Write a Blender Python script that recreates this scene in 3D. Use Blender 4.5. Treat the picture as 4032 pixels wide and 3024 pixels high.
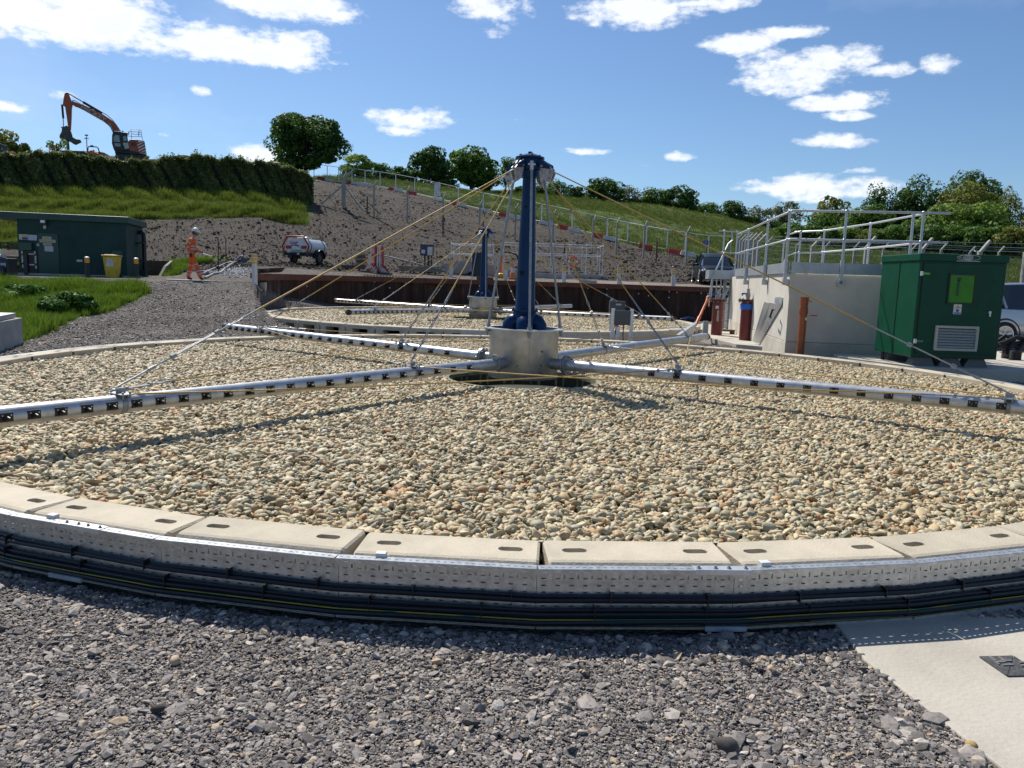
import bpy, bmesh, math, random
import numpy as np
from mathutils import Vector, Matrix, Euler, noise as mnoise

random.seed(7); RNG = np.random.default_rng(7)
for o in list(bpy.data.objects): bpy.data.objects.remove(o)
SC = bpy.context.scene; COL = SC.collection
PI = math.pi; R = math.radians
def lerp(a, b, t): return a + (b - a) * t

# ------------------------------------------------------------------ camera
PITCH, ROLL, FPX, CZ = R(7.63), R(1.803), 3060.0, 1.62
cam_d = bpy.data.cameras.new('camera'); cam = bpy.data.objects.new('camera', cam_d); COL.objects.link(cam)
cam_d.sensor_width = 36.0; cam_d.lens = FPX / 4032.0 * 36.0; cam_d.clip_start = 0.05; cam_d.clip_end = 6000
fwd = Vector((0, math.cos(PITCH), -math.sin(PITCH))); up0 = Vector((0, math.sin(PITCH), math.cos(PITCH))); rt0 = Vector((1, 0, 0))
up = up0 * math.cos(ROLL) - rt0 * math.sin(ROLL); rt = rt0 * math.cos(ROLL) + up0 * math.sin(ROLL)
cam.matrix_world = Matrix(((rt.x, up.x, -fwd.x, 0), (rt.y, up.y, -fwd.y, 0), (rt.z, up.z, -fwd.z, CZ), (0, 0, 0, 1)))
SC.camera = cam

# ------------------------------------------------------------------ sky and sun
SUN_EL, SUN_AZ = R(49), R(-32)          # sun stands behind the scene, to the left
sdir = Vector((math.sin(SUN_AZ) * math.cos(SUN_EL), math.cos(SUN_AZ) * math.cos(SUN_EL), math.sin(SUN_EL)))
W = bpy.data.worlds.new('World'); SC.world = W; W.use_nodes = True
nt = W.node_tree; N = nt.nodes; L = nt.links; N.clear()
wo = N.new('ShaderNodeOutputWorld'); bg = N.new('ShaderNodeBackground'); bg.inputs['Strength'].default_value = 0.082
sky = N.new('ShaderNodeTexSky'); sky.sky_type = 'NISHITA'; sky.sun_disc = False
sky.sun_elevation = SUN_EL; sky.sun_rotation = SUN_AZ; sky.altitude = 200; sky.air_density = 1.0; sky.dust_density = 0.45; sky.ozone_density = 2.2
tint = N.new('ShaderNodeMix'); tint.data_type = 'RGBA'; tint.blend_type = 'MULTIPLY'; tint.inputs[0].default_value = 1.0
tint.inputs[7].default_value = (0.80, 0.97, 1.15, 1)
L.new(sky.outputs[0], tint.inputs[6])
geo = N.new('ShaderNodeTexCoord')
sep = N.new('ShaderNodeSeparateXYZ'); L.new(geo.outputs['Generated'], sep.inputs[0])
def wm(op, a, b=None, c=None):
    n = N.new('ShaderNodeMath'); n.operation = op
    for i, v in enumerate((a, b, c)):
        if v is None: continue
        if isinstance(v, (int, float)): n.inputs[i].default_value = v
        else: L.new(v, n.inputs[i])
    return n.outputs[0]
az = wm('ARCTAN2', sep.outputs[0], sep.outputs[1])
el = wm('ARCSINE', sep.outputs[2])
pn = N.new('ShaderNodeCombineXYZ'); L.new(wm('MULTIPLY', az, 1.0), pn.inputs[0]); L.new(wm('MULTIPLY', el, 1.9), pn.inputs[1])
def wnoise(scale, det, off=0.0, rough=0.6):
    n = N.new('ShaderNodeTexNoise'); n.inputs['Scale'].default_value = scale; n.inputs['Detail'].default_value = det; n.inputs['Roughness'].default_value = rough
    m = N.new('ShaderNodeVectorMath'); m.operation = 'ADD'; m.inputs[1].default_value = (off, off * .7, off * 1.3); L.new(pn.outputs[0], m.inputs[0]); L.new(m.outputs[0], n.inputs['Vector'])
    return n.outputs['Fac']
n_big, n_fine = wnoise(14, 7, 0, .62), wnoise(60, 5, 3, .6)
n_wx, n_wy = wnoise(7, 3, 11), wnoise(9, 3, 23)
azw = wm('ADD', az, wm('MULTIPLY', wm('SUBTRACT', n_wx, 0.5), 0.07))
elw = wm('ADD', el, wm('MULTIPLY', wm('SUBTRACT', n_wy, 0.5), 0.018))
def pix_dir(u, v):
    d = (u - 2016) / FPX; e = -(v - 1512) / FPX
    return (rt * d + up * e + fwd).normalized()
# the clouds of the day, each as azimuth, elevation, half width, half height, density
clouds = [(280,80,360,105,1.0),(930,190,330,72,1.0),(1110,195,140,85,.95),(1180,30,260,55,1.0),(80,40,260,110,1.0),(620,60,120,80,.55),(500,215,70,24,.5),
 (790,368,50,22,.75),(240,378,85,22,.55),(30,430,110,24,.6),(1640,470,160,46,.95),(1590,515,110,22,.8),(990,600,110,38,.85),(1950,30,150,55,1.0),(1930,110,60,30,.7),
 (2520,50,230,65,1.0),(2360,80,60,50,.6),(2800,15,200,32,.9),(2950,170,150,42,.95),(3130,130,110,26,.85),(3120,290,210,82,1.0),(3250,245,170,58,.9),(3510,275,90,32,.75),(3680,255,60,46,.7),
 (3330,400,190,40,.75),(3350,455,100,24,.6),(3250,555,145,32,.95),(3370,670,110,20,.7),(3220,735,240,46,.95),(3320,770,190,34,.85),(2670,620,60,28,.8),(2300,600,115,18,.6),
 (2560,655,40,14,.4),(640,520,30,12,.3),(1320,245,80,14,.35),(2070,470,120,14,.12)]
acc = None
for (u, v, wu, hv, dn) in clouds:
    d = pix_dir(u, v); a0, e0 = math.atan2(d.x, d.y), math.asin(d.z)
    wa, he = wu / FPX * 1.12, hv / FPX * 1.15
    dx = wm('MULTIPLY', wm('SUBTRACT', azw, a0), 1 / wa)
    dy = wm('MULTIPLY', wm('SUBTRACT', elw, e0 - .0), 1 / he)
    # flat underside: the lower half closes faster
    dy = wm('MULTIPLY', dy, wm('ADD', wm('MULTIPLY', wm('LESS_THAN', dy, 0.0), .2), 1.0))
    r2 = wm('ADD', wm('MULTIPLY', dx, dx), wm('MULTIPLY', dy, dy))
    m = wm('MULTIPLY', wm('MAXIMUM', wm('SUBTRACT', 1.0, r2), -1.0), 1.0)
    m = wm('ADD', m, dn - 1.0)
    acc = m if acc is None else wm('MAXIMUM', acc, m)
f = wm('ADD', wm('MULTIPLY', wm('ADD', acc, -.02), .85), wm('ADD', wm('MULTIPLY', wm('SUBTRACT', n_big, .5), 2.3), wm('MULTIPLY', wm('SUBTRACT', n_fine, .5), 1.3)))
ss = N.new('ShaderNodeMapRange'); ss.interpolation_type = 'SMOOTHSTEP'; ss.inputs['From Min'].default_value = -.02; ss.inputs['From Max'].default_value = .75
L.new(f, ss.inputs['Value'])
gate = N.new('ShaderNodeMapRange'); gate.interpolation_type = 'SMOOTHSTEP'; gate.inputs['From Min'].default_value = -.75; gate.inputs['From Max'].default_value = .15; L.new(acc, gate.inputs['Value'])
mask = wm('MULTIPLY', wm('MULTIPLY', ss.outputs[0], gate.outputs[0]), .95)
# thin cirrus veil
cv = wm('MULTIPLY', wm('MAXIMUM', wm('SUBTRACT', wnoise(3.2, 5, 41, .55), .52), 0.0), .8)
mask = wm('MINIMUM', wm('ADD', mask, cv), 1.0)
cc = N.new('ShaderNodeValToRGB'); cc.color_ramp.elements[0].position = .15; cc.color_ramp.elements[0].color = (11.5, 11.9, 12.6, 1); cc.color_ramp.elements[1].position = 1.0; cc.color_ramp.elements[1].color = (9.6, 10.1, 11.0, 1)
L.new(wm('MULTIPLY', f, .6), cc.inputs[0])
cm = N.new('ShaderNodeMix'); cm.data_type = 'RGBA'; L.new(mask, cm.inputs[0]); L.new(tint.outputs[2], cm.inputs[6]); L.new(cc.outputs[0], cm.inputs[7])
L.new(cm.outputs[2], bg.inputs['Color']); L.new(bg.outputs[0], wo.inputs['Surface'])
sun_d = bpy.data.lights.new('sun', 'SUN'); sun_d.energy = 5.0; sun_d.angle = R(0.53); sun_d.color = (1.0, .94, .84)
sun = bpy.data.objects.new('sun', sun_d); COL.objects.link(sun); sun.rotation_mode = 'QUATERNION'
sun.rotation_quaternion = (-sdir).to_track_quat('-Z', 'Y')
SC.view_settings.view_transform = 'Standard'; SC.view_settings.look = 'None'; SC.view_settings.gamma = 1.0
SC.view_settings.use_curve_mapping = False; SC.view_settings.exposure = 0.22

# ------------------------------------------------------------------ pixel helpers for laying out positions
def at(u, v, Y):
    "world point seen at photo position (u, v) at depth Y"
    d = rt * ((u - 2016) / FPX) + up * (-(v - 1512) / FPX) + fwd
    return Vector((d.x / d.y * Y, Y, CZ + d.z / d.y * Y))
def atz(u, v, z):
    d = rt * ((u - 2016) / FPX) + up * (-(v - 1512) / FPX) + fwd
    t = (z - CZ) / d.z
    return Vector((d.x * t, d.y * t, z))
def proj(x, y, z):
    "vectorised photo position of world points"
    zz = z - CZ
    dz = x * fwd.x + y * fwd.y + zz * fwd.z
    return 2016 + FPX * (x * rt.x + y * rt.y + zz * rt.z) / dz, 1512 - FPX * (x * up.x + y * up.y + zz * up.z) / dz

# ------------------------------------------------------------------ materials
MATS = {}
def mat(name, col, rough=.6, metal=0.0, col2=None, scale=20.0, var=.25, bump=0.0, bscale=None, spec=.5, detail=4, coat=0.0, trans=0.0, alpha=1.0, w2=None, coord='Object', ramp=(.35, .65), island=0.0, objrand=0.0):
    if name in MATS: return MATS[name]
    m = bpy.data.materials.new(name); m.use_nodes = True; t = m.node_tree; n = t.nodes; l = t.links
    b = n['Principled BSDF']; b.inputs['Roughness'].default_value = rough; b.inputs['Metallic'].default_value = metal
    b.inputs['Specular IOR Level'].default_value = spec; b.inputs['Coat Weight'].default_value = coat
    b.inputs['Transmission Weight'].default_value = trans; b.inputs['Alpha'].default_value = alpha
    if col2 is None: col2 = tuple(c * (1 - var) for c in col)
    tc = n.new('ShaderNodeTexCoord')
    no = n.new('ShaderNodeTexNoise'); no.inputs['Scale'].default_value = scale; no.inputs['Detail'].default_value = detail; no.inputs['Roughness'].default_value = .65
    l.new(tc.outputs[coord], no.inputs['Vector'])
    r = n.new('ShaderNodeValToRGB'); r.color_ramp.elements[0].position = ramp[0]; r.color_ramp.elements[1].position = ramp[1]
    r.color_ramp.elements[0].color = (*col2, 1); r.color_ramp.elements[1].color = (*col, 1)
    l.new(no.outputs['Fac'], r.inputs[0]); out = r.outputs[0]
    if island or objrand:
        hv = n.new('ShaderNodeHueSaturation')
        if island:
            g = n.new('ShaderNodeNewGeometry'); src = g.outputs['Random Per Island']; k = island
        else:
            g = n.new('ShaderNodeObjectInfo'); src = g.outputs['Random']; k = objrand
        mr = n.new('ShaderNodeMapRange'); mr.inputs['To Min'].default_value = 1 - k; mr.inputs['To Max'].default_value = 1 + k
        l.new(src, mr.inputs['Value']); l.new(mr.outputs[0], hv.inputs['Value']); l.new(out, hv.inputs['Color']); out = hv.outputs[0]
    l.new(out, b.inputs['Base Color'])
    if bump:
        nb = n.new('ShaderNodeTexNoise'); nb.inputs['Scale'].default_value = bscale or scale * 3; nb.inputs['Detail'].default_value = 5
        l.new(tc.outputs[coord], nb.inputs['Vector'])
        bp = n.new('ShaderNodeBump'); bp.inputs['Strength'].default_value = bump; bp.inputs['Distance'].default_value = .02
        l.new(nb.outputs['Fac'], bp.inputs['Height']); l.new(bp.outputs[0], b.inputs['Normal'])
    m['_'] = 1; MATS[name] = m
    return m
def rampmat(name, stops, rough=.8, bump=.3, bscale=40, island=False, spec=.3, dirt=None, sss=0.0):
    "a colour picked per instance or per mesh island from a ramp"
    m = bpy.data.materials.new(name); m.use_nodes = True; t = m.node_tree; n = t.nodes; l = t.links
    b = n['Principled BSDF']; b.inputs['Roughness'].default_value = rough; b.inputs['Specular IOR Level'].default_value = spec
    if island: g = n.new('ShaderNodeNewGeometry'); src = g.outputs['Random Per Island']
    else: g = n.new('ShaderNodeObjectInfo'); src = g.outputs['Random']
    r = n.new('ShaderNodeValToRGB'); cr = r.color_ramp
    while len(cr.elements) < len(stops): cr.elements.new(.5)
    for e, (p, c) in zip(cr.elements, stops): e.position = p; e.color = (*c, 1)
    l.new(src, r.inputs[0])
    tc = n.new('ShaderNodeTexCoord'); no = n.new('ShaderNodeTexNoise'); no.inputs['Scale'].default_value = bscale; no.inputs['Detail'].default_value = 4
    l.new(tc.outputs['Object'], no.inputs['Vector'])
    mx = n.new('ShaderNodeMix'); mx.data_type = 'RGBA'; mx.blend_type = 'MULTIPLY'; mx.inputs[0].default_value = .6
    r2 = n.new('ShaderNodeValToRGB'); r2.color_ramp.elements[0].position = .3; r2.color_ramp.elements[0].color = (.55, .52, .48, 1); r2.color_ramp.elements[1].position = .62; r2.color_ramp.elements[1].color = (1, 1, 1, 1)
    l.new(no.outputs['Fac'], r2.inputs[0]); l.new(r.outputs[0], mx.inputs[6]); l.new(r2.outputs[0], mx.inputs[7])
    l.new(mx.outputs[2], b.inputs['Base Color'])
    if bump:
        bp = n.new('ShaderNodeBump'); bp.inputs['Strength'].default_value = bump; bp.inputs['Distance'].default_value = .01
        l.new(no.outputs['Fac'], bp.inputs['Height']); l.new(bp.outputs[0], b.inputs['Normal'])
    return m
GALV = mat('galvanised_steel', (.50, .52, .54), .42, .75, (.33, .35, .37), 9, bump=.08, bscale=60, ramp=(.3, .7))
GALVP = mat('bright_galvanised', (.66, .68, .70), .38, .6, (.52, .54, .56), 12, bump=.05, bscale=50)
GALVD = mat('dull_galvanised', (.34, .36, .38), .5, .6, (.24, .26, .28), 14, bump=.08)
BLUE = mat('navy_gloss_paint', (.002, .030, .105), .34, 0, (.0015, .022, .08), 6, coat=.0, spec=.22)
BLACK = mat('black_plastic', (.012, .012, .014), .42, 0, (.008, .008, .01), 30)
RUBBER = mat('black_rubber', (.018, .018, .019), .75, 0, (.01, .01, .011), 30, bump=.2)
STEELD = mat('dark_steel', (.05, .055, .06), .5, .5, var=.3)
CONC = mat('pale_concrete', (.52, .46, .36), .85, 0, (.38, .35, .29), 5, bump=.25, bscale=60, detail=8)
CONCG = mat('grey_concrete', (.42, .40, .36), .88, 0, (.30, .285, .25), 3, bump=.25, bscale=50, detail=8)
WHITE = mat('white_paint', (.78, .78, .76), .45, 0, (.62, .61, .58), 5)
WHITED = mat('dirty_white_plastic', (.66, .66, .63), .5, 0, (.45, .43, .38), 4)
RED = mat('red_paint', (.42, .025, .02), .4, 0, (.30, .02, .018), 8)
YEL = mat('yellow_paint', (.72, .42, .02), .45, 0, (.55, .3, .015), 8)
ORANGE = mat('orange_plastic', (.75, .16, .025), .45, 0, (.55, .1, .02), 8)
ROPE = mat('yellow_rope', (.46, .31, .075), .5, .1, (.33, .21, .05), 60, bump=.3, bscale=300)
WOOD = mat('weathered_timber', (.13, .10, .07), .85, 0, (.06, .045, .032), 14, bump=.4)
WOODL = mat('grey_timber', (.30, .26, .20), .85, 0, (.18, .15, .11), 14, bump=.4)
RUST = mat('rust_brown_steel', (.125, .045, .022), .75, .1, (.055, .022, .014), 3.5, bump=.2, detail=8)
GLASSD = mat('dark_glass', (.015, .02, .024), .06, 0, (.012, .016, .02), 3, spec=.9)
GREENP = mat('green_cabinet_paint', (.002, .065, .032), .35, 0, (.0015, .05, .025), 3, coat=.0, spec=.25, bump=.02, bscale=2)
KIOSK = mat('dark_green_grp', (.010, .056, .044), .5, 0, (.005, .032, .027), 1.1, bump=.06, detail=9, spec=.3)
BROWNP = mat('terracotta_pipe', (.30, .075, .015), .38, 0, (.22, .055, .012), 6)
REDP = mat('oxide_red_pipe', (.17, .022, .016), .42, 0, (.11, .02, .016), 7, bump=.1)
BLUEP = mat('blue_plastic', (.015, .11, .45), .4, 0, (.01, .07, .3), 8)

# ------------------------------------------------------------------ mesh building
class MB:
    def __init__(s): s.v = []; s.f = []; s.M = None
    def add(s, vs, fs, M=None):
        M = M or s.M; k = len(s.v)
        s.v += [tuple(M @ Vector(p)) for p in vs] if M is not None else [tuple(p) for p in vs]
        s.f += [tuple(i + k for i in f) for f in fs]; return s
    def box(s, c, d, rz=0, M=None, taper=1.0, e=0.0):
        x, y, z = d[0] / 2, d[1] / 2, d[2] / 2; t = taper
        if e:
            vs = []; fs = []
            prof = [(x - e, y), (x, y - e)]
            ring = [(x, -y + e), (x, y - e), (x - e, y), (-x + e, y), (-x, y - e), (-x, -y + e), (-x + e, -y), (x - e, -y)]
            lv = [(-z, -e), (-z + e, 0), (z - e, 0), (z, -e)]
            for zz, ins in lv:
                for (a, b) in ring:
                    vs.append((a + (ins if a > 0 else -ins) * 1.0, b + (ins if b > 0 else -ins) * 1.0, zz))
            for k in range(3):
                for i in range(8):
                    fs.append((k * 8 + i, k * 8 + (i + 1) % 8, k * 8 + 8 + (i + 1) % 8, k * 8 + 8 + i))
            fs.append(tuple(reversed(range(8)))); fs.append(tuple(range(24, 32)))
        else:
            vs = [(-x, -y, -z), (x, -y, -z), (x, y, -z), (-x, y, -z), (-x * t, -y * t, z), (x * t, -y * t, z), (x * t, y * t, z), (-x * t, y * t, z)]
            fs = [(0, 3, 2, 1), (4, 5, 6, 7), (0, 1, 5, 4), (1, 2, 6, 5), (2, 3, 7, 6), (3, 0, 4, 7)]
        T = Matrix.Translation(c) @ Matrix.Rotation(rz, 4, 'Z')
        if M is not None: T = M @ T
        elif s.M is not None: T = s.M @ T
        return s.add(vs, fs, T)
    def beam(s, p0, p1, w, h, upv=(0, 0, 1)):
        p0, p1 = Vector(p0), Vector(p1); d = (p1 - p0); ln = d.length; d.normalize(); u = Vector(upv)
        sd = d.cross(u)
        if sd.length < 1e-4: u = Vector((0, 1, 0)); sd = d.cross(u)
        sd.normalize(); u = sd.cross(d)
        vs = []
        for p in (p0, p1):
            for a, b in ((-1, -1), (1, -1), (1, 1), (-1, 1)): vs.append(p + sd * a * w / 2 + u * b * h / 2)
        return s.add(vs, [(0, 1, 2, 3), (7, 6, 5, 4), (0, 4, 5, 1), (1, 5, 6, 2), (2, 6, 7, 3), (3, 7, 4, 0)])
    def cyl(s, p0, p1, r0, r1=None, n=12, cap=True):
        r1 = r0 if r1 is None else r1; p0, p1 = Vector(p0), Vector(p1); d = (p1 - p0).normalized()
        a = d.orthogonal().normalized(); b = d.cross(a); vs = []
        for p, r in ((p0, r0), (p1, r1)):
            for i in range(n):
                t = 2 * PI * i / n; vs.append(p + (a * math.cos(t) + b * math.sin(t)) * r)
        fs = [(i, (i + 1) % n, n + (i + 1) % n, n + i) for i in range(n)]
        if cap: fs += [tuple(reversed(range(n))), tuple(range(n, 2 * n))]
        return s.add(vs, fs)
    def tube(s, pts, r, n=8, closed=False, cap=True):
        P = [Vector(p) for p in pts]; m = len(P); rs = r if isinstance(r, (list, tuple)) else [r] * m
        vs = []; a = None
        for i in range(m):
            if closed: d = P[(i + 1) % m] - P[i - 1]
            else: d = P[min(i + 1, m - 1)] - P[max(i - 1, 0)]
            d.normalize()
            if a is None: a = d.orthogonal().normalized()
            a = (a - d * a.dot(d))
            if a.length < 1e-5: a = d.orthogonal()
            a.normalize(); b = d.cross(a)
            for k in range(n):
                t = 2 * PI * k / n; vs.append(P[i] + (a * math.cos(t) + b * math.sin(t)) * rs[i])
        fs = []
        for i in range(m if closed else m - 1):
            j = (i + 1) % m
            for k in range(n): fs.append((i * n + k, i * n + (k + 1) % n, j * n + (k + 1) % n, j * n + k))
        if cap and not closed: fs += [tuple(reversed(range(n))), tuple(range((m - 1) * n, m * n))]
        return s.add(vs, fs)
    def lathe(s, prof, c=(0, 0, 0), n=24, a0=0, a1=2 * PI):
        full = abs(a1 - a0 - 2 * PI) < 1e-6; m = n if full else n + 1; vs = []; fs = []
        for (r, z) in prof:
            for i in range(m):
                t = a0 + (a1 - a0) * i / n; vs.append((c[0] + r * math.cos(t), c[1] + r * math.sin(t), c[2] + z))
        for k in range(len(prof) - 1):
            for i in range(n):
                j = (i + 1) % m; fs.append((k * m + i, k * m + j, k * m + m + j, k * m + m + i))
        return s.add(vs, fs)
    def prism(s, poly, y0, y1, plane='xz'):
        "extrude a flat outline; plane xz extrudes along y, xy along z"
        n = len(poly); vs = []
        for y in (y0, y1):
            for (a, b) in poly: vs.append((a, y, b) if plane == 'xz' else (a, b, y))
        fs = [(i, (i + 1) % n, n + (i + 1) % n, n + i) for i in range(n)] + [tuple(reversed(range(n))), tuple(range(n, 2 * n))]
        return s.add(vs, fs)
    def sphere(s, c, r, n=12, m=8, sc=(1, 1, 1), z0=-1.0, z1=1.0):
        prof = []
        for i in range(m + 1):
            a = math.asin(z0) + (math.asin(z1) - math.asin(z0)) * i / m; prof.append((max(r * math.cos(a), 1e-4), r * math.sin(a)))
        k = len(s.v); M = s.M; s.M = None; s.lathe(prof, (0, 0, 0), n); s.M = M
        for i in range(k, len(s.v)):
            p = s.v[i]; q = Vector((p[0] * sc[0] + c[0], p[1] * sc[1] + c[1], p[2] * sc[2] + c[2])); s.v[i] = tuple(M @ q) if M is not None else tuple(q)
        return s
    def build(s, name, m, parent=None, smooth=False, loc=None, rz=0, bevel=0, ms=None, fix=True):
        me = bpy.data.meshes.new(name); me.from_pydata([tuple(p) for p in s.v], [], s.f)
        if fix:
            bm = bmesh.new(); bm.from_mesh(me); bmesh.ops.recalc_face_normals(bm, faces=bm.faces); bm.to_mesh(me); bm.free()
        me.materials.append(m)
        o = bpy.data.objects.new(name, me); COL.objects.link(o)
        if parent is not None: o.parent = parent
        if loc is not None: o.location = loc
        o.rotation_euler.z = rz
        if smooth:
            me.polygons.foreach_set('use_smooth', [True] * len(me.polygons))
            try: me.set_sharp_from_angle(angle=R(40))
            except Exception: pass
        if bevel:
            b = o.modifiers.new('b', 'BEVEL'); b.width = bevel; b.segments = 2; b.limit_method = 'ANGLE'; b.angle_limit = R(40)
        return o
def npmesh(name, V, F, m, parent=None, loc=None, smooth=False):
    "fast mesh from numpy arrays, F of constant width"
    me = bpy.data.meshes.new(name); V = np.asarray(V, np.float32); F = np.asarray(F, np.int32); k = F.shape[1]
    me.vertices.add(len(V)); me.vertices.foreach_set('co', V.ravel()); me.loops.add(F.size); me.loops.foreach_set('vertex_index', F.ravel())
    me.polygons.add(len(F)); me.polygons.foreach_set('loop_start', np.arange(0, F.size, k, dtype=np.int32)); me.polygons.foreach_set('loop_total', np.full(len(F), k, np.int32))
    if smooth: me.polygons.foreach_set('use_smooth', np.ones(len(F), bool))
    me.update(calc_edges=True); me.materials.append(m)
    o = bpy.data.objects.new(name, me); COL.objects.link(o)
    if parent is not None: o.parent = parent
    if loc is not None: o.location = loc
    return o
def tag(o, label=None, cat=None, group=None, kind=None):
    if label: o['label'] = label
    if cat: o['category'] = cat
    if group: o['group'] = group
    if kind: o['kind'] = kind
    return o
def thing(name, loc, rz=0, label=None, cat=None, group=None):
    o = bpy.data.objects.new(name, None); COL.objects.link(o); o.empty_display_size = .2
    o.location = loc; o.rotation_euler.z = rz
    return tag(o, label, cat, group)
def copy_tree(o, parent=None):
    c = o.copy(); COL.objects.link(c)
    if parent is not None: c.parent = parent
    for ch in list(o.children): copy_tree(ch, c)
    return c
def text(name, body, size, m, parent, loc, rot, ext=.002, align='CENTER', font_sx=1.0):
    cu = bpy.data.curves.new(name, 'FONT'); cu.body = body; cu.size = size; cu.extrude = ext; cu.align_x = align; cu.align_y = 'CENTER'; cu.offset = size * .012
    o = bpy.data.objects.new(name, cu); bpy.context.view_layer.update()
    COL.objects.link(o); bpy.context.view_layer.update()
    me = bpy.data.meshes.new_from_object(o.evaluated_get(bpy.context.evaluated_depsgraph_get())); bpy.data.objects.remove(o)
    me.materials.clear(); me.materials.append(m)
    o = bpy.data.objects.new(name, me); COL.objects.link(o)
    if parent is not None: o.parent = parent
    o.location = loc; o.rotation_euler = rot; o.scale = (font_sx, 1, 1)
    return o
ORD = ['first', 'second', 'third', 'fourth', 'fifth', 'sixth', 'seventh', 'eighth', 'ninth', 'tenth', 'eleventh', 'twelfth', 'thirteenth', 'fourteenth', 'fifteenth', 'sixteenth', 'seventeenth', 'eighteenth', 'nineteenth', 'twentieth']
def scatter(name, P, ROT, SCL, variants, mt, label=None, idx=None):
    "one stuff object: many small pieces set out on points"
    n = len(P); me = bpy.data.meshes.new(name); me.vertices.add(n); me.vertices.foreach_set('co', np.asarray(P, np.float32).ravel())
    for nm, A in (('rot', ROT), ('scl', SCL)):
        a = me.attributes.new(nm, 'FLOAT_VECTOR', 'POINT'); a.data.foreach_set('vector', np.asarray(A, np.float32).ravel())
    a = me.attributes.new('idx', 'INT', 'POINT'); a.data.foreach_set('value', np.asarray(idx if idx is not None else RNG.integers(0, len(variants), n), np.int32))
    me.materials.append(mt)
    o = bpy.data.objects.new(name, me); COL.objects.link(o); tag(o, label, None, None, 'stuff')
    vc = bpy.data.collections.new(name + '_pieces')
    for v in variants:
        if v.name in COL.objects: COL.objects.unlink(v)
        vc.objects.link(v)
    g = bpy.data.node_groups.new(name, 'GeometryNodeTree'); g.interface.new_socket('Geometry', in_out='INPUT', socket_type='NodeSocketGeometry'); g.interface.new_socket('Geometry', in_out='OUTPUT', socket_type='NodeSocketGeometry')
    gi = g.nodes.new('NodeGroupInput'); go = g.nodes.new('NodeGroupOutput'); ip = g.nodes.new('GeometryNodeInstanceOnPoints'); ci = g.nodes.new('GeometryNodeCollectionInfo')
    ci.inputs['Collection'].default_value = vc; ci.inputs['Separate Children'].default_value = True; ci.inputs['Reset Children'].default_value = True
    def attr(nm, ty):
        a = g.nodes.new('GeometryNodeInputNamedAttribute'); a.data_type = ty; a.inputs['Name'].default_value = nm; return a.outputs['Attribute']
    er = g.nodes.new('FunctionNodeEulerToRotation'); g.links.new(attr('rot', 'FLOAT_VECTOR'), er.inputs[0])
    g.links.new(gi.outputs[0], ip.inputs['Points']); g.links.new(ci.outputs[0], ip.inputs['Instance']); ip.inputs['Pick Instance'].default_value = True
    g.links.new(attr('idx', 'INT'), ip.inputs['Instance Index']); g.links.new(er.outputs[0], ip.inputs['Rotation']); g.links.new(attr('scl', 'FLOAT_VECTOR'), ip.inputs['Scale'])
    g.links.new(ip.outputs[0], go.inputs[0])
    md = o.modifiers.new('scatter', 'NODES'); md.node_group = g
    return o
def stone(name, m, sub=2, jag=.22, flat=(1, .8, .55), seed=0, smooth=True):
    bm = bmesh.new(); bmesh.ops.create_icosphere(bm, subdivisions=sub, radius=.5)
    for v in bm.verts:
        q = Vector((v.co.x + seed * 3.1, v.co.y, v.co.z)) * 2.0
        k = 1 + jag * mnoise.noise(q) * 2; v.co = Vector((v.co.x * flat[0], v.co.y * flat[1], v.co.z * flat[2])) * k
    me = bpy.data.meshes.new(name); bm.to_mesh(me); bm.free(); me.materials.append(m)
    if smooth: me.polygons.foreach_set('use_smooth', [True] * len(me.polygons))
    return bpy.data.objects.new(name, me)

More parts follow.
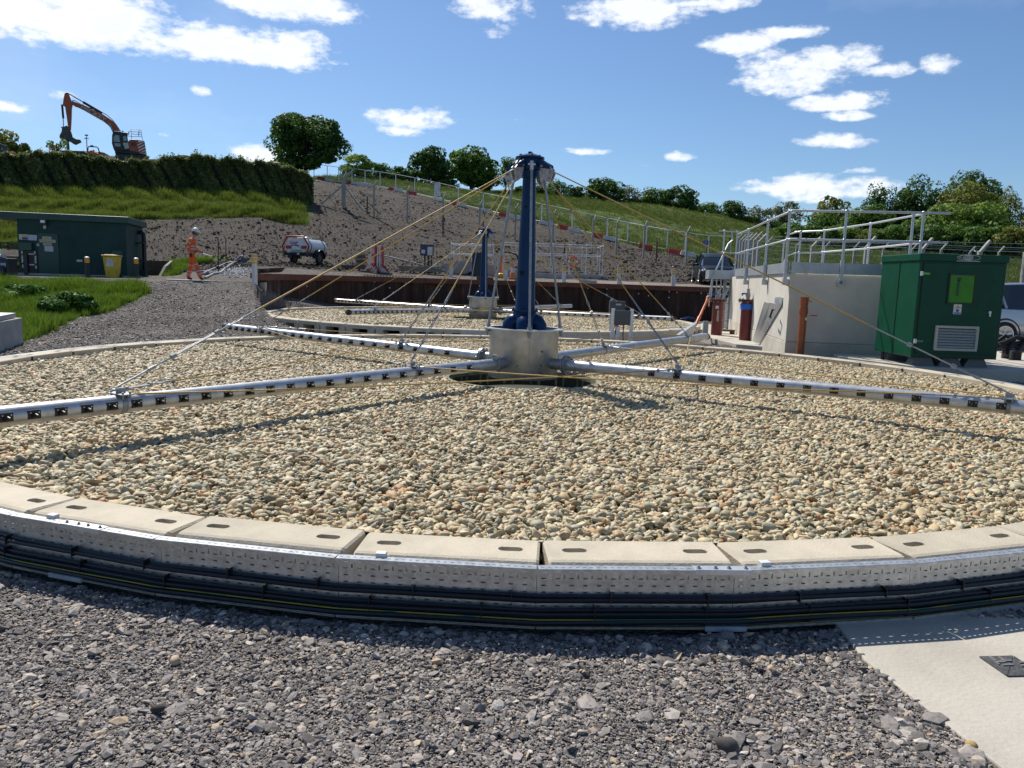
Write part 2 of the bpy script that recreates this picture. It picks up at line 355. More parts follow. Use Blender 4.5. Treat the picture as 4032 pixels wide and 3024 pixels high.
# ------------------------------------------------------------------ the lie of the land
# each line of sight: u, depth of the retaining wall, ground before it, ground behind it (depth, height)
FARL = [(80, 12.2), (105, 12.6), (200, 8), (900, 0)]
COLS = [
 (-3200, 28, [(0, -.03), (12, -.03), (18, .15), (22, .55), (28, 1.15)], [(28, 1.15), (38, 1.3), (44, 2.0), (58, 5.4), (66, 8.2), (72, 10.3)] + FARL),
 (0, 28, [(0, -.03), (13, -.03), (17, .1), (22, .6), (28, 1.15)], [(28, 1.16), (38, 1.3), (44, 2.1), (58, 5.4), (66, 8.2), (72, 10.3)] + FARL),
 (600, 28, [(0, -.03), (14, -.03), (18, .12), (22, .62), (25.5, 1.1), (28, 1.2)], [(28, 1.2), (38, 1.35), (44, 2.2), (58, 5.5), (66, 8.4), (72, 10.4)] + FARL),
 (1000, 27.4, [(0, -.03), (15, -.03), (19, .15), (23, .7), (26, 1.15), (27.4, 1.24)], [(27.4, 1.25), (36, 1.75), (42, 2.1), (46, 2.6), (58, 5.6), (66, 8.3), (72, 10.0), (80, 12), (105, 14.0), (200, 10), (900, 0)]),
 (1020, 27.8, [(0, -.03), (15, -.03), (20, .2), (24, .7), (27.8, 1.15)], [(27.8, 1.52), (36, 1.8), (42, 2.1), (46, 2.7), (58, 5.6), (66, 8.3), (72, 9.7), (80, 11.2), (105, 14.2), (200, 10), (900, 0)]),
 (1120, 31.5, [(0, -.03), (18, -.02), (24, .2), (28, .5), (31.5, .66)], [(31.5, 1.52), (45, 2.2), (50, 3.0), (58, 5.2), (66, 7.8), (80, 10.8), (100, 13.8), (125, 16.5), (200, 14), (900, 0)]),
 (1330, 35.8, [(0, -.03), (24, -.02), (30, .1), (35.8, .25)], [(35.8, 1.52), (46, 2.1), (50, 2.8), (58, 4.9), (66, 7.3), (80, 10.3), (104, 13.4), (130, 17.4), (180, 17), (900, 0)]),
 (1500, 38, [(0, -.03), (30, -.02), (38, .0)], [(38, 1.52), (46, 2.0), (50, 2.5), (58, 4.4), (66, 6.5), (80, 9.2), (101, 12.6), (130, 17.1), (180, 17), (900, 0)]),
 (2000, 41.5, [(0, -.03), (35, -.03), (41.5, -.03)], [(41.5, 1.5), (46, 1.85), (50, 2.2), (56, 3.3), (64, 5.0), (88, 8.6), (150, 18.2), (200, 18), (900, 0)]),
 (2500, 40.5, [(0, -.03), (35, -.05), (40.5, -.06)], [(40.5, 1.5), (45, 1.8), (48, 2.2), (61, 3.7), (73, 4.75), (110, 10.5), (160, 17.6), (210, 17.5), (900, 0)]),
 (2790, 37.5, [(0, -.03), (30, -.05), (37.5, -.06)], [(37.5, 1.5), (44, 1.8), (58, 3.0), (70, 3.9), (110, 9.5), (165, 16.3), (220, 16), (900, 0)]),
 (2860, 37.5, [(0, -.03), (28, .1), (34, .8), (37.5, 1.45)], [(37.5, 1.5), (44, 1.8), (60, 2.9), (110, 8.6), (168, 15.6), (220, 15), (900, 0)]),
 (3050, 36, [(0, -.03), (20, .0), (26, .3), (36, 1.2)], [(36, 1.2), (45, 1.8), (60, 2.5), (100, 6.8), (170, 13.6), (220, 13), (900, 0)]),
 (3300, 34, [(0, -.03), (15, .0), (20, .2), (34, 1.1)], [(34, 1.1), (45, 1.7), (62, 2.6), (100, 6.2), (140, 9.6), (220, 11), (900, 0)]),
 (4032, 30, [(0, -.03), (13, .05), (20, .30), (30, .8)], [(30, .8), (50, 1.9), (62, 2.6), (95, 5.6), (125, 7.8), (220, 9), (900, 0)]),
 (7200, 30, [(0, -.03), (13, .05), (20, .30), (30, .8)], [(30, .8), (50, 1.9), (62, 2.6), (95, 5.6), (125, 7.8), (220, 9), (900, 0)]),
]
CU = np.array([(c[0] - 2016) / FPX for c in COLS]); CYW = np.array([c[1] for c in COLS], float)
def wallY(s): return np.interp(s, CU, CYW)
def groundz(x, y, force=None):
    x = np.atleast_1d(np.asarray(x, float)); y = np.atleast_1d(np.asarray(y, float)); yy = np.maximum(y, .05)
    s = np.clip(x / yy, CU[0] + 1e-6, CU[-1] - 1e-6); i = np.clip(np.searchsorted(CU, s) - 1, 0, len(CU) - 2); t = (s - CU[i]) / (CU[i + 1] - CU[i])
    Yw = wallY(s); hi = (yy > Yw) if force is None else force; out = np.zeros_like(s)
    lo_v = np.zeros((len(COLS), len(s))); hi_v = np.zeros_like(lo_v)
    for k, c in enumerate(COLS):
        use = (i == k) | (i + 1 == k)
        if not use.any(): continue
        lo_v[k, use] = np.interp(np.minimum(yy[use] * c[1] / Yw[use], c[1]), [p[0] for p in c[2]], [p[1] for p in c[2]])
        hi_v[k, use] = np.interp(np.maximum(yy[use], c[1]) if True else 0, [p[0] for p in c[3]], [p[1] for p in c[3]])
    j = np.arange(len(s)); ts = t * t * (3 - 2 * t) * .35 + t * .65
    lo = lo_v[i, j] * (1 - ts) + lo_v[i + 1, j] * ts; hh = hi_v[i, j] * (1 - ts) + hi_v[i + 1, j] * ts
    return np.where(hi, hh, lo)
def gz(x, y): return float(groundz(x, y)[0])
def hit(u, v):
    "where the line of sight through (u, v) first meets the ground"
    d = rt * ((u - 2016) / FPX) + up * (-(v - 1512) / FPX) + fwd; d = d / d.y
    Y = np.concatenate([np.arange(2, 60, .08), np.arange(60, 260, .4)]); z = CZ + d.z * Y; g = groundz(d.x * Y, Y); k = np.where(z <= g)[0]
    if len(k) == 0: return None
    k = k[0]; return Vector((d.x * Y[k], Y[k], float(g[k])))
def inpoly(px, py, poly):
    px = np.asarray(px); py = np.asarray(py); ins = np.zeros(px.shape, bool); n = len(poly)
    for i in range(n):
        x1, y1 = poly[i]; x2, y2 = poly[(i + 1) % n]
        c = ((y1 > py) != (y2 > py)) & (px < (x2 - x1) * (py - y1) / (y2 - y1 + 1e-12) + x1); ins ^= c
    return ins
# ------------------------------------------------------------------ ground
C1 = Vector((0.15, 11.0, 0)); C2 = Vector((-1.1, 27.4, 0)); RIN = 7.154; A0 = -.3768; DA = .1268
def bed_r(x, y, c): return np.hypot(x - c.x, y - c.y)
HILLB_U = [1222, 1500, 2000, 2516, 2700, 2850, 2950, 3200, 4032, 7000]; HILLB_Y = [112, 101, 88.5, 73.5, 70, 62, 46, 37, 31, 31]
BANK_U = [-3000, 100, 300, 570, 823, 1203]; BANK_Y = [46, 46, 50, 56.5, 57.2, 58.2]
PATCH = [(-900, 1108), (0, 1102), (475, 1120), (592, 1151), (443, 1226), (316, 1250), (190, 1306), (100, 1345), (-40, 1380), (-900, 1420)]
TUFTP = [(640, 1075), (665, 1030), (735, 1008), (890, 1003), (905, 1022), (830, 1036), (770, 1042), (700, 1082), (650, 1090)]
def terrain():
    S = np.concatenate([np.arange(-1.75, -.74, .01), np.arange(-.74, .74, .0038), np.arange(.74, 1.76, .01)])
    tau = np.concatenate([[.004], np.linspace(.02, 1, 110)])
    dl = [0.0]; st = .22
    while dl[-1] < 34: dl.append(dl[-1] + st)
    while dl[-1] < 160: dl.append(dl[-1] + 1.2)
    while dl[-1] < 860: dl.append(dl[-1] + 30)
    dl = np.array(dl); Yw = wallY(S)
    YL = tau[:, None] * Yw[None, :]; YU = Yw[None, :] + dl[:, None]
    XL = YL * S; XU = YU * S
    ZL = groundz(XL.ravel(), YL.ravel(), np.zeros(XL.size, bool)).reshape(XL.shape); ZU = groundz(XU.ravel(), YU.ravel(), np.ones(XU.size, bool)).reshape(XU.shape)
    X = np.vstack([XL, XU]); Y = np.vstack([YL, YU]); Z = np.vstack([ZL, ZU]); nr, nc = X.shape
    U, V = proj(X.ravel(), Y.ravel(), Z.ravel()); U = 2016 + FPX * (X / Y); U = U.ravel(); V = V.ravel(); x = X.ravel(); y = Y.ravel(); z = Z.ravel().copy()
    lower = np.zeros((nr, nc), bool); lower[:len(tau)] = True; lower = lower.ravel()
    # cheap value noise
    def vn(x, y, sc, seed):
        r = np.random.default_rng(seed); T = r.random((256, 256)); a = x * sc; b = y * sc; i = np.floor(a).astype(int); j = np.floor(b).astype(int); fa = a - i; fb = b - j
        fa = fa * fa * (3 - 2 * fa); fb = fb * fb * (3 - 2 * fb)
        g = lambda p, q: T[p % 256, q % 256]
        return (g(i, j) * (1 - fa) + g(i + 1, j) * fa) * (1 - fb) + (g(i, j + 1) * (1 - fa) + g(i + 1, j + 1) * fa) * fb - .5
    n1 = vn(x, y, .35, 1); n2 = vn(x, y, 1.1, 2); n3 = vn(x, y, 3.1, 3); n4 = vn(x, y, .08, 4)
    grass = np.zeros(len(x)); 
    hb = np.interp(U, HILLB_U, HILLB_Y); hl = (U > 1222 + n1 * 20) & (y > hb + n1 * 2.5)
    bl = (U < 1212 + n2 * 30 + np.maximum(y - 66, 0) * 1.2) & (y > np.interp(U, BANK_U, BANK_Y) + n1 * 2.2 + n2 * .8)
    grass[hl | bl] = 1
    pu, pv = U, V
    grass[lower & inpoly(pu, pv + n2 * 12, PATCH)] = 1; grass[inpoly(pu, pv, TUFTP) & (y < 60)] = 1
    soil = np.where(~lower & (grass < .5) & (y > np.interp(U, [0, 1000, 1330, 2000, 2500, 2790, 3000], [38, 36.5, 40, 45.2, 44, 41, 40])), 1.0, 0.0)
    dust = np.clip(1.3 - np.abs(y - wallY(S)[None, :].repeat(nr, 0).ravel() - 2.5) / 3.0, 0, 1) * np.clip((U - 1900) / 500, 0, 1) * (~lower)
    amp = soil * .09 + grass * .16 * (y > 30) + (1 - soil) * (1 - grass) * .02
    far = np.clip((220 - y) / 120, 0, 1)
    z += amp * (n1 * .5 + n2 * .75 + n3 * .45) * far * np.where(~lower & (y < np.interp(U, CU * FPX + 2016, CYW) + 1.0), .1, 1)
    z += n4 * .5 * (y > 60) * far
    for c in (C1, C2): z[bed_r(x, y, c) < 7.6] = np.minimum(z[bed_r(x, y, c) < 7.6], -.03)
    # smooth the masks a little
    def sm(a): a = a.reshape(nr, nc); b = a.copy(); b[1:-1, 1:-1] = (a[1:-1, 1:-1] * 2 + a[:-2, 1:-1] + a[2:, 1:-1] + a[1:-1, :-2] + a[1:-1, 2:]) / 6; return b.ravel()
    grass = sm(grass); soil = sm(soil)
    idx = np.arange(nr * nc).reshape(nr, nc); F = np.stack([idx[:-1, :-1], idx[:-1, 1:], idx[1:, 1:], idx[1:, :-1]], -1).reshape(-1, 4)
    m = bpy.data.materials.new('ground'); m.use_nodes = True; t = m.node_tree; n = t.nodes; l = t.links; b = n['Principled BSDF']; b.inputs['Roughness'].default_value = .95; b.inputs['Specular IOR Level'].default_value = .15
    tc = n.new('ShaderNodeTexCoord')
    def nz(sc, det=5, sx=1, sy=1, dist=0):
        mp = n.new('ShaderNodeMapping'); mp.inputs['Scale'].default_value = (sx, sy, 1); l.new(tc.outputs['Object'], mp.inputs[0])
        q = n.new('ShaderNodeTexNoise'); q.inputs['Scale'].default_value = sc; q.inputs['Detail'].default_value = det; q.inputs['Roughness'].default_value = .7; q.inputs['Distortion'].default_value = dist; l.new(mp.outputs[0], q.inputs['Vector']); return q.outputs['Fac']
    def rp(src, stops):
        q = n.new('ShaderNodeValToRGB')
        while len(q.color_ramp.elements) < len(stops): q.color_ramp.elements.new(.5)
        for e, (p, c) in zip(q.color_ramp.elements, stops): e.position = p; e.color = (*c, 1)
        l.new(src, q.inputs[0]); return q.outputs[0]
    def mx(f, a, bb, mode='MIX'):
        q = n.new('ShaderNodeMix'); q.data_type = 'RGBA'; q.blend_type = mode
        if isinstance(f, float): q.inputs[0].default_value = f
        else: l.new(f, q.inputs[0])
        for s_, v in ((6, a), (7, bb)):
            if isinstance(v, tuple): q.inputs[s_].default_value = (*v, 1)
            else: l.new(v, q.inputs[s_])
        return q.outputs[2]
    vo = n.new('ShaderNodeTexVoronoi'); vo.inputs['Scale'].default_value = 38; l.new(tc.outputs['Object'], vo.inputs['Vector'])
    vh = n.new('ShaderNodeSeparateColor'); l.new(vo.outputs['Color'], vh.inputs[0])
    vo2 = n.new('ShaderNodeTexVoronoi'); vo2.inputs['Scale'].default_value = 13; l.new(tc.outputs['Object'], vo2.inputs['Vector'])
    vh2 = n.new('ShaderNodeSeparateColor'); l.new(vo2.outputs['Color'], vh2.inputs[0])
    gcol = rp(vh.outputs[0], [(0, (.085, .08, .08)), (.45, (.17, .16, .155)), (.8, (.25, .235, .22)), (1, (.40, .37, .33))])
    gcol2 = rp(vh2.outputs[0], [(0, (.10, .095, .09)), (.5, (.17, .16, .155)), (1, (.30, .275, .25))])
    gcol = mx(.4, gcol, gcol2); gcol = mx(.75, gcol, rp(nz(.5, 6), [(.3, (.70, .66, .62)), (.7, (1.15, 1.1, 1.05))]), 'MULTIPLY')
    gcol = mx(.6, gcol, rp(nz(2.6, 8, 1, .35, .6), [(.34, (.45, .40, .36)), (.5, (1, 1, 1)), (.8, (1.25, 1.2, 1.15))]), 'MULTIPLY')
    scol = rp(nz(1.1, 9), [(.28, (.060, .051, .043)), (.45, (.088, .076, .064)), (.6, (.112, .098, .083)), (.8, (.150, .132, .112))])
    scol = mx(.7, scol, rp(nz(7, 6), [(.3, (.45, .42, .4)), (.5, (1, 1, 1)), (.72, (1.35, 1.3, 1.25))]), 'MULTIPLY')
    grc = rp(nz(.7, 8), [(.28, (.055, .085, .015)), (.45, (.085, .135, .018)), (.6, (.13, .19, .025)), (.75, (.19, .20, .05))])
    grc = mx(.7, grc, rp(nz(5, 6, 1, .4), [(.3, (.5, .55, .45)), (.55, (1, 1, 1)), (.8, (1.3, 1.25, 1.1))]), 'MULTIPLY')
    hillc = rp(nz(.045, 8, 1, 1.6), [(.3, (.062, .100, .018)), (.5, (.098, .145, .024)), (.65, (.135, .165, .036)), (.8, (.17, .17, .055))])
    hillc = mx(.55, hillc, rp(nz(.9, 6, 1, .35), [(.3, (.6, .62, .55)), (.5, (1, 1, 1)), (.75, (1.25, 1.2, 1.1))]), 'MULTIPLY')
    va = n.new('ShaderNodeVertexColor'); va.layer_name = 'mask'; sp = n.new('ShaderNodeSeparateColor'); l.new(va.outputs[0], sp.inputs[0])
    va2 = n.new('ShaderNodeVertexColor'); va2.layer_name = 'mask2'; sp2 = n.new('ShaderNodeSeparateColor'); l.new(va2.outputs[0], sp2.inputs[0])
    dcol = rp(nz(1.5, 8), [(.3, (.22, .185, .16)), (.5, (.32, .275, .235)), (.7, (.42, .37, .31))])
    c = mx(sp.outputs[2], gcol, dcol); c = mx(sp.outputs[1], c, scol); g2 = mx(sp2.outputs[0], grc, hillc); c = mx(sp.outputs[0], c, g2)
    l.new(c, b.inputs['Base Color'])
    bp = n.new('ShaderNodeBump'); bp.inputs['Strength'].default_value = .8; bp.inputs['Distance'].default_value = .06
    hh = n.new('ShaderNodeMath'); hh.operation = 'ADD'; l.new(nz(9, 6), hh.inputs[0]); l.new(vo.outputs['Distance'], hh.inputs[1]); l.new(hh.outputs[0], bp.inputs['Height']); l.new(bp.outputs[0], b.inputs['Normal'])
    o = npmesh('ground', np.stack([x, y, z], -1), F, m, smooth=True); tag(o, kind='structure')
    a = o.data.color_attributes.new('mask', 'FLOAT_COLOR', 'POINT'); a.data.foreach_set('color', np.stack([grass, soil, dust, np.ones(len(x))], -1).astype(np.float32).ravel())
    a = o.data.color_attributes.new('mask2', 'FLOAT_COLOR', 'POINT'); h = np.clip((y - 60) / 15, 0, 1) * (U > 1222); a.data.foreach_set('color', np.stack([h, h, h, np.ones(len(x))], -1).astype(np.float32).ravel())
    return m
GROUNDM = terrain()
# the same gravel continuing all round and behind the viewer
gm = MB(); gm.lathe([(1e-3, -.07), (60, -.07), (900, -.07)], (0, 0, 0), 48)
gp = mat('far_gravel', (.2, .19, .18), .95, 0, (.12, .11, .105), 2)
o = gm.build('gravel_ground', gp); tag(o, kind='structure')

# ------------------------------------------------------------------ pebble beds
PEB = rampmat('pebble', [(0, (.54, .42, .24)), (.18, (.68, .58, .37)), (.33, (.44, .31, .16)), (.44, (.38, .36, .26)), (.58, (.63, .55, .36)), (.70, (.28, .25, .15)), (.79, (.54, .30, .13)), (.86, (.46, .43, .31)), (.93, (.08, .085, .03)), (1, (.76, .70, .53))], rough=.62, bump=.25, bscale=3.0, spec=.35)
BEDB = mat('gap_shade_bed', (.09, .07, .035), .95, 0, (.03, .028, .014), 14, bump=.8, bscale=30)  # dark colour stands in for the shade in the gaps between pebbles
pv = [stone('pebble_%d' % i, PEB, 2, .27, fl, i) for i, fl in enumerate([(1, .78, .5), (1.15, .66, .42), (.95, .85, .5), (1.35, .72, .38), (.9, .7, .62), (1.05, .9, .34)])]
def pebbles(name, c, zt, n, size, label):
    P = []; nn = 0
    k = int(n * 1.3); r = np.sqrt(RNG.random(k)) * (RIN + .02); a = RNG.random(k) * 2 * PI
    x = c.x + r * np.cos(a); y = c.y + r * np.sin(a); ok = np.hypot(x - c.x, y - c.y) > 1.1
    s = x / y; ok &= np.abs(s) < .74
    x = x[ok]; y = y[ok]; m = len(x)
    lay = RNG.random(m); sz = size * np.exp(RNG.normal(0, .36, m)); sz = np.clip(sz, size * .4, size * 2.3)
    z = zt - .042 + lay * .046 + .012 * np.sin(x * 1.7) * np.cos(y * 1.3)
    P = np.stack([x, y, z], -1); ROT = np.stack([RNG.normal(0, .45, m), RNG.normal(0, .45, m), RNG.random(m) * 2 * PI], -1)
    SCL = np.stack([sz] * 3, -1)
    scatter(name, P, ROT, SCL, pv, PEB, label)
pebbles('pebble_bed', C1, .228, 250000, .043, 'rounded cream and tan pebbles filling the front filter bed')
pebbles('pebble_bed', C2, .245, 100000, .055, 'rounded cream pebbles filling the rear filter bed')
for c, zt in ((C1, .185), (C2, .205)):
    b = MB(); b.lathe([(1.04, zt - .02), (1.3, zt), (RIN + .05, zt)], c, 96); tag(b.build('bed_floor', BEDB), kind='structure')
    b = MB(); b.lathe([(1e-3, .02), (1.05, .02), (1.05, zt - .02)], c, 48); tag(b.build('sump_floor', mat('wet_sump', (.03, .035, .02), .5, 0, (.015, .018, .01), 6)), kind='structure')
MOSS = mat('mossy_rim', (.12, .13, .06), .9, 0, (.30, .29, .22), 7, bump=.4)
for c, zt, w in ((C1, .235, 'front'), (C2, .255, 'rear')):
    t = thing('sump_ring', c, 0, 'low mossy concrete ring in the %s pebble bed around the steel drum' % w, 'concrete ring')
    b = MB(); b.lathe([(1.05, 0), (1.05, zt), (1.115, zt), (1.115, 0)], (0, 0, 0), 64); b.build('ring_wall', MOSS, t, smooth=True)

# ------------------------------------------------------------------ kerb blocks
def bool_mesh(base, cutters):
    for k, c in enumerate(cutters):
        md = base.modifiers.new('c%d' % k, 'BOOLEAN'); md.operation = 'DIFFERENCE'; md.object = c; md.solver = 'EXACT'
    bpy.context.view_layer.update()
    me = bpy.data.meshes.new_from_object(base.evaluated_get(bpy.context.evaluated_depsgraph_get()))
    for o in [base] + cutters: bpy.data.objects.remove(o)
    return me
BL, BD, BH = .89, .315, .33
def slot_cutter(cx, cy, w, d, z0, z1):
    m = MB(); pts = []
    for i in range(12):
        a = 2 * PI * i / 12; pts.append((cx + (w / 2 - d / 2) * (1 if math.cos(a) > 0 else -1) + d / 2 * math.cos(a), cy + d / 2 * math.sin(a)))
    m.prism(pts, z0, z1, 'xy'); return m.build('cut', CONC)
def make_block(feet):
    b = MB(); prof = [(0, -BH), (0, -.008), (-.008, 0), (-BD + .035, 0), (-BD + .016, -.006), (-BD + .004, -.018), (-BD, -.036), (-BD, -BH)]
    n = len(prof); xs = [-BL / 2, -BL / 2 + .012, BL / 2 - .012, BL / 2]; vs = []; fs = []
    for i, x in enumerate(xs):
        ins = .010 if i in (0, 3) else 0
        for (y, z) in prof: vs.append((x, y + (ins if y < -.1 else -ins), z - (ins if z > -.1 else 0)))
    for k in range(3):
        for i in range(n): fs.append((k * n + i, k * n + (i + 1) % n, k * n + n + (i + 1) % n, k * n + n + i))
    fs += [tuple(range(n)), tuple(reversed(range(3 * n, 4 * n)))]
    b.add(vs, fs); o = b.build('block', CONC)
    cut = [slot_cutter(-BL * .34, -.15, .125, .062, -.085, .05), slot_cutter(BL * .34, -.15, .125, .062, -.085, .05)]
    if feet:
        c = MB(); c.box((0, -.17, -BH + .08), (.48, .60, .28)); cut.append(c.build('cut', CONC))
        c = MB(); c.box((0, -.35, -.14), (.34, .16, .10)); 
    me = bool_mesh(o, cut); me.materials.clear(); me.materials.append(CONC)
    return me
CONCB = mat('kerb_concrete', (.53, .47, .36), .85, 0, (.39, .345, .265), 3.0, bump=.22, bscale=70, detail=10, ramp=(.3, .6), objrand=.08)
blkA, blkB = make_block(False), make_block(True)
for me in (blkA, blkB): me.materials.clear(); me.materials.append(CONCB)
SEAL = MB(); SEAL.box((0, .004, -.15), (.034, .01, .28)); sealme = None
def ring(c, joints, zt, me, word, seal):
    global sealme
    items = []
    for k in range(len(joints)):
        a0 = joints[k]; a1 = joints[(k + 1) % len(joints)]
        if a1 < a0: a1 += 2 * PI
        am = (a0 + a1) / 2; half = (a1 - a0) / 2; ch = 2 * RIN * math.sin(half)
        t = thing('kerb_block', (c.x + RIN * math.cos(half) * math.sin(am), c.y - RIN * math.cos(half) * math.cos(am), zt), am, None, 'kerb block')
        t.location.z += RNG.normal(0, .003); t.rotation_euler.z += RNG.normal(0, .003)
        # local -y points outwards
        o = bpy.data.objects.new('block', me); COL.objects.link(o); o.parent = t; o.scale.x = (ch - .012) / BL
        if seal:
            if sealme is None:
                s = SEAL.build('joint_seal', BLACK, t); sealme = s.data; s.location.x = ch / 2
            else:
                s = bpy.data.objects.new('joint_seal', sealme); COL.objects.link(s); s.parent = t; s.location.x = ch / 2
        mx_, my_ = t.location.x, t.location.y; u, v = proj(mx_, my_, zt); items.append((t, float(u), my_))
    for side in ('near', 'far'):
        L_ = sorted([i for i in items if (i[2] < c.y) == (side == 'near')], key=lambda i: i[1])
        vis = [i for i in L_ if -60 < i[1] < 4090 and i[2] > .5]; 
        for j, i in enumerate(vis):
            tag(i[0], 'concrete kerb block, %s from left on %s edge of %s pebble bed' % (ORD[j] if j < 20 else 'twenty-%s' % ORD[j - 20], side, word), group='kerb blocks around the %s pebble bed' % word)
        for i in L_:
            if i not in vis:
                if i[2] > 1.5 and abs(i[0].location.x / i[0].location.y) > 1.1: bpy.data.objects.remove(i[0].children[0]); [bpy.data.objects.remove(q) for q in list(i[0].children)]; bpy.data.objects.remove(i[0]); continue
                tag(i[0], 'concrete kerb block of %s pebble bed just beyond %s edge of photo' % (word, 'left' if i[1] < 2016 else 'right'), group='kerb blocks around the %s pebble bed' % word)
segs = [(0, 6, 6), (6, 16.25, 10), (16.25, 20.25, 4), (20.25, 28.74, 9), (28.74, 30.74, 2), (30.74, 34.87, 4), (34.87, 39.87, 5), (39.87, 2 * PI / DA, 10)]
J1 = []
for a, b, n_ in segs: J1 += [A0 + DA * (a + (b - a) * i / n_) for i in range(n_)]
ring(C1, J1, .30, blkA, 'front', True)
J2 = [.03 + 2 * PI * i / 50 for i in range(50)]
ring(C2, J2, .325, blkB, 'rear', False)

# ------------------------------------------------------------------ cable tray round the front bed
def slotted(Lx, H, holes, th=.002):
    "sheet in the xz plane with rectangular slots cut right through"
    xs = sorted({0.0, Lx} | {round(h[0], 5) for h in holes} | {round(h[1], 5) for h in holes}); zs = sorted({0.0, H} | {round(h[2], 5) for h in holes} | {round(h[3], 5) for h in holes})
    xs = np.array(xs); zs = np.array(zs); occ = np.ones((len(xs) - 1, len(zs) - 1), bool); xm = (xs[1:] + xs[:-1]) / 2; zm = (zs[1:] + zs[:-1]) / 2
    for h in holes: occ[np.ix_((xm > h[0]) & (xm < h[1]), (zm > h[2]) & (zm < h[3]))] = False
    # merge runs along x to keep the sheet light
    V = []; F = []
    for j in range(len(zs) - 1):
        i = 0
        while i < len(xs) - 1:
            if not occ[i, j]: i += 1; continue
            k = i
            while k < len(xs) - 1 and occ[k, j]: k += 1
            q = len(V); V += [(xs[i], 0, zs[j]), (xs[k], 0, zs[j]), (xs[k], 0, zs[j + 1]), (xs[i], 0, zs[j + 1])]; F.append((q, q + 1, q + 2, q + 3)); i = k
    return V, F
RT = 7.492; PIT = .0665; TH = .292
def tray_mesh(Lx, H, rich=True):
    holes = []; n = int(Lx / PIT)
    for i in range(n):
        x = .022 + i * PIT
        for zc in (.262, .228, .194, .160, .092, .03): holes.append((x, x + .021, zc * H / TH - .0035, zc * H / TH + .0035))
        x2 = x + PIT / 2 + .004
        for zc in (.238, .125): holes.append((x2, x2 + .0075, zc * H / TH - .011, zc * H / TH + .011))
    V, F = slotted(Lx, H, holes)
    V2, F2 = slotted(Lx, .052, [(.012 + i * PIT / 2, .012 + i * PIT / 2 + .016, .024, .030) for i in range(int((Lx - .02) / (PIT / 2)))])
    m = MB(); m.add(V, F)
    m.add([(a, -b, H) for (a, _, b) in V2], F2); m.add([(a, -b, 0) for (a, _, b) in V2], F2)
    m.add([(0, -.052, H), (Lx, -.052, H), (Lx, -.052, H - .012), (0, -.052, H - .012)], [(0, 1, 2, 3)])
    m.add([(0, -.052, 0), (Lx, -.052, 0), (Lx, -.052, .012), (0, -.052, .012)], [(0, 1, 2, 3)])
    return m
TRAYM = mat('tray_galvanised', (.62, .63, .63), .34, .6, (.36, .37, .37), 22, bump=.06, bscale=90, ramp=(.32, .68), detail=6)
tray = thing('cable_tray', C1, 0, 'perforated galvanised cable tray bent round the outside of the front pebble bed', 'cable tray')
LS = 2 * RT * math.tan(DA / 2); tm = None; segangles = []
jt = [j - .004 for j in J1]
for k in range(len(jt)):
    a0, a1 = jt[k], jt[(k + 1) % len(jt)]
    if a1 < a0: a1 += 2 * PI
    p0 = Vector((RT * math.sin(a0), -RT * math.cos(a0), .002)); p1 = Vector((RT * math.sin(a1), -RT * math.cos(a1), .002)); w0 = p0 + C1; w1 = p1 + C1
    if max(w0.y, w1.y) < 1.4 or abs(w0.x / max(w0.y, .1)) > 1.25: continue
    ch = (p1 - p0).length; near = w0.y < 9
    if tm is None:
        o = tray_mesh(LS, TH).build('tray_segment', TRAYM, tray, fix=False); tm = o.data
        sd = o.modifiers.new('s', 'SOLIDIFY'); sd.thickness = .0018
    else:
        o = bpy.data.objects.new('tray_segment', tm); COL.objects.link(o); o.parent = tray
        if near: sd = o.modifiers.new('s', 'SOLIDIFY'); sd.thickness = .0018
    o.location = p0; o.rotation_euler.z = math.atan2(p1.y - p0.y, p1.x - p0.x); o.scale.x = (ch - .003) / LS
    segangles.append((a0, a1, p0, p1))
def on_tray(u, v, zt=.30):
    p = atz(u, v, zt) - C1; a = math.atan2(p.x, -p.y); return a
def tray_frame(a, extra=0.0):
    "a point on the straight tray run at angle a, with its direction"
    for a0, a1, p0, p1 in segangles:
        if a0 <= a < a1 or a0 <= a + 2 * PI < a1:
            t = ((a if a >= a0 else a + 2 * PI) - a0) / (a1 - a0); d = (p1 - p0).normalized(); return p0.lerp(p1, t), d, math.atan2(d.y, d.x)
for (u, v, w) in ((330, 2066, .26), (2830, 2222, .27)):
    p, d, rz = tray_frame(on_tray(u, v))
    b = MB(); b.box((0, -.026, .0035), (w, .056, .003)); b.box((0, -.054, -.008), (w, .003, .022)); s = b.build('splice_plate', GALVP, tray, loc=p + Vector((0, 0, TH)), rz=rz)
    for i in (-.42, -.12, .12, .42):
        b = MB(); b.cyl((0, 0, 0), (0, 0, .004), .011, n=12); b.cyl((0, 0, .004), (0, 0, .013), .006, n=6); b.build('bolt', GALVD, s, loc=(i * w, -.03, .005))
for (u, v, w) in ((330, 2250, .22), (2820, 2437, .2)):
    p, d, rz = tray_frame(on_tray(u, v, .0)); b = MB(); b.box((0, -.055, .006), (w, .012, .022)); b.build('lip_sleeve', mat('grey_sleeve', (.42, .45, .47), .5), tray, loc=p, rz=rz)
for (u, v) in ((225, 2030), (1510, 2175), (2990, 2205)):
    p, d, rz = tray_frame(on_tray(u, v)); b = MB(); b.box((0, .008, .0), (.05, .04, .05)); b.build('support_bracket', WHITE, tray, loc=p + Vector((0, 0, TH - .004)), rz=rz, bevel=.003)
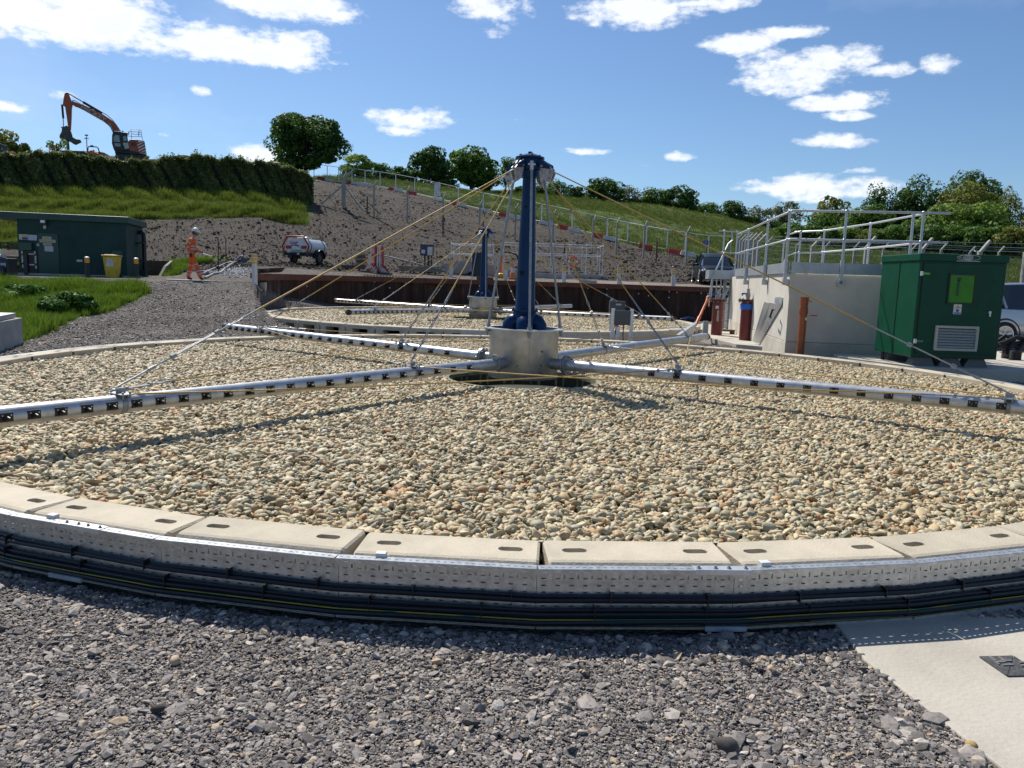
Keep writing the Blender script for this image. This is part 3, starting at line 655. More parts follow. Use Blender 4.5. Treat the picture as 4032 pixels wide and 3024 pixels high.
# cables clipped in the tray
def ring_pts(r, z, a_lo, a_hi, n, wob=.004, seed=0):
    out = []
    for i in range(n + 1):
        a = lerp(a_lo, a_hi, i / n); w = wob * (mnoise.noise(Vector((a * 9, seed * 3.3, 0))) * 2); h = .018 * mnoise.noise(Vector((a * 2.2, 7.7, seed * .13)))
        # follow the straight runs
        rr = r
        for a0, a1, p0, p1 in segangles:
            if a0 <= a < a1 or a0 <= a + 2 * PI < a1:
                t = ((a if a >= a0 else a + 2 * PI) - a0) / (a1 - a0); q = p0.lerp(p1, t); rr = r * (Vector((q.x, q.y)).length / RT); break
        out.append((rr * math.sin(a) + 0, -rr * math.cos(a), z + w + h))
    return out
AL, AH = -1.15, 1.15
def bundle(label, items, ties, zs):
    t = thing('cable_bundle', C1, 0, label, 'cables')
    for i, (dr, z, r, m, nm) in enumerate(items):
        b = MB(); b.tube(ring_pts(RT + dr, z, AL, AH, 180, .003, i + zs * 10), r, 7); b.build(nm, m, t, smooth=True)
    for a in ties:
        p = ring_pts(RT + .03, 0, a, a + 1e-4, 1)[0]; b = MB(); z0 = min(i[1] - i[2] for i in items) - .004; z1 = max(i[1] + i[2] for i in items) + .004
        b.box((0, .004, (z0 + z1) / 2), (.0045, .046, z1 - z0 - .004)); b.build('cable_tie', BLACK, t, loc=(p[0], p[1], p[2]), rz=a)
CAB = mat('black_cable', (.016, .016, .02), .38, 0, (.01, .01, .012), 30)
EG = mat('green_yellow_wire', (.28, .25, .03), .5, 0, (.015, .11, .06), 1.3, ramp=(.44, .5)); EY = mat('yellow_wire', (.26, .20, .03), .5, 0, (.12, .10, .03), 5)
bundle('pair of black cables clipped high in the perforated tray of the front bed', [(.014, .132, .012, CAB, 'cable'), (.016, .152, .010, CAB, 'cable'), (.034, .141, .011, CAB, 'cable')], [AL + .08 + i * .062 for i in range(36)], 1)
bundle('thick bundle of black cables with green and yellow wires lying low in the tray', [(.014, .022, .013, CAB, 'cable'), (.016, .046, .013, CAB, 'cable'), (.014, .070, .012, CAB, 'cable'), (.040, .026, .013, CAB, 'cable'), (.038, .064, .011, CAB, 'cable'), (.046, .046, .0035, EG, 'earth_wire'), (.050, .012, .003, EY, 'earth_wire'), (.028, .088, .008, CAB, 'cable')], [AL + .05 + i * .071 for i in range(31)], 2)
# flat tray along the near right side of the rear bed
tr2 = thing('cable_tray', C2, 0, 'galvanised cable tray along the near right side of the rear pebble bed', 'cable tray')
for i in range(9):
    a0 = R(-2) + i * DA * .985; a1 = a0 + DA * .985; p0 = Vector((RT * math.sin(a0), -RT * math.cos(a0), .02)); p1 = Vector((RT * math.sin(a1), -RT * math.cos(a1), .02))
    o = bpy.data.objects.new('tray_segment', tm); COL.objects.link(o); o.parent = tr2; o.location = p0; o.rotation_euler.z = math.atan2(p1.y - p0.y, p1.x - p0.x); o.scale.x = ((p1 - p0).length - .004) / LS

# ------------------------------------------------------------------ rotary distributor
def rope_pts(p0, p1, sag=0.0, n=8):
    return [Vector(p0).lerp(Vector(p1), i / n) - Vector((0, 0, sag * 4 * (i / n) * (1 - i / n))) for i in range(n + 1)]
def make_distributor():
    T = thing('rotary_distributor', C1, 0, 'large navy and steel rotary distributor with four pipe arms over the front pebble bed', 'distributor')
    b = MB(); b.lathe([(.40, .25), (.485, .262), (.49, .27), (.49, .945), (.478, .945), (.478, .5)], (0, 0, 0), 48)
    drum = b.build('drum', mat('drum_steel', (.52, .52, .50), .40, .62, (.33, .335, .33), 4.0, bump=.06, bscale=30, detail=8), T, smooth=True)
    b = MB(); b.lathe([(.48, .938), (.56, .938), (.562, .944), (.562, .95), (.56, .956), (.48, .956)], (0, 0, 0), 48); b.build('drum_rim', GALVP, T, smooth=True)
    for a, z in ((-60, .66), (-61, .47), (-100, .46), (-62, .36)):
        b = MB(); b.cyl((.485 * math.cos(R(a)), .485 * math.sin(R(a)), z), (.5 * math.cos(R(a)), .5 * math.sin(R(a)), z), .012, n=6); b.build('bolt', STEELD, drum)
    b = MB(); b.box((.4905 * math.cos(R(-82)), .4905 * math.sin(R(-82)), .6), (.004, .008, .66), R(-82)); b.build('seam', GALVD, drum)
    # column
    b = MB(); b.lathe([(.165, .92), (.165, 1.17), (.150, 1.20), (.140, 1.24), (.128, 1.7), (.112, 2.3), (.096, 2.8), (.09, 3.06)], (0, 0, 0), 32)
    col = b.build('column', BLUE, T, smooth=True)
    b = MB(); b.lathe([(.168, 1.185), (.19, 1.185), (.19, 1.215), (.15, 1.215)], (0, 0, 0), 32); 
    for i in range(8):
        a = R(22 + i * 45); b.cyl((.176 * math.cos(a), .176 * math.sin(a), 1.21), (.176 * math.cos(a), .176 * math.sin(a), 1.235), .011, n=6)
    b.build('column_flange', BLUE, T, smooth=True)
    for a, z, r in ((-118, 1.72, .034), (-112, 2.62, .018)):
        ca, sa = math.cos(R(a)), math.sin(R(a)); rr = .1285 if z < 2 else .104
        b = MB(); b.cyl((rr * .93 * ca, rr * .93 * sa, z), (rr * 1.012 * ca, rr * 1.012 * sa, z), r, n=16); b.build('port_hole', mat('hole_black', (.003, .003, .003), .9), col)
    # swan-neck outlets at the foot
    for k in range(4):
        a = R(55 + 90 * k) + R(35); ca, sa = math.cos(a), math.sin(a); b = MB()
        pts = [(.04 * ca, .04 * sa, 1.045), (.12 * ca, .12 * sa, 1.05), (.17 * ca, .17 * sa, 1.035), (.195 * ca, .195 * sa, .99), (.20 * ca, .20 * sa, .92), (.20 * ca, .20 * sa, .86)]
        b.tube(pts, [.115, .118, .120, .120, .118, .118], 18); b.build('outlet_bend', BLUE, T, smooth=True)
    # head
    HZ_ = lambda z: 2.94 + (z - 2.84) * .828
    b = MB(); b.lathe([(.10, 3.02), (.135, 3.025), (.135, 3.10), (.11, 3.10), (.11, 3.12), (.15, 3.125), (.165, 3.15), (.165, 3.26), (.20, 3.27), (.20, 3.295), (.165, 3.305), (.10, 3.33), (.03, 3.345), (.028, 3.37), (.001, 3.372)], (0, 0, 0), 24)
    head = b.build('head', BLUE, T, smooth=True)
    b = MB()
    for i in range(4):
        a = R(10 + 90 * i); b.cyl((.13 * math.cos(a), .13 * math.sin(a), 3.31), (.13 * math.cos(a), .13 * math.sin(a), 3.335), .02, n=8)
    b.build('lid_bolt', GALVD, head)
    PLm = mat('hanger_plate', (.50, .50, .49), .5, .35, (.30, .29, .28), 18, bump=.15)
    angs = [R(55), R(145), R(235), R(325)]
    for k, a in enumerate(angs):
        ca, sa = math.cos(a), math.sin(a); n = Vector((-sa, ca, 0)); d = Vector((ca, sa, 0))
        b = MB()
        for s_ in (-1, 1):   # blue fins
            poly = [(.14, 3.25), (.20, 3.25), (.35, 3.17), (.36, 3.12), (.33, 3.12), (.14, 3.15)]
            for q in (0,):
                pts = []
                for off in (s_ * .038, s_ * .052):
                    pts += [d * r + n * off + Vector((0, 0, z)) for (r, z) in poly]
                m_ = len(poly); b.add(pts, [(i, (i + 1) % m_, m_ + (i + 1) % m_, m_ + i) for i in range(m_)] + [tuple(reversed(range(m_))), tuple(range(m_, 2 * m_))])
        b.build('fin', BLUE, T)
        for s_ in (-1, 1):
            poly = [(.21, 3.20), (.26, 3.22), (.39, 3.11), (.405, 3.05), (.36, 2.96), (.33, 2.94), (.24, 2.99), (.19, 3.13)]
            b = MB(); pts = []
            for off in (s_ * .022, s_ * .034): pts += [d * r + n * off + Vector((0, 0, z)) for (r, z) in poly]
            m_ = len(poly); b.add(pts, [(i, (i + 1) % m_, m_ + (i + 1) % m_, m_ + i) for i in range(m_)] + [tuple(reversed(range(m_))), tuple(range(m_, 2 * m_))])
            pl = b.build('hanger_plate', PLm, T)
        b = MB()
        for (r, z) in ((.23, 3.16), (.355, 3.08), (.34, 2.99)):
            p = d * r + Vector((0, 0, z)); b.cyl(p - n * .06, p + n * .06, .017, n=8)
        b.build('pin', GALVD, T)
    # tie rods down to the rim
    for k in range(4):
        a = R(10 + 90 * k - 3); ca, sa = math.cos(a), math.sin(a); p0 = Vector((.185 * ca, .185 * sa, 3.20)); p1 = Vector((.53 * ca, .53 * sa, .86)); d = (p1 - p0).normalized()
        b = MB(); b.cyl(p0, p1, .0175, n=10); rod = b.build('tie_rod', GALVD, T, smooth=True)
        b = MB(); b.cyl(p0 - d * .02, p0 + d * .10, .028, n=8); q = p0 + d * .02; b.cyl(q + Vector((-sa, ca, 0)) * .05, q - Vector((-sa, ca, 0)) * .05, .015, n=8); b.build('fork_end', GALVP, rod)
        z = p1 + (p0 - p1) * ((.965 - .86) / (3.20 - .86)); b = MB(); b.cyl(z, z - d * .03 + Vector((0, 0, 0)), .034, n=6); b.cyl(z - d * .07, z - d * .035, .022, n=10); b.cyl(z + d * .035, z + d * .065, .034, n=6); b.cyl(z + d * .065, z + d * .12, .02, n=8); b.build('nut', GALVD, rod)
    # arms
    LA = 6.95; clampr = (2.35, 5.85); zfl, ztip = .485, .545
    PIPEM = mat('arm_pipe', (.60, .61, .62), .36, .55, (.42, .43, .44), 7, bump=.05, bscale=40, detail=7)
    for k, a in enumerate(angs):
        a += (0, 0, R(0.8), R(-.6))[k]
        ca, sa = math.cos(a), math.sin(a); d = Vector((ca, sa, 0)); n = Vector((-sa, ca, 0))
        P = lambda r: d * r + Vector((0, 0, zfl + (ztip - zfl) * (r - .5) / (LA - .5)))
        b = MB(); b.cyl(P(.72), P(LA), .074, n=24); arm = b.build('arm', PIPEM, T, smooth=True)
        b = MB(); b.cyl(P(.46), P(.70), .078, n=20); b.cyl(P(.66), P(.70), .083, n=20); b.build('stub_pipe', GALVD, arm, smooth=True)
        b = MB(); b.cyl(P(.70), P(.718), .132, n=24); b.cyl(P(.726), P(.744), .132, n=24)
        for i in range(8):
            t = 2 * PI * i / 8; q = n * math.cos(t) * .108 + Vector((0, 0, math.sin(t) * .108)); b.cyl(P(.675) + q, P(.775) + q, .011, n=6)
        b.build('flange', GALVD, arm, smooth=True)
        b = MB()
        if k == 0: b.lathe([(.078, 0), (.078, .05), (.035, .12), (.014, .15), (1e-3, .15)], n=16); M_ = Matrix.Translation(P(LA - .03)) @ d.to_track_quat('Z', 'Y').to_matrix().to_4x4(); b.v = [tuple(M_ @ Vector(p)) for p in b.v]; capm = mat('rusty_cap', (.06, .035, .028), .7, .2)
        else: b.cyl(P(LA - .05), P(LA + .02), .081, n=16); b.box(tuple(P(LA + .06)), (.09, .05, .07), a); b.cyl(P(LA - .02) + Vector((0, 0, .06)), P(LA - .02) + Vector((0, 0, .12)), .008, n=6); b.sphere(tuple(P(LA - .02) + Vector((0, 0, .135))), .016, 8, 6); capm = mat('dark_end_cap', (.07, .06, .05), .6, .3)
        b.build('end_cap', capm, arm, smooth=False)
        # spray nozzles on the trailing side
        sd = -1 if k == 3 else 1; rr = 6.72; pts = []
        while rr > (1.15 if k != 3 else 2.0): pts.append(rr); rr -= .185 + .022 * max(6.7 - rr, 0) ** 1.15 + (.04 if k == 3 else 0)
        for r_ in pts:
            p = P(r_); el_ = R(2); o_ = n * sd * math.cos(el_) + Vector((0, 0, math.sin(el_)))
            M_ = Matrix.Translation(p + o_ * .074) @ Matrix((( d.x, o_.x, 0, 0), (d.y, o_.y, 0, 0), (d.z, o_.z, 1, 0), (0, 0, 0, 1)))
            b = MB(); b.M = M_; b.box((0, -.006, .0), (.088, .02, .066)); b.box((0, .008, -.006), (.04, .02, .038)); b.M = None
            q = p + o_ * .078 + Vector((0, 0, .0)); b.cyl(q, q + o_ * .05 - Vector((0, 0, .012)), .0135, n=10)
            nz_ = b.build('nozzle', BLACK, arm)
            b = MB()
            for s2 in (-1, 1): w_ = M_ @ Vector((s2 * .028, .006, .014)); b.cyl(w_, w_ + o_ * .006, .005, n=6)
            b.build('screw', GALVP, nz_)
        for r_ in clampr:
            p = P(r_); b = MB(); b.cyl(p - d * .022, p + d * .022, .079, n=16); b.box(tuple(p + Vector((0, 0, .083))), (.10, .22, .010), a); b.box(tuple(p + Vector((0, 0, .10))), (.075, .012, .06), a)
            for s1 in (-1, 1):
                for s2 in (-1, 1):
                    q = p + d * s1 * .03 + n * s2 * .085; b.cyl(q + Vector((0, 0, .05)), q + Vector((0, 0, .105)), .009, n=6)
            b.build('rope_clamp', GALVD, arm)
    # ropes
    def rope(p0, p1, tb, sag=.0, r=.0085):
        p0, p1 = Vector(p0), Vector(p1); d = (p1 - p0).normalized(); L_ = (p1 - p0).length; q = p1 - d * tb
        b = MB(); b.tube(rope_pts(p0, q, sag, 6 if sag else 1), r, 7); ro = b.build('rope', ROPE, T, smooth=True)
        if tb > .5: b = MB(); b.cyl(p0, p0 + d * .08, r * 1.25, n=7); b.build('rope_socket', GALVP, ro)
        b = MB(); sd_ = d.cross(Vector((0, 0, 1))).normalized(); k_ = min(tb, 1.2)
        b.cyl(q - d * .05, q + d * k_ * .12, .009, n=8); b.tube([q + d * k_ * .10 - sd_ * .004, q + d * k_ * .16 - sd_ * .018, q + d * k_ * .24 - sd_ * .004], .006, 6); b.tube([q + d * k_ * .10, q + d * k_ * .16 + sd_ * .018, q + d * k_ * .24], .006, 6)
        b.cyl(q + d * k_ * .24, q + d * k_ * .36, .008, n=8)
        for s1 in (-1, 1): b.cyl(q + d * k_ * .34 + sd_ * .013 * s1, q + d * k_ * .74 + sd_ * .013 * s1, .0065, n=6)
        b.cyl(q + d * k_ * .33, q + d * k_ * .37, .021, n=8); b.cyl(q + d * k_ * .72, q + d * k_ * .76, .021, n=8)
        b.cyl(q + d * k_ * .74, q + d * k_ * .9, .008, n=8); b.cyl(q + d * k_ * .9, q + d * k_ * .95, .016, n=6); b.cyl(q + d * k_ * .88, p1, .009, n=6)
        b.build('turnbuckle', GALVD, ro, smooth=False)
    for k, a in enumerate(angs):
        d = Vector((math.cos(a), math.sin(a), 0)); n = Vector((-d.y, d.x, 0)); z0 = lambda r: zfl + (ztip - zfl) * (r - .5) / (LA - .5)
        rope(d * .395 + Vector((0, 0, 3.08)), d * clampr[1] + Vector((0, 0, z0(5.85) + .12)), 1.45)
        rope(d * .34 + Vector((0, 0, 2.97)), d * clampr[0] + Vector((0, 0, z0(2.35) + .12)), 1.05)
    for k in range(4):
        a, c = angs[k], angs[(k + 1) % 4]; d1 = Vector((math.cos(a), math.sin(a), 0)); d2 = Vector((math.cos(c), math.sin(c), 0)); n1 = Vector((-d1.y, d1.x, 0)); n2 = Vector((-d2.y, d2.x, 0))
        rope(d1 * 2.35 + n1 * .1 + Vector((0, 0, .58)), d2 * 5.85 - n2 * .1 + Vector((0, 0, .615)), .75, .03, .0075)
        rope(d1 * 5.85 + n1 * .1 + Vector((0, 0, .615)), d2 * 2.35 - n2 * .1 + Vector((0, 0, .58)), .45, .03, .0075)
    return T
dist1 = make_distributor()
dist2 = copy_tree(dist1); dist2.location = (C2.x, C2.y, .05); dist2.rotation_euler.z = R(4.5)
tag(dist2, 'smaller looking navy and steel rotary distributor on the rear pebble bed before the rusty wall', 'distributor')
for o in (dist1, dist2): o['group'] = 'rotary distributors on the pebble beds'
# ------------------------------------------------------------------ sheet pile wall
def sxy(u, Y): return Vector(((u - 2016) / FPX * Y, Y, 0))
WP = [(1013, 27.5), (1050, 29.0), (1120, 31.6), (1220, 34.0), (1330, 35.9), (1500, 38.1), (1750, 40.2), (2000, 41.6), (2250, 41.5), (2500, 40.6), (2700, 38.9), (2880, 37.0)]
wp = []
for i in range(len(WP) - 1):
    for j in range(20):
        t = j / 20; uq = lerp(WP[i][0], WP[i + 1][0], t); wp.append(sxy(uq, float(wallY((uq - 2016) / FPX)) - .42))
cum = [0.0]
for i in range(1, len(wp)): cum.append(cum[-1] + (wp[i] - wp[i - 1]).length)
def along(d):
    i = min(max(int(np.searchsorted(cum, d)) - 1, 0), len(wp) - 2); t = (d - cum[i]) / max(cum[i + 1] - cum[i], 1e-6); p = wp[i].lerp(wp[i + 1], t); j = min(i + 3, len(wp) - 1); k = max(i - 3, 0)
    dr = (wp[j] - wp[k]).normalized(); return p, dr, Vector((dr.y, -dr.x, 0))     # normal looks at the viewer
RUSTW = bpy.data.materials.new('rusty_sheet_pile'); RUSTW.use_nodes = True
_n = RUSTW.node_tree.nodes; _l = RUSTW.node_tree.links; _b = _n['Principled BSDF']; _b.inputs['Roughness'].default_value = .8
_tc = _n.new('ShaderNodeTexCoord'); _mp = _n.new('ShaderNodeMapping'); _mp.inputs['Scale'].default_value = (1, 1, .22); _l.new(_tc.outputs['Object'], _mp.inputs[0])
_no = _n.new('ShaderNodeTexNoise'); _no.inputs['Scale'].default_value = 3.2; _no.inputs['Detail'].default_value = 9; _no.inputs['Roughness'].default_value = .7; _l.new(_mp.outputs[0], _no.inputs[0])
_r = _n.new('ShaderNodeValToRGB'); _l.new(_no.outputs['Fac'], _r.inputs[0])
for _e, (_p, _c) in zip([_r.color_ramp.elements[0], _r.color_ramp.elements[1], _r.color_ramp.elements.new(.5), _r.color_ramp.elements.new(.63)], [(.3, (.018, .010, .007)), (.8, (.20, .17, .13)), (.5, (.045, .020, .011)), (.65, (.095, .040, .018))]): _e.position = _p; _e.color = (*_c, 1)
_l.new(_r.outputs[0], _b.inputs['Base Color'])
wall = thing('sheet_pile_wall', (0, 0, 0), 0, 'curved rust brown sheet pile retaining wall behind the rear pebble bed', 'wall')
tot = cum[-1]; per = 1.30; d = 0.0; k = 0
while d < tot - .1:
    e = min(d + per, tot); b = MB(); seq = [(0, 0), (.05, 0), (.18, .16), (.62, .16), (.75, 0), (1.0, 0)]; vs = []; fs = []
    for (t, off) in seq:
        p, dr, nn = along(lerp(d, e, t)); q = p - nn * off
        vs += [(q.x, q.y, -.4), (q.x, q.y, 1.44)]
    for i in range(len(seq) - 1): fs.append((2 * i, 2 * i + 2, 2 * i + 3, 2 * i + 1))
    p, dr, nn = along(lerp(d, e, .95)); 
    b.add(vs, fs); b.beam(p + nn * .012 + Vector((0, 0, -.4)), p + nn * .012 + Vector((0, 0, 1.4)), .05, .03, (nn.x, nn.y, 0)); b.build('sheet_pile', RUSTW, wall)
    d = e; k += 1
CAPM = mat('capping_rust', (.17, .055, .028), .7, .1, (.10, .035, .02), 2.5, bump=.2, detail=8)
b = MB(); vs = []; fs = []; m = len(wp) // 2
for i in range(m + 1):
    p, dr, nn = along(tot * i / m)
    for (o_, z) in ((.07, 1.33), (.07, 1.565), (.06, 1.575), (-.30, 1.575), (-.30, 1.40), (.0, 1.33)): q = p + nn * o_; vs.append((q.x, q.y, z))
for i in range(m):
    for j in range(6): fs.append((i * 6 + j, i * 6 + (j + 1) % 6, i * 6 + 6 + (j + 1) % 6, i * 6 + 6 + j))
fs += [(0, 1, 2, 3, 4, 5), tuple(m * 6 + j for j in range(6))]
b.add(vs, fs); b.build('capping_beam', CAPM, wall)
HOLE_LIGHT = mat('painted_hole_light', (.75, .75, .72), .5)  # pale discs painted to stand in for daylight showing through the lifting holes
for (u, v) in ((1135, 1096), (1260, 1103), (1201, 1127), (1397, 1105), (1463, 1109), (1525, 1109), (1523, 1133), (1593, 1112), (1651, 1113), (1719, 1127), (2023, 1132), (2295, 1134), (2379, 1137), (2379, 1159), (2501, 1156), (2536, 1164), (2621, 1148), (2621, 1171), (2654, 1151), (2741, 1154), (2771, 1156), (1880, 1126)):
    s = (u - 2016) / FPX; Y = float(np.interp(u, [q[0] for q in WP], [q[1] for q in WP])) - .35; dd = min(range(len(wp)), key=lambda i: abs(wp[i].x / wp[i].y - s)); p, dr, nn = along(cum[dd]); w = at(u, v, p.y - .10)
    b = MB(); b.cyl((0, 0, 0), nn * .012, .032, n=10); b.build('lifting_hole', HOLE_LIGHT, wall, loc=(p.x + nn.x * .02, p.y + nn.y * .02, w.z))

# ------------------------------------------------------------------ bollards
CITY = mat('bollard_grey', (.62, .64, .66), .45, .1, (.5, .52, .54), 8)
def bollard(p, h, r, label, kind='w'):
    t = thing('bollard', p, 0, label, 'bollard', 'bollards on the upper level')
    if kind == 'w':
        b = MB(); b.cyl((0, 0, -.1), (0, 0, h), r, n=20); b.build('post', CITY, t, smooth=True)
        for i in range(3): b = MB(); b.lathe([(r + .001, 0), (r + .005, .001), (r + .005, .078), (r + .001, .079)], (0, 0, h * (.60 + .115 * i)), 20); b.build('yellow_band', YEL, t, smooth=True)
        b = MB(); b.lathe([(r + .008, -.045), (r + .008, 0), (r - .01, .02), (1e-3, .022)], (0, 0, h), 20); b.build('cap', BLACK, t, smooth=True)
    else:
        b = MB(); b.lathe([(r * 1.25, -.02), (r * 1.25, .06), (r, .12), (r * .96, h * .72)], n=18); b.build('post', BLACK, t, smooth=True)
        b = MB(); b.lathe([(r * .96, h * .70), (r, h * .71), (r, h * .93), (r * .96, h * .94)], n=18); b.build('amber_band', mat('amber_band', (.85, .36, .02), .4), t, smooth=True)
        b = MB(); b.lathe([(r, h * .935), (r, h * .97), (r * .6, h * 1.0), (1e-3, h * 1.005)], n=18); b.build('cap', WHITE, t, smooth=True)
    return t
for (u, v, Y, h, lb) in ((1003, 1109, 26.8, 1.0, 'white bollard with yellow bands at the left end of the rusty wall'),
    (1776, 1098, 42.6, .97, 'white bollard with yellow bands left of the rear navy column, before a concrete chamber'), (1990, 1105, 42.5, .97, 'white bollard with yellow bands between the rear column and the traffic cone'),
    (2220, 1112, 42.3, .97, 'white bollard with yellow bands just right of the tall navy column'), (2436, 1119, 41.2, .98, 'white bollard with yellow bands, second from the right along the rusty wall'),
    (2650, 1125, 39.4, .98, 'white bollard with yellow bands nearest the dark car')):
    p = at(u, v, Y); p.z = gz(p.x, p.y) if Y > 30 else p.z; bollard(p, h, .095 if Y < 30 else .105, lb)
for (u, v, Y, lb) in ((345, 1083, 29.6, 'black bollard with amber band before the dark green kiosk, left of the yellow bin'), (538, 1084, 30.4, 'black bollard with amber band by the right corner of the green kiosk'), (4, 1082, 29.0, 'black bollard with amber band at the left edge of the photo')):
    p = at(u, v, Y); bollard((p.x, p.y, gz(p.x, p.y)), .78, .085, lb, 'k')

# ------------------------------------------------------------------ leaves
def leafmat(name, stops, tr=.42):
    stops = [(p, tuple(min(.5, v * (1.6 if name.startswith('leaf') else 1.0)) for v in c)) for p, c in stops]
    m = bpy.data.materials.new(name); m.use_nodes = True; n = m.node_tree.nodes; l = m.node_tree.links; b = n['Principled BSDF']; b.inputs['Roughness'].default_value = .55; b.inputs['Specular IOR Level'].default_value = .25
    g = n.new('ShaderNodeNewGeometry'); r = n.new('ShaderNodeValToRGB')
    while len(r.color_ramp.elements) < len(stops): r.color_ramp.elements.new(.5)
    for e, (p, c) in zip(r.color_ramp.elements, stops): e.position = p; e.color = (*c, 1)
    tc = n.new('ShaderNodeTexCoord'); no = n.new('ShaderNodeTexNoise'); no.inputs['Scale'].default_value = .55; no.inputs['Detail'].default_value = 3; l.new(tc.outputs['Object'], no.inputs[0])
    ad = n.new('ShaderNodeMath'); ad.operation = 'MULTIPLY_ADD'; l.new(g.outputs['Random Per Island'], ad.inputs[0]); ad.inputs[1].default_value = .6
    s2 = n.new('ShaderNodeMath'); s2.operation = 'MULTIPLY_ADD'; l.new(no.outputs['Fac'], s2.inputs[0]); s2.inputs[1].default_value = 1.2; s2.inputs[2].default_value = -.42; l.new(s2.outputs[0], ad.inputs[2])
    l.new(ad.outputs[0], r.inputs[0]); l.new(r.outputs[0], b.inputs['Base Color'])
    t = n.new('ShaderNodeBsdfTranslucent'); l.new(r.outputs[0], t.inputs[0]); mx = n.new('ShaderNodeMixShader'); mx.inputs[0].default_value = tr; l.new(b.outputs[0], mx.inputs[1]); l.new(t.outputs[0], mx.inputs[2]); l.new(mx.outputs[0], n['Material Output'].inputs[0])
    return m
LF = {'dark': leafmat('leaf_dark', [(0, (.016, .036, .010)), (.4, (.032, .070, .014)), (.8, (.062, .118, .022)), (1, (.10, .16, .03))]),
      'mid': leafmat('leaf_mid', [(0, (.028, .058, .010)), (.4, (.052, .108, .016)), (.8, (.095, .165, .026)), (1, (.15, .22, .04))]),
      'light': leafmat('leaf_light', [(0, (.05, .09, .016)), (.4, (.095, .155, .026)), (.8, (.16, .23, .045)), (1, (.24, .29, .075))]),
      'olive': leafmat('leaf_olive', [(0, (.055, .070, .014)), (.4, (.105, .125, .024)), (.8, (.165, .175, .04)), (1, (.22, .22, .06))]),
      'grey': leafmat('leaf_grey', [(0, (.055, .065, .03)), (.4, (.095, .11, .05)), (.8, (.15, .16, .085)), (1, (.22, .22, .13))]),
      'hedge': leafmat('leaf_hedge', [(0, (.025, .038, .012)), (.4, (.06, .082, .024)), (.8, (.13, .15, .05)), (1, (.26, .26, .12))], .45),
      'bramble': leafmat('leaf_bramble', [(0, (.016, .045, .008)), (.4, (.035, .085, .013)), (.8, (.07, .15, .022)), (1, (.11, .20, .035))])}
BARK = mat('bark', (.09, .07, .05), .9, 0, (.04, .032, .025), 6, bump=.5)
def leaf_quads(P, Nn, size, rng, curl=.3):
    n = len(P); Nn = Nn / np.maximum(np.linalg.norm(Nn, axis=1, keepdims=True), 1e-6)
    a = np.cross(Nn, rng.normal(size=(n, 3))); a /= np.maximum(np.linalg.norm(a, axis=1, keepdims=True), 1e-6); b = np.cross(Nn, a)
    s = (size * np.exp(rng.normal(0, .35, n)))[:, None]; w = s * rng.uniform(.45, .8, (n, 1))
    V = np.stack([P - a * s, P - b * w + Nn * s * curl, P + a * s, P + b * w + Nn * s * curl * rng.uniform(-1, 1, (n, 1))], 1).reshape(-1, 3)
    return V, np.arange(4 * n).reshape(-1, 4)
def crown_points(n, W, D, H, rng, nb, lobes=.34, hollow=.75, thin=0.0, zlow=.0):
    "leaf centres on the shells of many lobes spread through a domed crown"
    cs = []; 
    while len(cs) < nb:
        q = rng.uniform(-1, 1, 3); q[2] = rng.uniform(-.9, 1)
        if (q ** 2).sum() > 1: continue
        if (q ** 2).sum() < .3 and rng.random() < .75: continue
        if any(((q * .8 - c) ** 2).sum() < (lobes * .55) ** 2 for c in cs) and rng.random() < .9: continue
        cs.append(q * .8)
    cs = np.array(cs); rad = lobes * rng.uniform(.6, 1.25, nb)
    i = rng.integers(0, nb, n); q = rng.normal(size=(n, 3)); q /= np.linalg.norm(q, axis=1, keepdims=True)
    rr = rad[i] * np.cbrt(rng.uniform(hollow ** 3, 1, n)); P = cs[i] + q * rr[:, None] * np.array([1, 1, .82])
    keep = np.ones(n, bool)
    if thin: keep = rng.random(n) > thin * (np.sin(P[:, 0] * 9 + cs[i][:, 1] * 20) * .5 + .5)
    P = P[keep]; q = q[keep]
    P[:, 0] *= W / 2; P[:, 1] *= D / 2; P[:, 2] = (P[:, 2] + 1) * H / 2 * (1 - zlow) + zlow * H
    return P, q + np.array([0, 0, .35]), cs
def tree(u, vt, vb, wpx, Y, tone, label, n=7800, leaf=None, nb=30, trunk=.03, thin=0.0, seed=0, lobes=.34, cat='tree', nm='broadleaf_tree', group='trees along the skyline', sink=1.5, hollow=.75, dz=.8):
    rng = np.random.default_rng(seed + int(u)); top = at(u, vt, Y); base = at(u, vb, Y); x, y = top.x, Y; zb = min(gz(x, y), base.z) if sink else base.z
    H = top.z - zb; Wd = wpx / FPX * Y; t = thing(nm, (x, y, zb), 0, label, cat, group)
    cz = H * trunk
    P, q, cs = crown_points(n, Wd, Wd * dz, H - cz, rng, nb, lobes, hollow, thin); P[:, 2] += cz
    V, F = leaf_quads(P, q + rng.normal(0, .5, P.shape), leaf or min(max(Wd * .02, .13), .22), rng); npmesh('crown', V, F, LF[tone], t)
    b = MB(); r0 = max(Wd * .03, .12); b.tube([(0, 0, -sink), (0, 0, H * .2), (Wd * .01, 0, H * .45), (-Wd * .01, 0, H * .75)], [r0 * 1.3, r0, r0 * .7, r0 * .25], 8); b.build('trunk', BARK, t)
    b = MB()
    for c in cs[:16]:
        e = Vector((c[0] * Wd / 2, c[1] * Wd * dz / 2, cz + (c[2] + 1) * (H - cz) / 2)); s0 = Vector((0, 0, min(e.z * .55, H * .5))); b.tube([s0, s0.lerp(e, .5) + Vector((0, 0, -H * .03)), e], [r0 * .4, r0 * .22, r0 * .08], 5)
    b.build('limb', BARK, t)
    return t
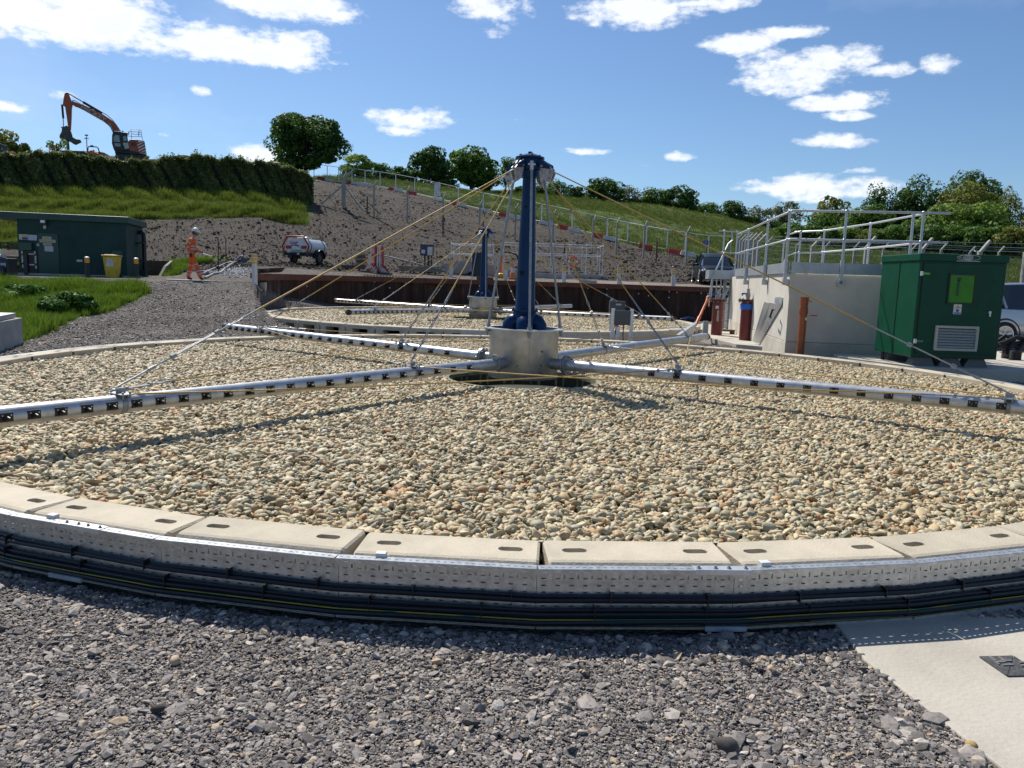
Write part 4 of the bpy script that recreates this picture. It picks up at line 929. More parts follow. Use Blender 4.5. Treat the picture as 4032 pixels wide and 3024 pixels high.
TR = [
 (1200, 424, 700, 322, 106, 'dark', 'large dark green oak standing alone on the hilltop above the hedge end', dict(n=19000, nb=60, leaf=.17, lobes=.27, trunk=.0, dz=.95)),
 (1405, 604, 712, 150, 128, 'light', 'round pale green tree just right of the large lone oak', dict(n=5000)),
 (1505, 640, 720, 90, 132, 'mid', 'small bushy tree right of the pale round tree on the skyline', dict(n=3000, thin=.4)),
 (1580, 648, 722, 85, 134, 'mid', 'low green tree just left of the twin skyline oaks', dict(n=3000)),
 (1692, 566, 735, 150, 138, 'dark', 'tall dark oak, left one of the pair left of the navy column top', dict(n=7000, nb=32, leaf=.2)),
 (1860, 568, 742, 205, 140, 'mid', 'broad mid green oak, right one of the pair left of the navy column top', dict(n=8000, nb=36, leaf=.21)),
 (1995, 600, 760, 95, 142, 'mid', 'narrow green tree tucked behind the left side of the navy column head', dict(n=3600, thin=.3)),
 (2085, 705, 778, 110, 150, 'grey', 'thin see-through birch behind the navy column', dict(n=1300, thin=.5, nb=16)),
 (2195, 700, 788, 95, 152, 'mid', 'bushy tree right behind the navy column head', dict(n=3000, thin=.4)),
 (2262, 728, 798, 85, 154, 'dark', 'small bush on the skyline right of the navy column', dict(n=2600)),
 (2375, 697, 810, 165, 158, 'dark', 'dark rounded tree alone on the skyline right of the navy column', dict(n=6500, nb=30)),
 (2478, 726, 815, 100, 162, 'grey', 'feathery grey-green tree beside the dark rounded skyline tree', dict(n=2400, thin=.5)),
 (2572, 733, 830, 125, 164, 'mid', 'mid green bushy tree left of the tall dark skyline tree', dict(n=4200)),
 (2680, 728, 850, 150, 166, 'dark', 'tall dark tree at the middle of the right-hand skyline', dict(n=6500, nb=30)),
 (2785, 792, 872, 110, 168, 'mid', 'low mid green tree right of the tall dark skyline tree', dict(n=3600)),
 (2878, 788, 890, 135, 170, 'dark', 'dark spreading tree above the dark car', dict(n=5200)),
 (2990, 805, 910, 120, 172, 'grey', 'grey-green feathery tree left behind the railings', dict(n=3600, thin=.35)),
 (3105, 782, 930, 135, 174, 'grey', 'taller grey-brown feathery tree behind the left end of the railings', dict(n=4200, thin=.45)),
 (3240, 815, 965, 140, 150, 'mid', 'bushy green tree behind the front corner of the railings', dict(n=5200)),
 (3295, 755, 965, 185, 158, 'olive', 'yellow-green open-topped tree behind the middle of the railings', dict(n=6000, thin=.45, lobes=.26, nb=34)),
 (3430, 800, 968, 190, 140, 'mid', 'low mid green tree mass left of the tall dark woods', dict(n=7000)),
 (3495, 708, 970, 165, 150, 'dark', 'dark tree at the left end of the tall right-hand wood', dict(n=7500, nb=34, thin=.3)),
 (3640, 682, 975, 210, 146, 'dark', 'tall dark tree in the middle of the right-hand wood', dict(n=9500, nb=40)),
 (3850, 655, 980, 240, 150, 'dark', 'tallest dark tree crown of the right-hand wood', dict(n=9500, nb=40, thin=.3)),
 (3815, 706, 985, 270, 136, 'olive', 'yellow-green domed tree in front of the tallest dark crown', dict(n=10000, nb=36)),
 (3800, 792, 1000, 380, 122, 'light', 'wide bright green tree nearest behind the green cabinet', dict(n=14000, nb=44, trunk=.05)),
 (3620, 850, 990, 160, 126, 'mid', 'low bright tree left of the wide bright tree behind the cabinet', dict(n=6000, trunk=.05)),
 (3990, 726, 985, 130, 140, 'olive', 'olive tree near the right edge of the wood', dict(n=6000)),
 (4110, 800, 985, 190, 128, 'grey', 'pale grey-green tree cut by the right edge of the photo', dict(n=6500, thin=.3)),
 (3300, 880, 985, 150, 132, 'mid', 'low green bush behind the middle railing posts', dict(n=4500, trunk=.02)),
 (3160, 885, 968, 130, 140, 'dark', 'low dark bush at the foot of the feathery trees', dict(n=3500, trunk=.02)),
 (3470, 895, 990, 140, 128, 'olive', 'low olive bush beside the right end of the railings', dict(n=4500, trunk=.02)),
 (18, 505, 640, 170, 96, 'olive', 'olive green tree at the far left behind the hedge', dict(n=6500, trunk=.05)),
]
for i, (u, vt, vb, w, Y, tone, lb, kw) in enumerate(TR): tree(u, vt, vb, w * 1.06, Y, tone, lb, seed=i, **kw)
for i, (u, vt, vb, w, Y, tn) in enumerate(((1450, 672, 724, 80, 131, 'mid'), (1545, 678, 730, 90, 133, 'light'), (1640, 668, 732, 80, 136, 'mid'), (1765, 690, 742, 110, 139, 'mid'), (1930, 690, 760, 110, 141, 'dark'), (2050, 735, 775, 90, 147, 'mid'), (2140, 735, 785, 110, 150, 'mid'), (2310, 765, 805, 90, 156, 'mid'), (2440, 765, 815, 110, 160, 'dark'), (2520, 775, 825, 100, 163, 'mid'), (2625, 780, 840, 110, 165, 'dark'), (2735, 812, 862, 110, 167, 'mid'), (2830, 830, 880, 120, 169, 'mid'), (2935, 845, 900, 130, 171, 'mid'), (3040, 865, 918, 130, 172, 'mid'))):
    tree(u, vt, vb, w, Y, tn, 'low hedgerow bush on the skyline, %s from left of the row between the trees' % ORD[i], n=3600, nb=16, seed=200 + i, nm='hedgerow_bush', cat='bush', group='hedgerow bushes on the skyline', lobes=.42)
for i, (u, vt, vb, w, Y, tn) in enumerate(((3130, 880, 975, 150, 118, 'mid'), (3230, 888, 985, 150, 116, 'mid'), (3345, 890, 990, 150, 116, 'light'), (3420, 900, 995, 140, 114, 'olive'), (3520, 885, 1000, 170, 112, 'mid'), (3640, 880, 1005, 180, 110, 'dark'), (3750, 890, 1010, 180, 108, 'mid'), (3880, 880, 1015, 190, 106, 'mid'), (4000, 885, 1018, 190, 104, 'olive'), (4120, 880, 1020, 180, 104, 'mid'))):
    tree(u, vt, vb, w, Y, tn, 'low bush at the foot of the right-hand wood, %s from left' % ORD[i], n=6500, nb=20, seed=300 + i, nm='woodland_bush', cat='bush', group='bushes below the right-hand wood', lobes=.42)
# thin see-through sapling over the hedge
tree(222, 538, 640, 110, 68.6, 'light', 'thin pale sapling poking above the hedge left of the digger bucket', n=420, leaf=.09, nb=14, thin=.3, seed=99, sink=0, nm='sapling', lobes=.22)

# ------------------------------------------------------------------ hedge
def hedge():
    rng = np.random.default_rng(5); t = thing('hedge', (0, 0, 0), 0, 'long dark overgrown hedge along the top of the grass bank', 'hedge')
    U_ = [-420, 0, 250, 430, 560, 760, 1000, 1120, 1222]; VT = [612, 618, 604, 632, 640, 618, 640, 655, 698]; n = 90000
    u = rng.uniform(-420, 1228, n); Y0 = 66.0; top = np.interp(u, U_, VT) + 14 * np.sin(u / 37) * np.sin(u / 11.0 + 1) - 8 * rng.random(n) ** 3
    s = (u - 2016) / FPX; dY = rng.uniform(-1, 1, n); face = rng.random(n)
    ctop = np.array([at(a, b_, Y0).z for a, b_ in zip(u[::60], top[::60])]); ctop = np.interp(u, np.sort(u[::60]), ctop[np.argsort(u[::60])])
    # smooth top profile then ripple
    topz = np.interp(u, np.linspace(-420, 1228, 160), [at(a, float(np.interp(a, U_, VT)) + 10 * math.sin(a / 37) * math.sin(a / 13 + 1), Y0).z for a in np.linspace(-420, 1228, 160)])
    bz = groundz(s * Y0, np.full(n, Y0)) - .3; h = topz - bz
    ph = rng.random(n); w = 1.1 * (1 - .25 * ph) ; bulge = .35 * np.sin(u / 23 + ph * 3) * np.sin(u / 9 + ph * 7)
    on_top = face < .25; ph = np.where(on_top, rng.uniform(.88, 1.04, n), ph); yoff = np.where(on_top, rng.uniform(-1, 1, n) * w, -(w + bulge) + rng.exponential(.16, n))
    Y = Y0 + yoff; P = np.stack([s * Y, Y, bz + ph * h], -1); q = np.where(on_top[:, None], np.array([0, 0, 1.0]), np.array([0, -1.0, .25])) + rng.normal(0, .6, (n, 3))
    V, F = leaf_quads(P, q, .075, rng); npmesh('foliage', V, F, LF['hedge'], t)
    # sprays standing clear of the top
    k = 2600; u2 = np.repeat(rng.uniform(-420, 1225, 260), 10); s2 = (u2 - 2016) / FPX; hh = np.tile(np.linspace(.1, 1, 10), 260) * np.repeat(rng.uniform(.15, .55, 260), 10)
    tz = np.interp(u2, np.sort(u), topz[np.argsort(u)]); P = np.stack([s2 * Y0 + rng.normal(0, .04, k) + hh * np.repeat(rng.normal(0, .4, 260), 10), Y0 + np.repeat(rng.uniform(-.6, .6, 260), 10), tz + hh], -1)
    V, F = leaf_quads(P, rng.normal(size=(k, 3)), .05, rng); npmesh('spray', V, F, LF['hedge'], t)
    # dense dark heart so that no light comes through low down
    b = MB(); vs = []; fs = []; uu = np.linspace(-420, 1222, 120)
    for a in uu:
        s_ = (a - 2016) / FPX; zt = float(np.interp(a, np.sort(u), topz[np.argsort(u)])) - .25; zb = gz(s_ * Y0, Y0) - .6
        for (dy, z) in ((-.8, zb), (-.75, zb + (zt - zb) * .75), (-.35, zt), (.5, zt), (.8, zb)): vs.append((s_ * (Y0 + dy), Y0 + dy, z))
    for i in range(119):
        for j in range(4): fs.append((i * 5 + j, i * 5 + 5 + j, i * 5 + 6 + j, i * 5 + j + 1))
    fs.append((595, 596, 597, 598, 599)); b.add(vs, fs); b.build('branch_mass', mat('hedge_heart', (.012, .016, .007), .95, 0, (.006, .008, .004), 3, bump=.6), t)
    b = MB(); p = at(1219, 760, 65.4); b.box((p.x, p.y, gz(p.x, p.y) + .9), (.14, .12, 2.0)); b.build('end_post', WOOD, t)
hedge()

# ------------------------------------------------------------------ grass and ground litter
def tuft(name, m, nb, h, w, rng, spread=.10):
    V = []; F = []
    for i in range(nb):
        a = rng.random() * 2 * PI; r = spread * math.sqrt(rng.random()); p = np.array([r * math.cos(a), r * math.sin(a), 0]); hh = h * rng.uniform(.45, 1.1); l = np.array([math.cos(a + rng.normal(0, .8)), math.sin(a + rng.normal(0, .8)), 0]) * hh * rng.uniform(.15, .6); sd = np.array([-l[1], l[0], 0]); sd = sd / (np.linalg.norm(sd) + 1e-6) * w / 2
        k = len(V); mid = p + l * .35 + np.array([0, 0, hh * .6]); tip = p + l + np.array([0, 0, hh]); V += [p - sd, p + sd, mid + sd * .8, mid - sd * .8, tip]; F += [(k, k + 1, k + 2, k + 3), (k + 3, k + 2, k + 4)]
    me = bpy.data.meshes.new(name); me.from_pydata([tuple(v) for v in V], [], F); me.materials.append(m); return bpy.data.objects.new(name, me)
def grassmat(name, stops, tr=.35):
    m = leafmat(name, stops, tr); g = [n for n in m.node_tree.nodes if n.type == 'NEW_GEOMETRY'][0]; oi = m.node_tree.nodes.new('ShaderNodeObjectInfo')
    for l in list(m.node_tree.links):
        if l.from_node == g: m.node_tree.links.new(oi.outputs['Random'], l.to_socket)
    return m
GR1 = grassmat('grass_bright', [(0, (.07, .12, .012)), (.4, (.12, .20, .018)), (.8, (.19, .29, .03)), (1, (.27, .34, .055))])
GR2 = grassmat('grass_bank', [(0, (.07, .10, .02)), (.35, (.115, .165, .025)), (.65, (.19, .245, .035)), (.8, (.22, .20, .08)), (1, (.30, .27, .14))])
GR3 = grassmat('grass_hill', [(0, (.06, .085, .015)), (.4, (.095, .135, .022)), (.8, (.14, .175, .035)), (1, (.20, .20, .07))])
_rg = np.random.default_rng(11)
t1 = [tuft('tuft_a%d' % i, GR1, 26, .30, .009, _rg, .11) for i in range(4)]; t2 = [tuft('tuft_b%d' % i, GR2, 22, .42, .016, _rg, .22) for i in range(4)]; t3 = [tuft('tuft_c%d' % i, GR3, 16, .5, .05, _rg, .5) for i in range(4)]
def scat_grass(name, n, gen, variants, m, lo, hi, label):
    x, y = gen(n); z = groundz(x, y) - .02; k = len(x); s = RNG.uniform(lo, hi, k); w = .55 + .9 * np.abs(np.sin(x * 1.3 + 2 * np.sin(y * .7)) * np.cos(y * .9)); s = s * w
    scatter(name, np.stack([x, y, z], -1), np.stack([RNG.normal(0, .1, k), RNG.normal(0, .1, k), RNG.random(k) * 6.28], -1), np.stack([s, s, s], -1), variants, m, label)
def gen_patch(n):
    k = n * 6; Y = RNG.uniform(15.5, 28.0, k); u = RNG.uniform(-350, 640, k); x = (u - 2016) / FPX * Y; z = groundz(x, Y); U, V = proj(x, Y, z); ok = inpoly(U, V, PATCH); return x[ok][:n], Y[ok][:n]
scat_grass('grass', 9000, gen_patch, t1, GR1, .55, 1.15, 'bright rough grass on the left before the green kiosk')
def gen_bank(n):
    k = n * 2; Y = 46 + 30 * RNG.random(k) ** 1.2; u = RNG.uniform(-260, 1215, k); x = (u - 2016) / FPX * Y; ok = (Y > np.interp(u, BANK_U, BANK_Y)) & (Y < 67.5) & (u < 1208 - 8 * (RNG.random(k) * 5)); return x[ok][:n], Y[ok][:n]
scat_grass('grass', 26000, gen_bank, t2, GR2, .7, 1.35, 'long rough grass on the bank below the hedge')
def gen_hill(n):
    k = n * 2; Y = 34 + 135 * RNG.random(k) ** .8; u = RNG.uniform(1230, 4250, k); x = (u - 2016) / FPX * Y; ok = Y > np.interp(u, HILLB_U, HILLB_Y) + 1; return x[ok][:n], Y[ok][:n]
scat_grass('grass', 42000, gen_hill, t3, GR3, .45, .95, 'short meadow grass on the hillside and the field')
def gen_t(n):
    k = n * 30; Y = RNG.uniform(28.8, 42, k); u = RNG.uniform(620, 920, k); x = (u - 2016) / FPX * Y; U, V = proj(x, Y, groundz(x, Y)); ok = inpoly(U, V, TUFTP); return x[ok][:n], Y[ok][:n]
scat_grass('grass', 1500, gen_t, t1, GR1, .7, 1.2, 'small patch of grass behind the orange worker')
# crushed slate in the foreground
SLATE = rampmat('slate_chip', [(0, (.095, .085, .080)), (.25, (.16, .146, .138)), (.45, (.225, .205, .192)), (.62, (.29, .262, .245)), (.74, (.34, .295, .27)), (.86, (.42, .385, .345)), (.94, (.48, .36, .24)), (1, (.60, .56, .50))], rough=.72, bump=.35, bscale=4, spec=.35)
sv = [stone('chip_%d' % i, SLATE, 1, .30, fl, i + 20, False) for i, fl in enumerate([(1, .7, .35), (1.2, .8, .3), (.9, .7, .5), (1.1, .55, .4), (1, .9, .28), (.8, .75, .55)])]
def slate(n, gen, size, label, zoff=0.0, sd=.42):
    x, y = gen(n); k = len(x); z = groundz(x, y) + zoff; s = np.clip(size * np.exp(RNG.normal(0, sd, k)), size * .35, size * 3.6)
    scatter('gravel', np.stack([x, y, z + RNG.random(k) * .012 + s * .08], -1), np.stack([RNG.normal(0, .28, k), RNG.normal(0, .28, k), RNG.random(k) * 6.28], -1), np.stack([s, s, s], -1), sv, SLATE, label)
def gfront(n):
    k = int(n * 2.6); Y = 1.9 + 3.4 * RNG.random(k); x = RNG.uniform(-.74, .74, k) * Y; r = np.hypot(x - C1.x, Y - C1.y); ok = (r > 7.56) & ~((x > 1.62 + (3.6 - Y) * .09) & (Y < 3.75)); return x[ok][:n], Y[ok][:n]
slate(160000, gfront, .0125, 'grey crushed slate gravel in the foreground')
def gfrontb(n):
    k = int(n * 3); Y = 1.9 + 2.6 * RNG.random(k); x = RNG.uniform(-.74, .74, k) * Y; r = np.hypot(x - C1.x, Y - C1.y); ok = (r > 7.56) & ~((x > 1.60 + (3.6 - Y) * .09) & (Y < 3.75)); 
    cl = RNG.random(k) < np.clip(.25 + .9 * ((r < 7.85) | (np.abs(x - 1.56) < .12) | ((np.abs(x - .95) < .18) & (Y < 2.65))), 0, 1); ok &= cl; return x[ok][:n], Y[ok][:n]
slate(4200, gfrontb, .040, 'larger grey stones lying in the foreground gravel', 0, .3)
def gmid(n):
    k = n * 3; Y = 9 + 21 * RNG.random(k) ** .8; x = RNG.uniform(-.8, .8, k) * Y; r1 = np.hypot(x - C1.x, Y - C1.y); r2 = np.hypot(x - C2.x, Y - C2.y); ok = (r1 > 7.58) & (r2 > 7.55) & (Y < wallY(x / Y) - .4) & ((x < 5) | (Y < 22)); U, V = proj(x, Y, groundz(x, Y)); ok &= ~inpoly(U, V, PATCH); return x[ok][:n], Y[ok][:n]
slate(70000, gmid, .030, 'loose grey gravel on the track between the filter beds and the kiosk', -.004, .45)
CLOD = rampmat('soil_clod', [(0, (.055, .047, .040)), (.4, (.082, .071, .060)), (.8, (.105, .092, .078)), (.96, (.13, .115, .098)), (1, (.20, .18, .15))], rough=.95, bump=.5, bscale=5, spec=.1)
cv_ = [stone('clod_%d' % i, CLOD, 2, .35, fl, i + 40) for i, fl in enumerate([(1, .8, .5), (1.2, .7, .4), (.9, .8, .6), (1, 1, .45)])]
def gsoil(n):
    k = n * 3; u = RNG.uniform(250, 3000, k); Y = 37 + 66 * RNG.random(k) ** 1.35; x = (u - 2016) / FPX * Y
    ok = (Y > np.interp(u, [0, 1000, 1330, 2000, 2500, 2790, 3000], [38, 37.5, 41, 46, 44.6, 41.5, 41])) & np.where(u > 1215, Y < np.interp(u, HILLB_U, HILLB_Y) - .6, Y < np.interp(u, BANK_U, BANK_Y) - .3); return x[ok][:n], Y[ok][:n]
x, y = gsoil(20000); k = len(x); s = np.clip(.055 * np.exp(RNG.normal(0, .6, k)), .025, .36)
scatter('soil_clods', np.stack([x, y, groundz(x, y) + .05 + s * .05], -1), np.stack([RNG.normal(0, .3, k), RNG.normal(0, .3, k), RNG.random(k) * 6.28], -1), np.stack([s, s, s], -1), cv_, CLOD, 'dark clods of turned soil on the bare bank')
# a pale round stone in the gravel, and a few marked ones
for (u, v, s, c, lb) in ((690, 2600, .05, (.62, .47, .32), 'pale cream pebble lying alone in the foreground gravel'), (619, 2790, .05, (.06, .05, .04), 'dark rounded stone in the left foreground gravel'), (2865, 2935, .085, (.10, .085, .075), 'big dark lump of rock in the right foreground gravel'), (3825, 2935, .045, (.50, .34, .12), 'small yellow stone against the edge of the concrete slab')):
    p = atz(u, v, 0); o = stone('loose_stone', mat('stone_%d' % u, c, .8, 0, var=.4, scale=40, bump=.3), 2, .2, (1, .85, .65), u % 7, True); COL.objects.link(o); o.location = p; o.scale = (s, s, s); o.rotation_euler = (.1, .2, u); tag(o, lb, 'stone')
# bramble clump at the left
def bush(u, v, w, h, n, tone, label, leaf=.05, nm='bramble_bush', depth=1.0):
    p = hit(u, v); rng = np.random.default_rng(int(u)); t = thing(nm, p, 0, label, 'bush'); P, q, cs = crown_points(n, w, w * depth, h * 1.3, rng, 14, .36, .5); P[:, 2] -= h * .25
    V, F = leaf_quads(P, q + rng.normal(0, .5, P.shape), leaf, rng); npmesh('foliage', V, F, LF[tone], t)
    b = MB()
    for c in cs: b.tube([(0, 0, 0), (c[0] * w * .4, c[1] * w * .4, (c[2] + 1) * h * .45)], .008, 4)
    b.build('stem', BARK, t)
bush(262, 1232, 1.5, .55, 6000, 'bramble', 'dark bramble clump at the front of the left grass patch')
bush(60, 1180, 2.2, .45, 7000, 'bramble', 'leafy bramble clump at the left edge beside the concrete cover')
bush(48, 1078, 1.0, .5, 1500, 'light', 'small pale weed clump left of the green kiosk', nm='weed_clump')
# ------------------------------------------------------------------ rough soil mounds, fences on the hill
def fence_posts(items, label, name='security_fence', rails=True, mesh=False, crank=(.35, 0), h=2.4, wires=3, cat='fence', pr=.065):
    "items: list of (u, Y); concrete posts with cranked tops"
    P = [Vector(((u - 2016) / FPX * Y, Y, 0)) for u, Y in items]
    for p in P: p.z = gz(p.x, p.y)
    t = thing(name, P[0], 0, label, cat); o0 = P[0]
    pm = mat('concrete_post', (.36, .35, .31), .85, 0, (.26, .25, .22), 8, bump=.2)
    for i, p in enumerate(P):
        q = p - o0; hh = h * RNG.uniform(.97, 1.03); b = MB(); b.box((q.x, q.y, q.z + hh / 2 - .1), (pr * 2, pr * 2, hh + .2)); cx, cy = crank
        b.beam(q + Vector((0, 0, hh - .03)), q + Vector((cx, cy, hh + .38)), pr * 1.5, pr * 1.4); b.build('post', pm, t)
    if rails:
        for k in range(wires):
            f_ = (k + .4) / wires; b = MB(); b.tube([p - o0 + Vector((crank[0] * f_, crank[1] * f_, h + .4 * f_)) for p in P], .006, 4); b.build('top_wire', GALVP, t)
    b = MB()
    for z in ((.1, .5, .9, 1.3, 1.7, 2.1, 2.3) if mesh else (.15, 1.2, 2.25)): b.tube([p - o0 + Vector((0, -.07, z)) for p in P], .0035, 3)
    if mesh:
        for i in range(len(P) - 1):
            n = int((P[i + 1] - P[i]).length / .11)
            for j in range(n):
                a = P[i].lerp(P[i + 1], j / n) - o0; c = P[i].lerp(P[i + 1], min(1, (j + 2) / n)) - o0; b.tube([a + Vector((0, -.07, .1)), c + Vector((0, -.07, 2.3))], .0022, 3); b.tube([c + Vector((0, -.07, .1)), a + Vector((0, -.07, 2.3))], .0022, 3)
    b.build('mesh_panel', GALVD, t)
    return t, P
t, P = fence_posts([(1345, 66), (1462, 66), (1591, 65.5), (1729, 65), (1871, 64), (2010, 63.5), (2156, 62.5), (2311, 61.5), (2403, 61.3), (2510, 60.5), (2677, 59)], 'concrete posted security fence with cranked tops climbing the bare bank', crank=(.22, .12))
b = MB(); q = P[0] - P[0]
b.beam(q + Vector((-.05, 0, 1.7)), q + Vector((-1.7, -.5, .1)), .13, .12); b.beam(q + Vector((.05, 0, 1.7)), q + Vector((1.9, -1.2, -.4)), .13, .12)
b.beam(q + Vector((0, 0, 2.3)), q + Vector((.75, .3, 3.0)), .16, .14); b.beam(q + Vector((-.1, 0, 1.9)), q + Vector((-.25, 0, 2.6)), .1, .1); b.beam(q, q + Vector((0, 0, 2.4)), .3, .2); b.build('corner_strut', mat('concrete_post', (.4,) * 3), t)
for (u, v0, v1, Y, lb) in ((1446, 762, 820, 66.5, 'brown timber post with a brace near the top of the bare bank'), (1745, 808, 876, 62, 'thin brown timber stake in the soil left of the navy column'), (1902, 833, 925, 60, 'thin brown stake in the soil above the rear navy column'), (2224, 883, 952, 57, 'thin dark stake in the soil right of the tall navy column'), (2583, 936, 1020, 57, 'thin brown stake before the hill fence near the dark car')):
    p = at(u, v1, Y); p.z = gz(p.x, p.y); h = (v1 - v0) / FPX * Y; t = thing('stake', p, 0, lb, 'stake', 'timber stakes in the soil'); b = MB(); b.box((0, 0, h / 2 - .1), (.10, .10, h + .2)); b.build('stick', WOOD, t)
    if u == 1446: b = MB(); b.beam((.1, 0, h * .6), (1.1, -.3, -.1), .08, .08); b.build('brace', WOOD, t)
fence_posts([(2870, 58), (2884, 53), (2894, 49), (2906, 45.5), (2920, 42), (2938, 39), (2955, 36.5)], 'run of concrete fence posts going away behind the dark car side railings', crank=(.38, .05), mesh=True)
fence_posts([(2955, 36.5), (3163, 33), (3372, 30), (3590, 28), (3812, 26.6), (3990, 25.6), (4200, 24.6)], 'near security fence with pale cranked posts behind the tank and green cabinet', crank=(.36, .1), mesh=True, pr=.06)
fence_posts([(2990 + 112 * i, 60 - i * .9) for i in range(13)], 'farther security fence with small pale cranked tops across the green field', crank=(.36, .05))
# temporary site fence on the hill
hf = [(1040, 112), (1108, 111), (1150, 110.5), (1190, 110), (1231, 109), (1282, 107.5), (1326, 106), (1377, 104.5), (1427, 103), (1485, 101.5), (1545, 99.5), (1618, 97), (1696, 94.5), (1787, 92), (1883, 89.5), (1985, 86.5), (2110, 83.5), (2228, 81), (2366, 78.5), (2445, 77), (2518, 75.2), (2600, 73.5), (2670, 72.4), (2760, 71.3), (2848, 70.3)]
for i in range(len(hf) - 1):
    (u0, Y0), (u1, Y1) = hf[i], hf[i + 1]; a = Vector(((u0 - 2016) / FPX * Y0, Y0, 0)); c = Vector(((u1 - 2016) / FPX * Y1, Y1, 0)); a.z = gz(a.x, a.y); c.z = gz(c.x, c.y)
    t = thing('site_fence_panel', a, 0, 'temporary steel mesh fence panel, %s from left along the hillside' % (ORD[i] if i < 20 else 'twenty-' + ORD[i - 20]), 'fence panel', 'temporary fence panels up the hill'); d = c - a; r = .034
    b = MB(); b.tube([Vector((0, 0, 0)) + d * .01, d * .01 + Vector((0, 0, 1.88)), d * .035 + Vector((0, 0, 2.0)), d * .965 + Vector((0, 0, 2.0)), d * .99 + Vector((0, 0, 1.88)), d * .99], r, 6); b.tube([d * .01 + Vector((0, 0, .2)), d * .99 + Vector((0, 0, .2))], r * .8, 5); b.build('frame', mat('pale_tube', (.72, .73, .74), .4, .3, var=.1), t)
    b = MB()
    for k in range(1, 9): b.tube([d * k / 9 + Vector((0, 0, .2)), d * k / 9 + Vector((0, 0, 2.0))], .004, 3)
    for z in (.6, 1.0, 1.4): b.tube([Vector((0, 0, z)), d + Vector((0, 0, z))], .004, 3)
    b.build('wire_mesh', GALVD, t)
# red and white plastic barrier blocks at the foot of the site fence
bb = [(1258, 702, 'r'), (1289, 707, 'w'), (1375, 723, 'r'), (1390, 726, 'w'), (1418, 732, 'w'), (1438, 736, 'w'), (1535, 755, 'r'), (1555, 758, 'w'), (1608, 771, 'r'), (1708, 790, 'w'), (1775, 803, 'r'), (1798, 808, 'w'), (1896, 832, 'w'), (1967, 853, 'r'), (2006, 863, 'w'), (2126, 896, 'w'), (2200, 918, 'r'), (2238, 928, 'w'), (2337, 950, 'r'), (2375, 958, 'w'), (2516, 988, 'r'), (2633, 1008, 'r'), (2682, 1015, 'w')]
HU = [q[0] for q in hf]; HY = [q[1] for q in hf]
cr = cw = 0
for (u, v, c) in bb:
    Y = float(np.interp(u, HU, HY)) - 1.4; x = (u - 2016) / FPX * Y; z = gz(x, Y); L_ = 1.35 if u > 1850 else 1.1; sl = -.17
    if c == 'r': cr += 1; lb = 'red plastic barrier block lying under the hill fence, %s red one from left' % ORD[cr - 1]
    else: cw += 1; lb = 'white plastic barrier block lying under the hill fence, %s white one from left' % ORD[cw - 1]
    t = thing('barrier_block', (x, Y, z), -.12, lb, 'barrier block', 'plastic barrier blocks under the hill fence'); t.rotation_euler.y = .16
    b = MB(); b.prism([(-L_ / 2, 0), (L_ / 2, 0), (L_ / 2, .16), (L_ / 2 - .04, .40), (-L_ / 2 + .04, .40), (-L_ / 2, .16)], -.2, .2); b.box((L_ * .25, 0, .42), (.2, .3, .06)); b.box((-L_ * .25, 0, .42), (.2, .3, .06)); b.build('body', mat('barrier_red', (.52, .03, .035), .5, 0, (.36, .03, .03), 5) if c == 'r' else mat('barrier_white', (.70, .69, .66), .5, 0, (.5, .48, .44), 4), t, bevel=.02)
p = at(1722, 772, 92); t = thing('plastic_sheet', (p.x, p.y, gz(p.x, p.y)), 0, 'torn white plastic sheet hanging on the hill fence', 'sheet')
b = MB(); vs = []; fs = []
for i in range(9):
    for j in range(4): vs.append((-.3 + j * .2 + .08 * math.sin(i * 1.3) + .05 * math.sin(i * 3 + j), .1 * math.sin(j * 2 + i), .5 + i * .2 + .03 * j))
for i in range(8):
    for j in range(3): fs.append((i * 4 + j, i * 4 + j + 1, i * 4 + j + 5, i * 4 + j + 4))
b.add(vs, fs); b.build('sheet', WHITE, t, smooth=True)
# blue notice on a stake
p = at(2776, 1000, 62); t = thing('notice_board', (p.x, p.y, gz(p.x, p.y)), 0, 'small blue notice board on a brown stake above the dark car', 'sign'); z = at(2776, 956, 62).z - t.location.z
b = MB(); b.box((.1, 0, z / 2), (.07, .07, z)); b.build('stake', WOOD, t); b = MB(); b.box((0, -.06, z), (.40, .02, .34)); b.build('board', mat('sign_blue', (.01, .05, .38), .4), t)
b = MB()
b.box((0, -.073, z + .05), (.30, .004, .05)); b.box((0, -.073, z - .08), (.18, .004, .04)); b.build('lettering_band', mat('sign_text', (.35, .42, .65), .5), t)

# ------------------------------------------------------------------ beams, chambers, posts on the upper level
def beam_thing(u0, v0, u1, v1, Y0, Y1, w, h, m, label, name='timber_baulk', cat='timber'):
    a = at(u0, v0, Y0); c = at(u1, v1, Y1); o = (a + c) / 2; t = thing(name, o, 0, label, cat); b = MB(); b.beam(a - o, c - o, w, h); b.build('beam', m, t, bevel=.01); return t
beam_thing(1572, 1056, 1752, 1062, 43.5, 43.5, .3, .28, WOODL, 'long grey timber baulk lying before the bank left of the chamber')
beam_thing(1345, 1050, 1438, 1052, 42.5, 42.5, .25, .2, WOOD, 'dark sleeper lying left of the stacked barriers')
for i, (du, w) in enumerate(((0, 34), (4, 30), (2, 34), (6, 24), (10, 30))):
    beam_thing(1404 + du, 1040 - i * 9.5, 1404 + du + w, 1040 - i * 9.5, 43, 43, .9, .12, WOOD if i % 2 else WOODL, 'weathered sleeper, %s from the ground in the stack behind the barriers' % ORD[i], 'sleeper')
beam_thing(1510, 1006, 1750, 1064, 44.5, 43, .07, .07, GALVD, 'long grey scaffold tube leaning on the ground left of the chamber', 'scaffold_tube', 'tube')
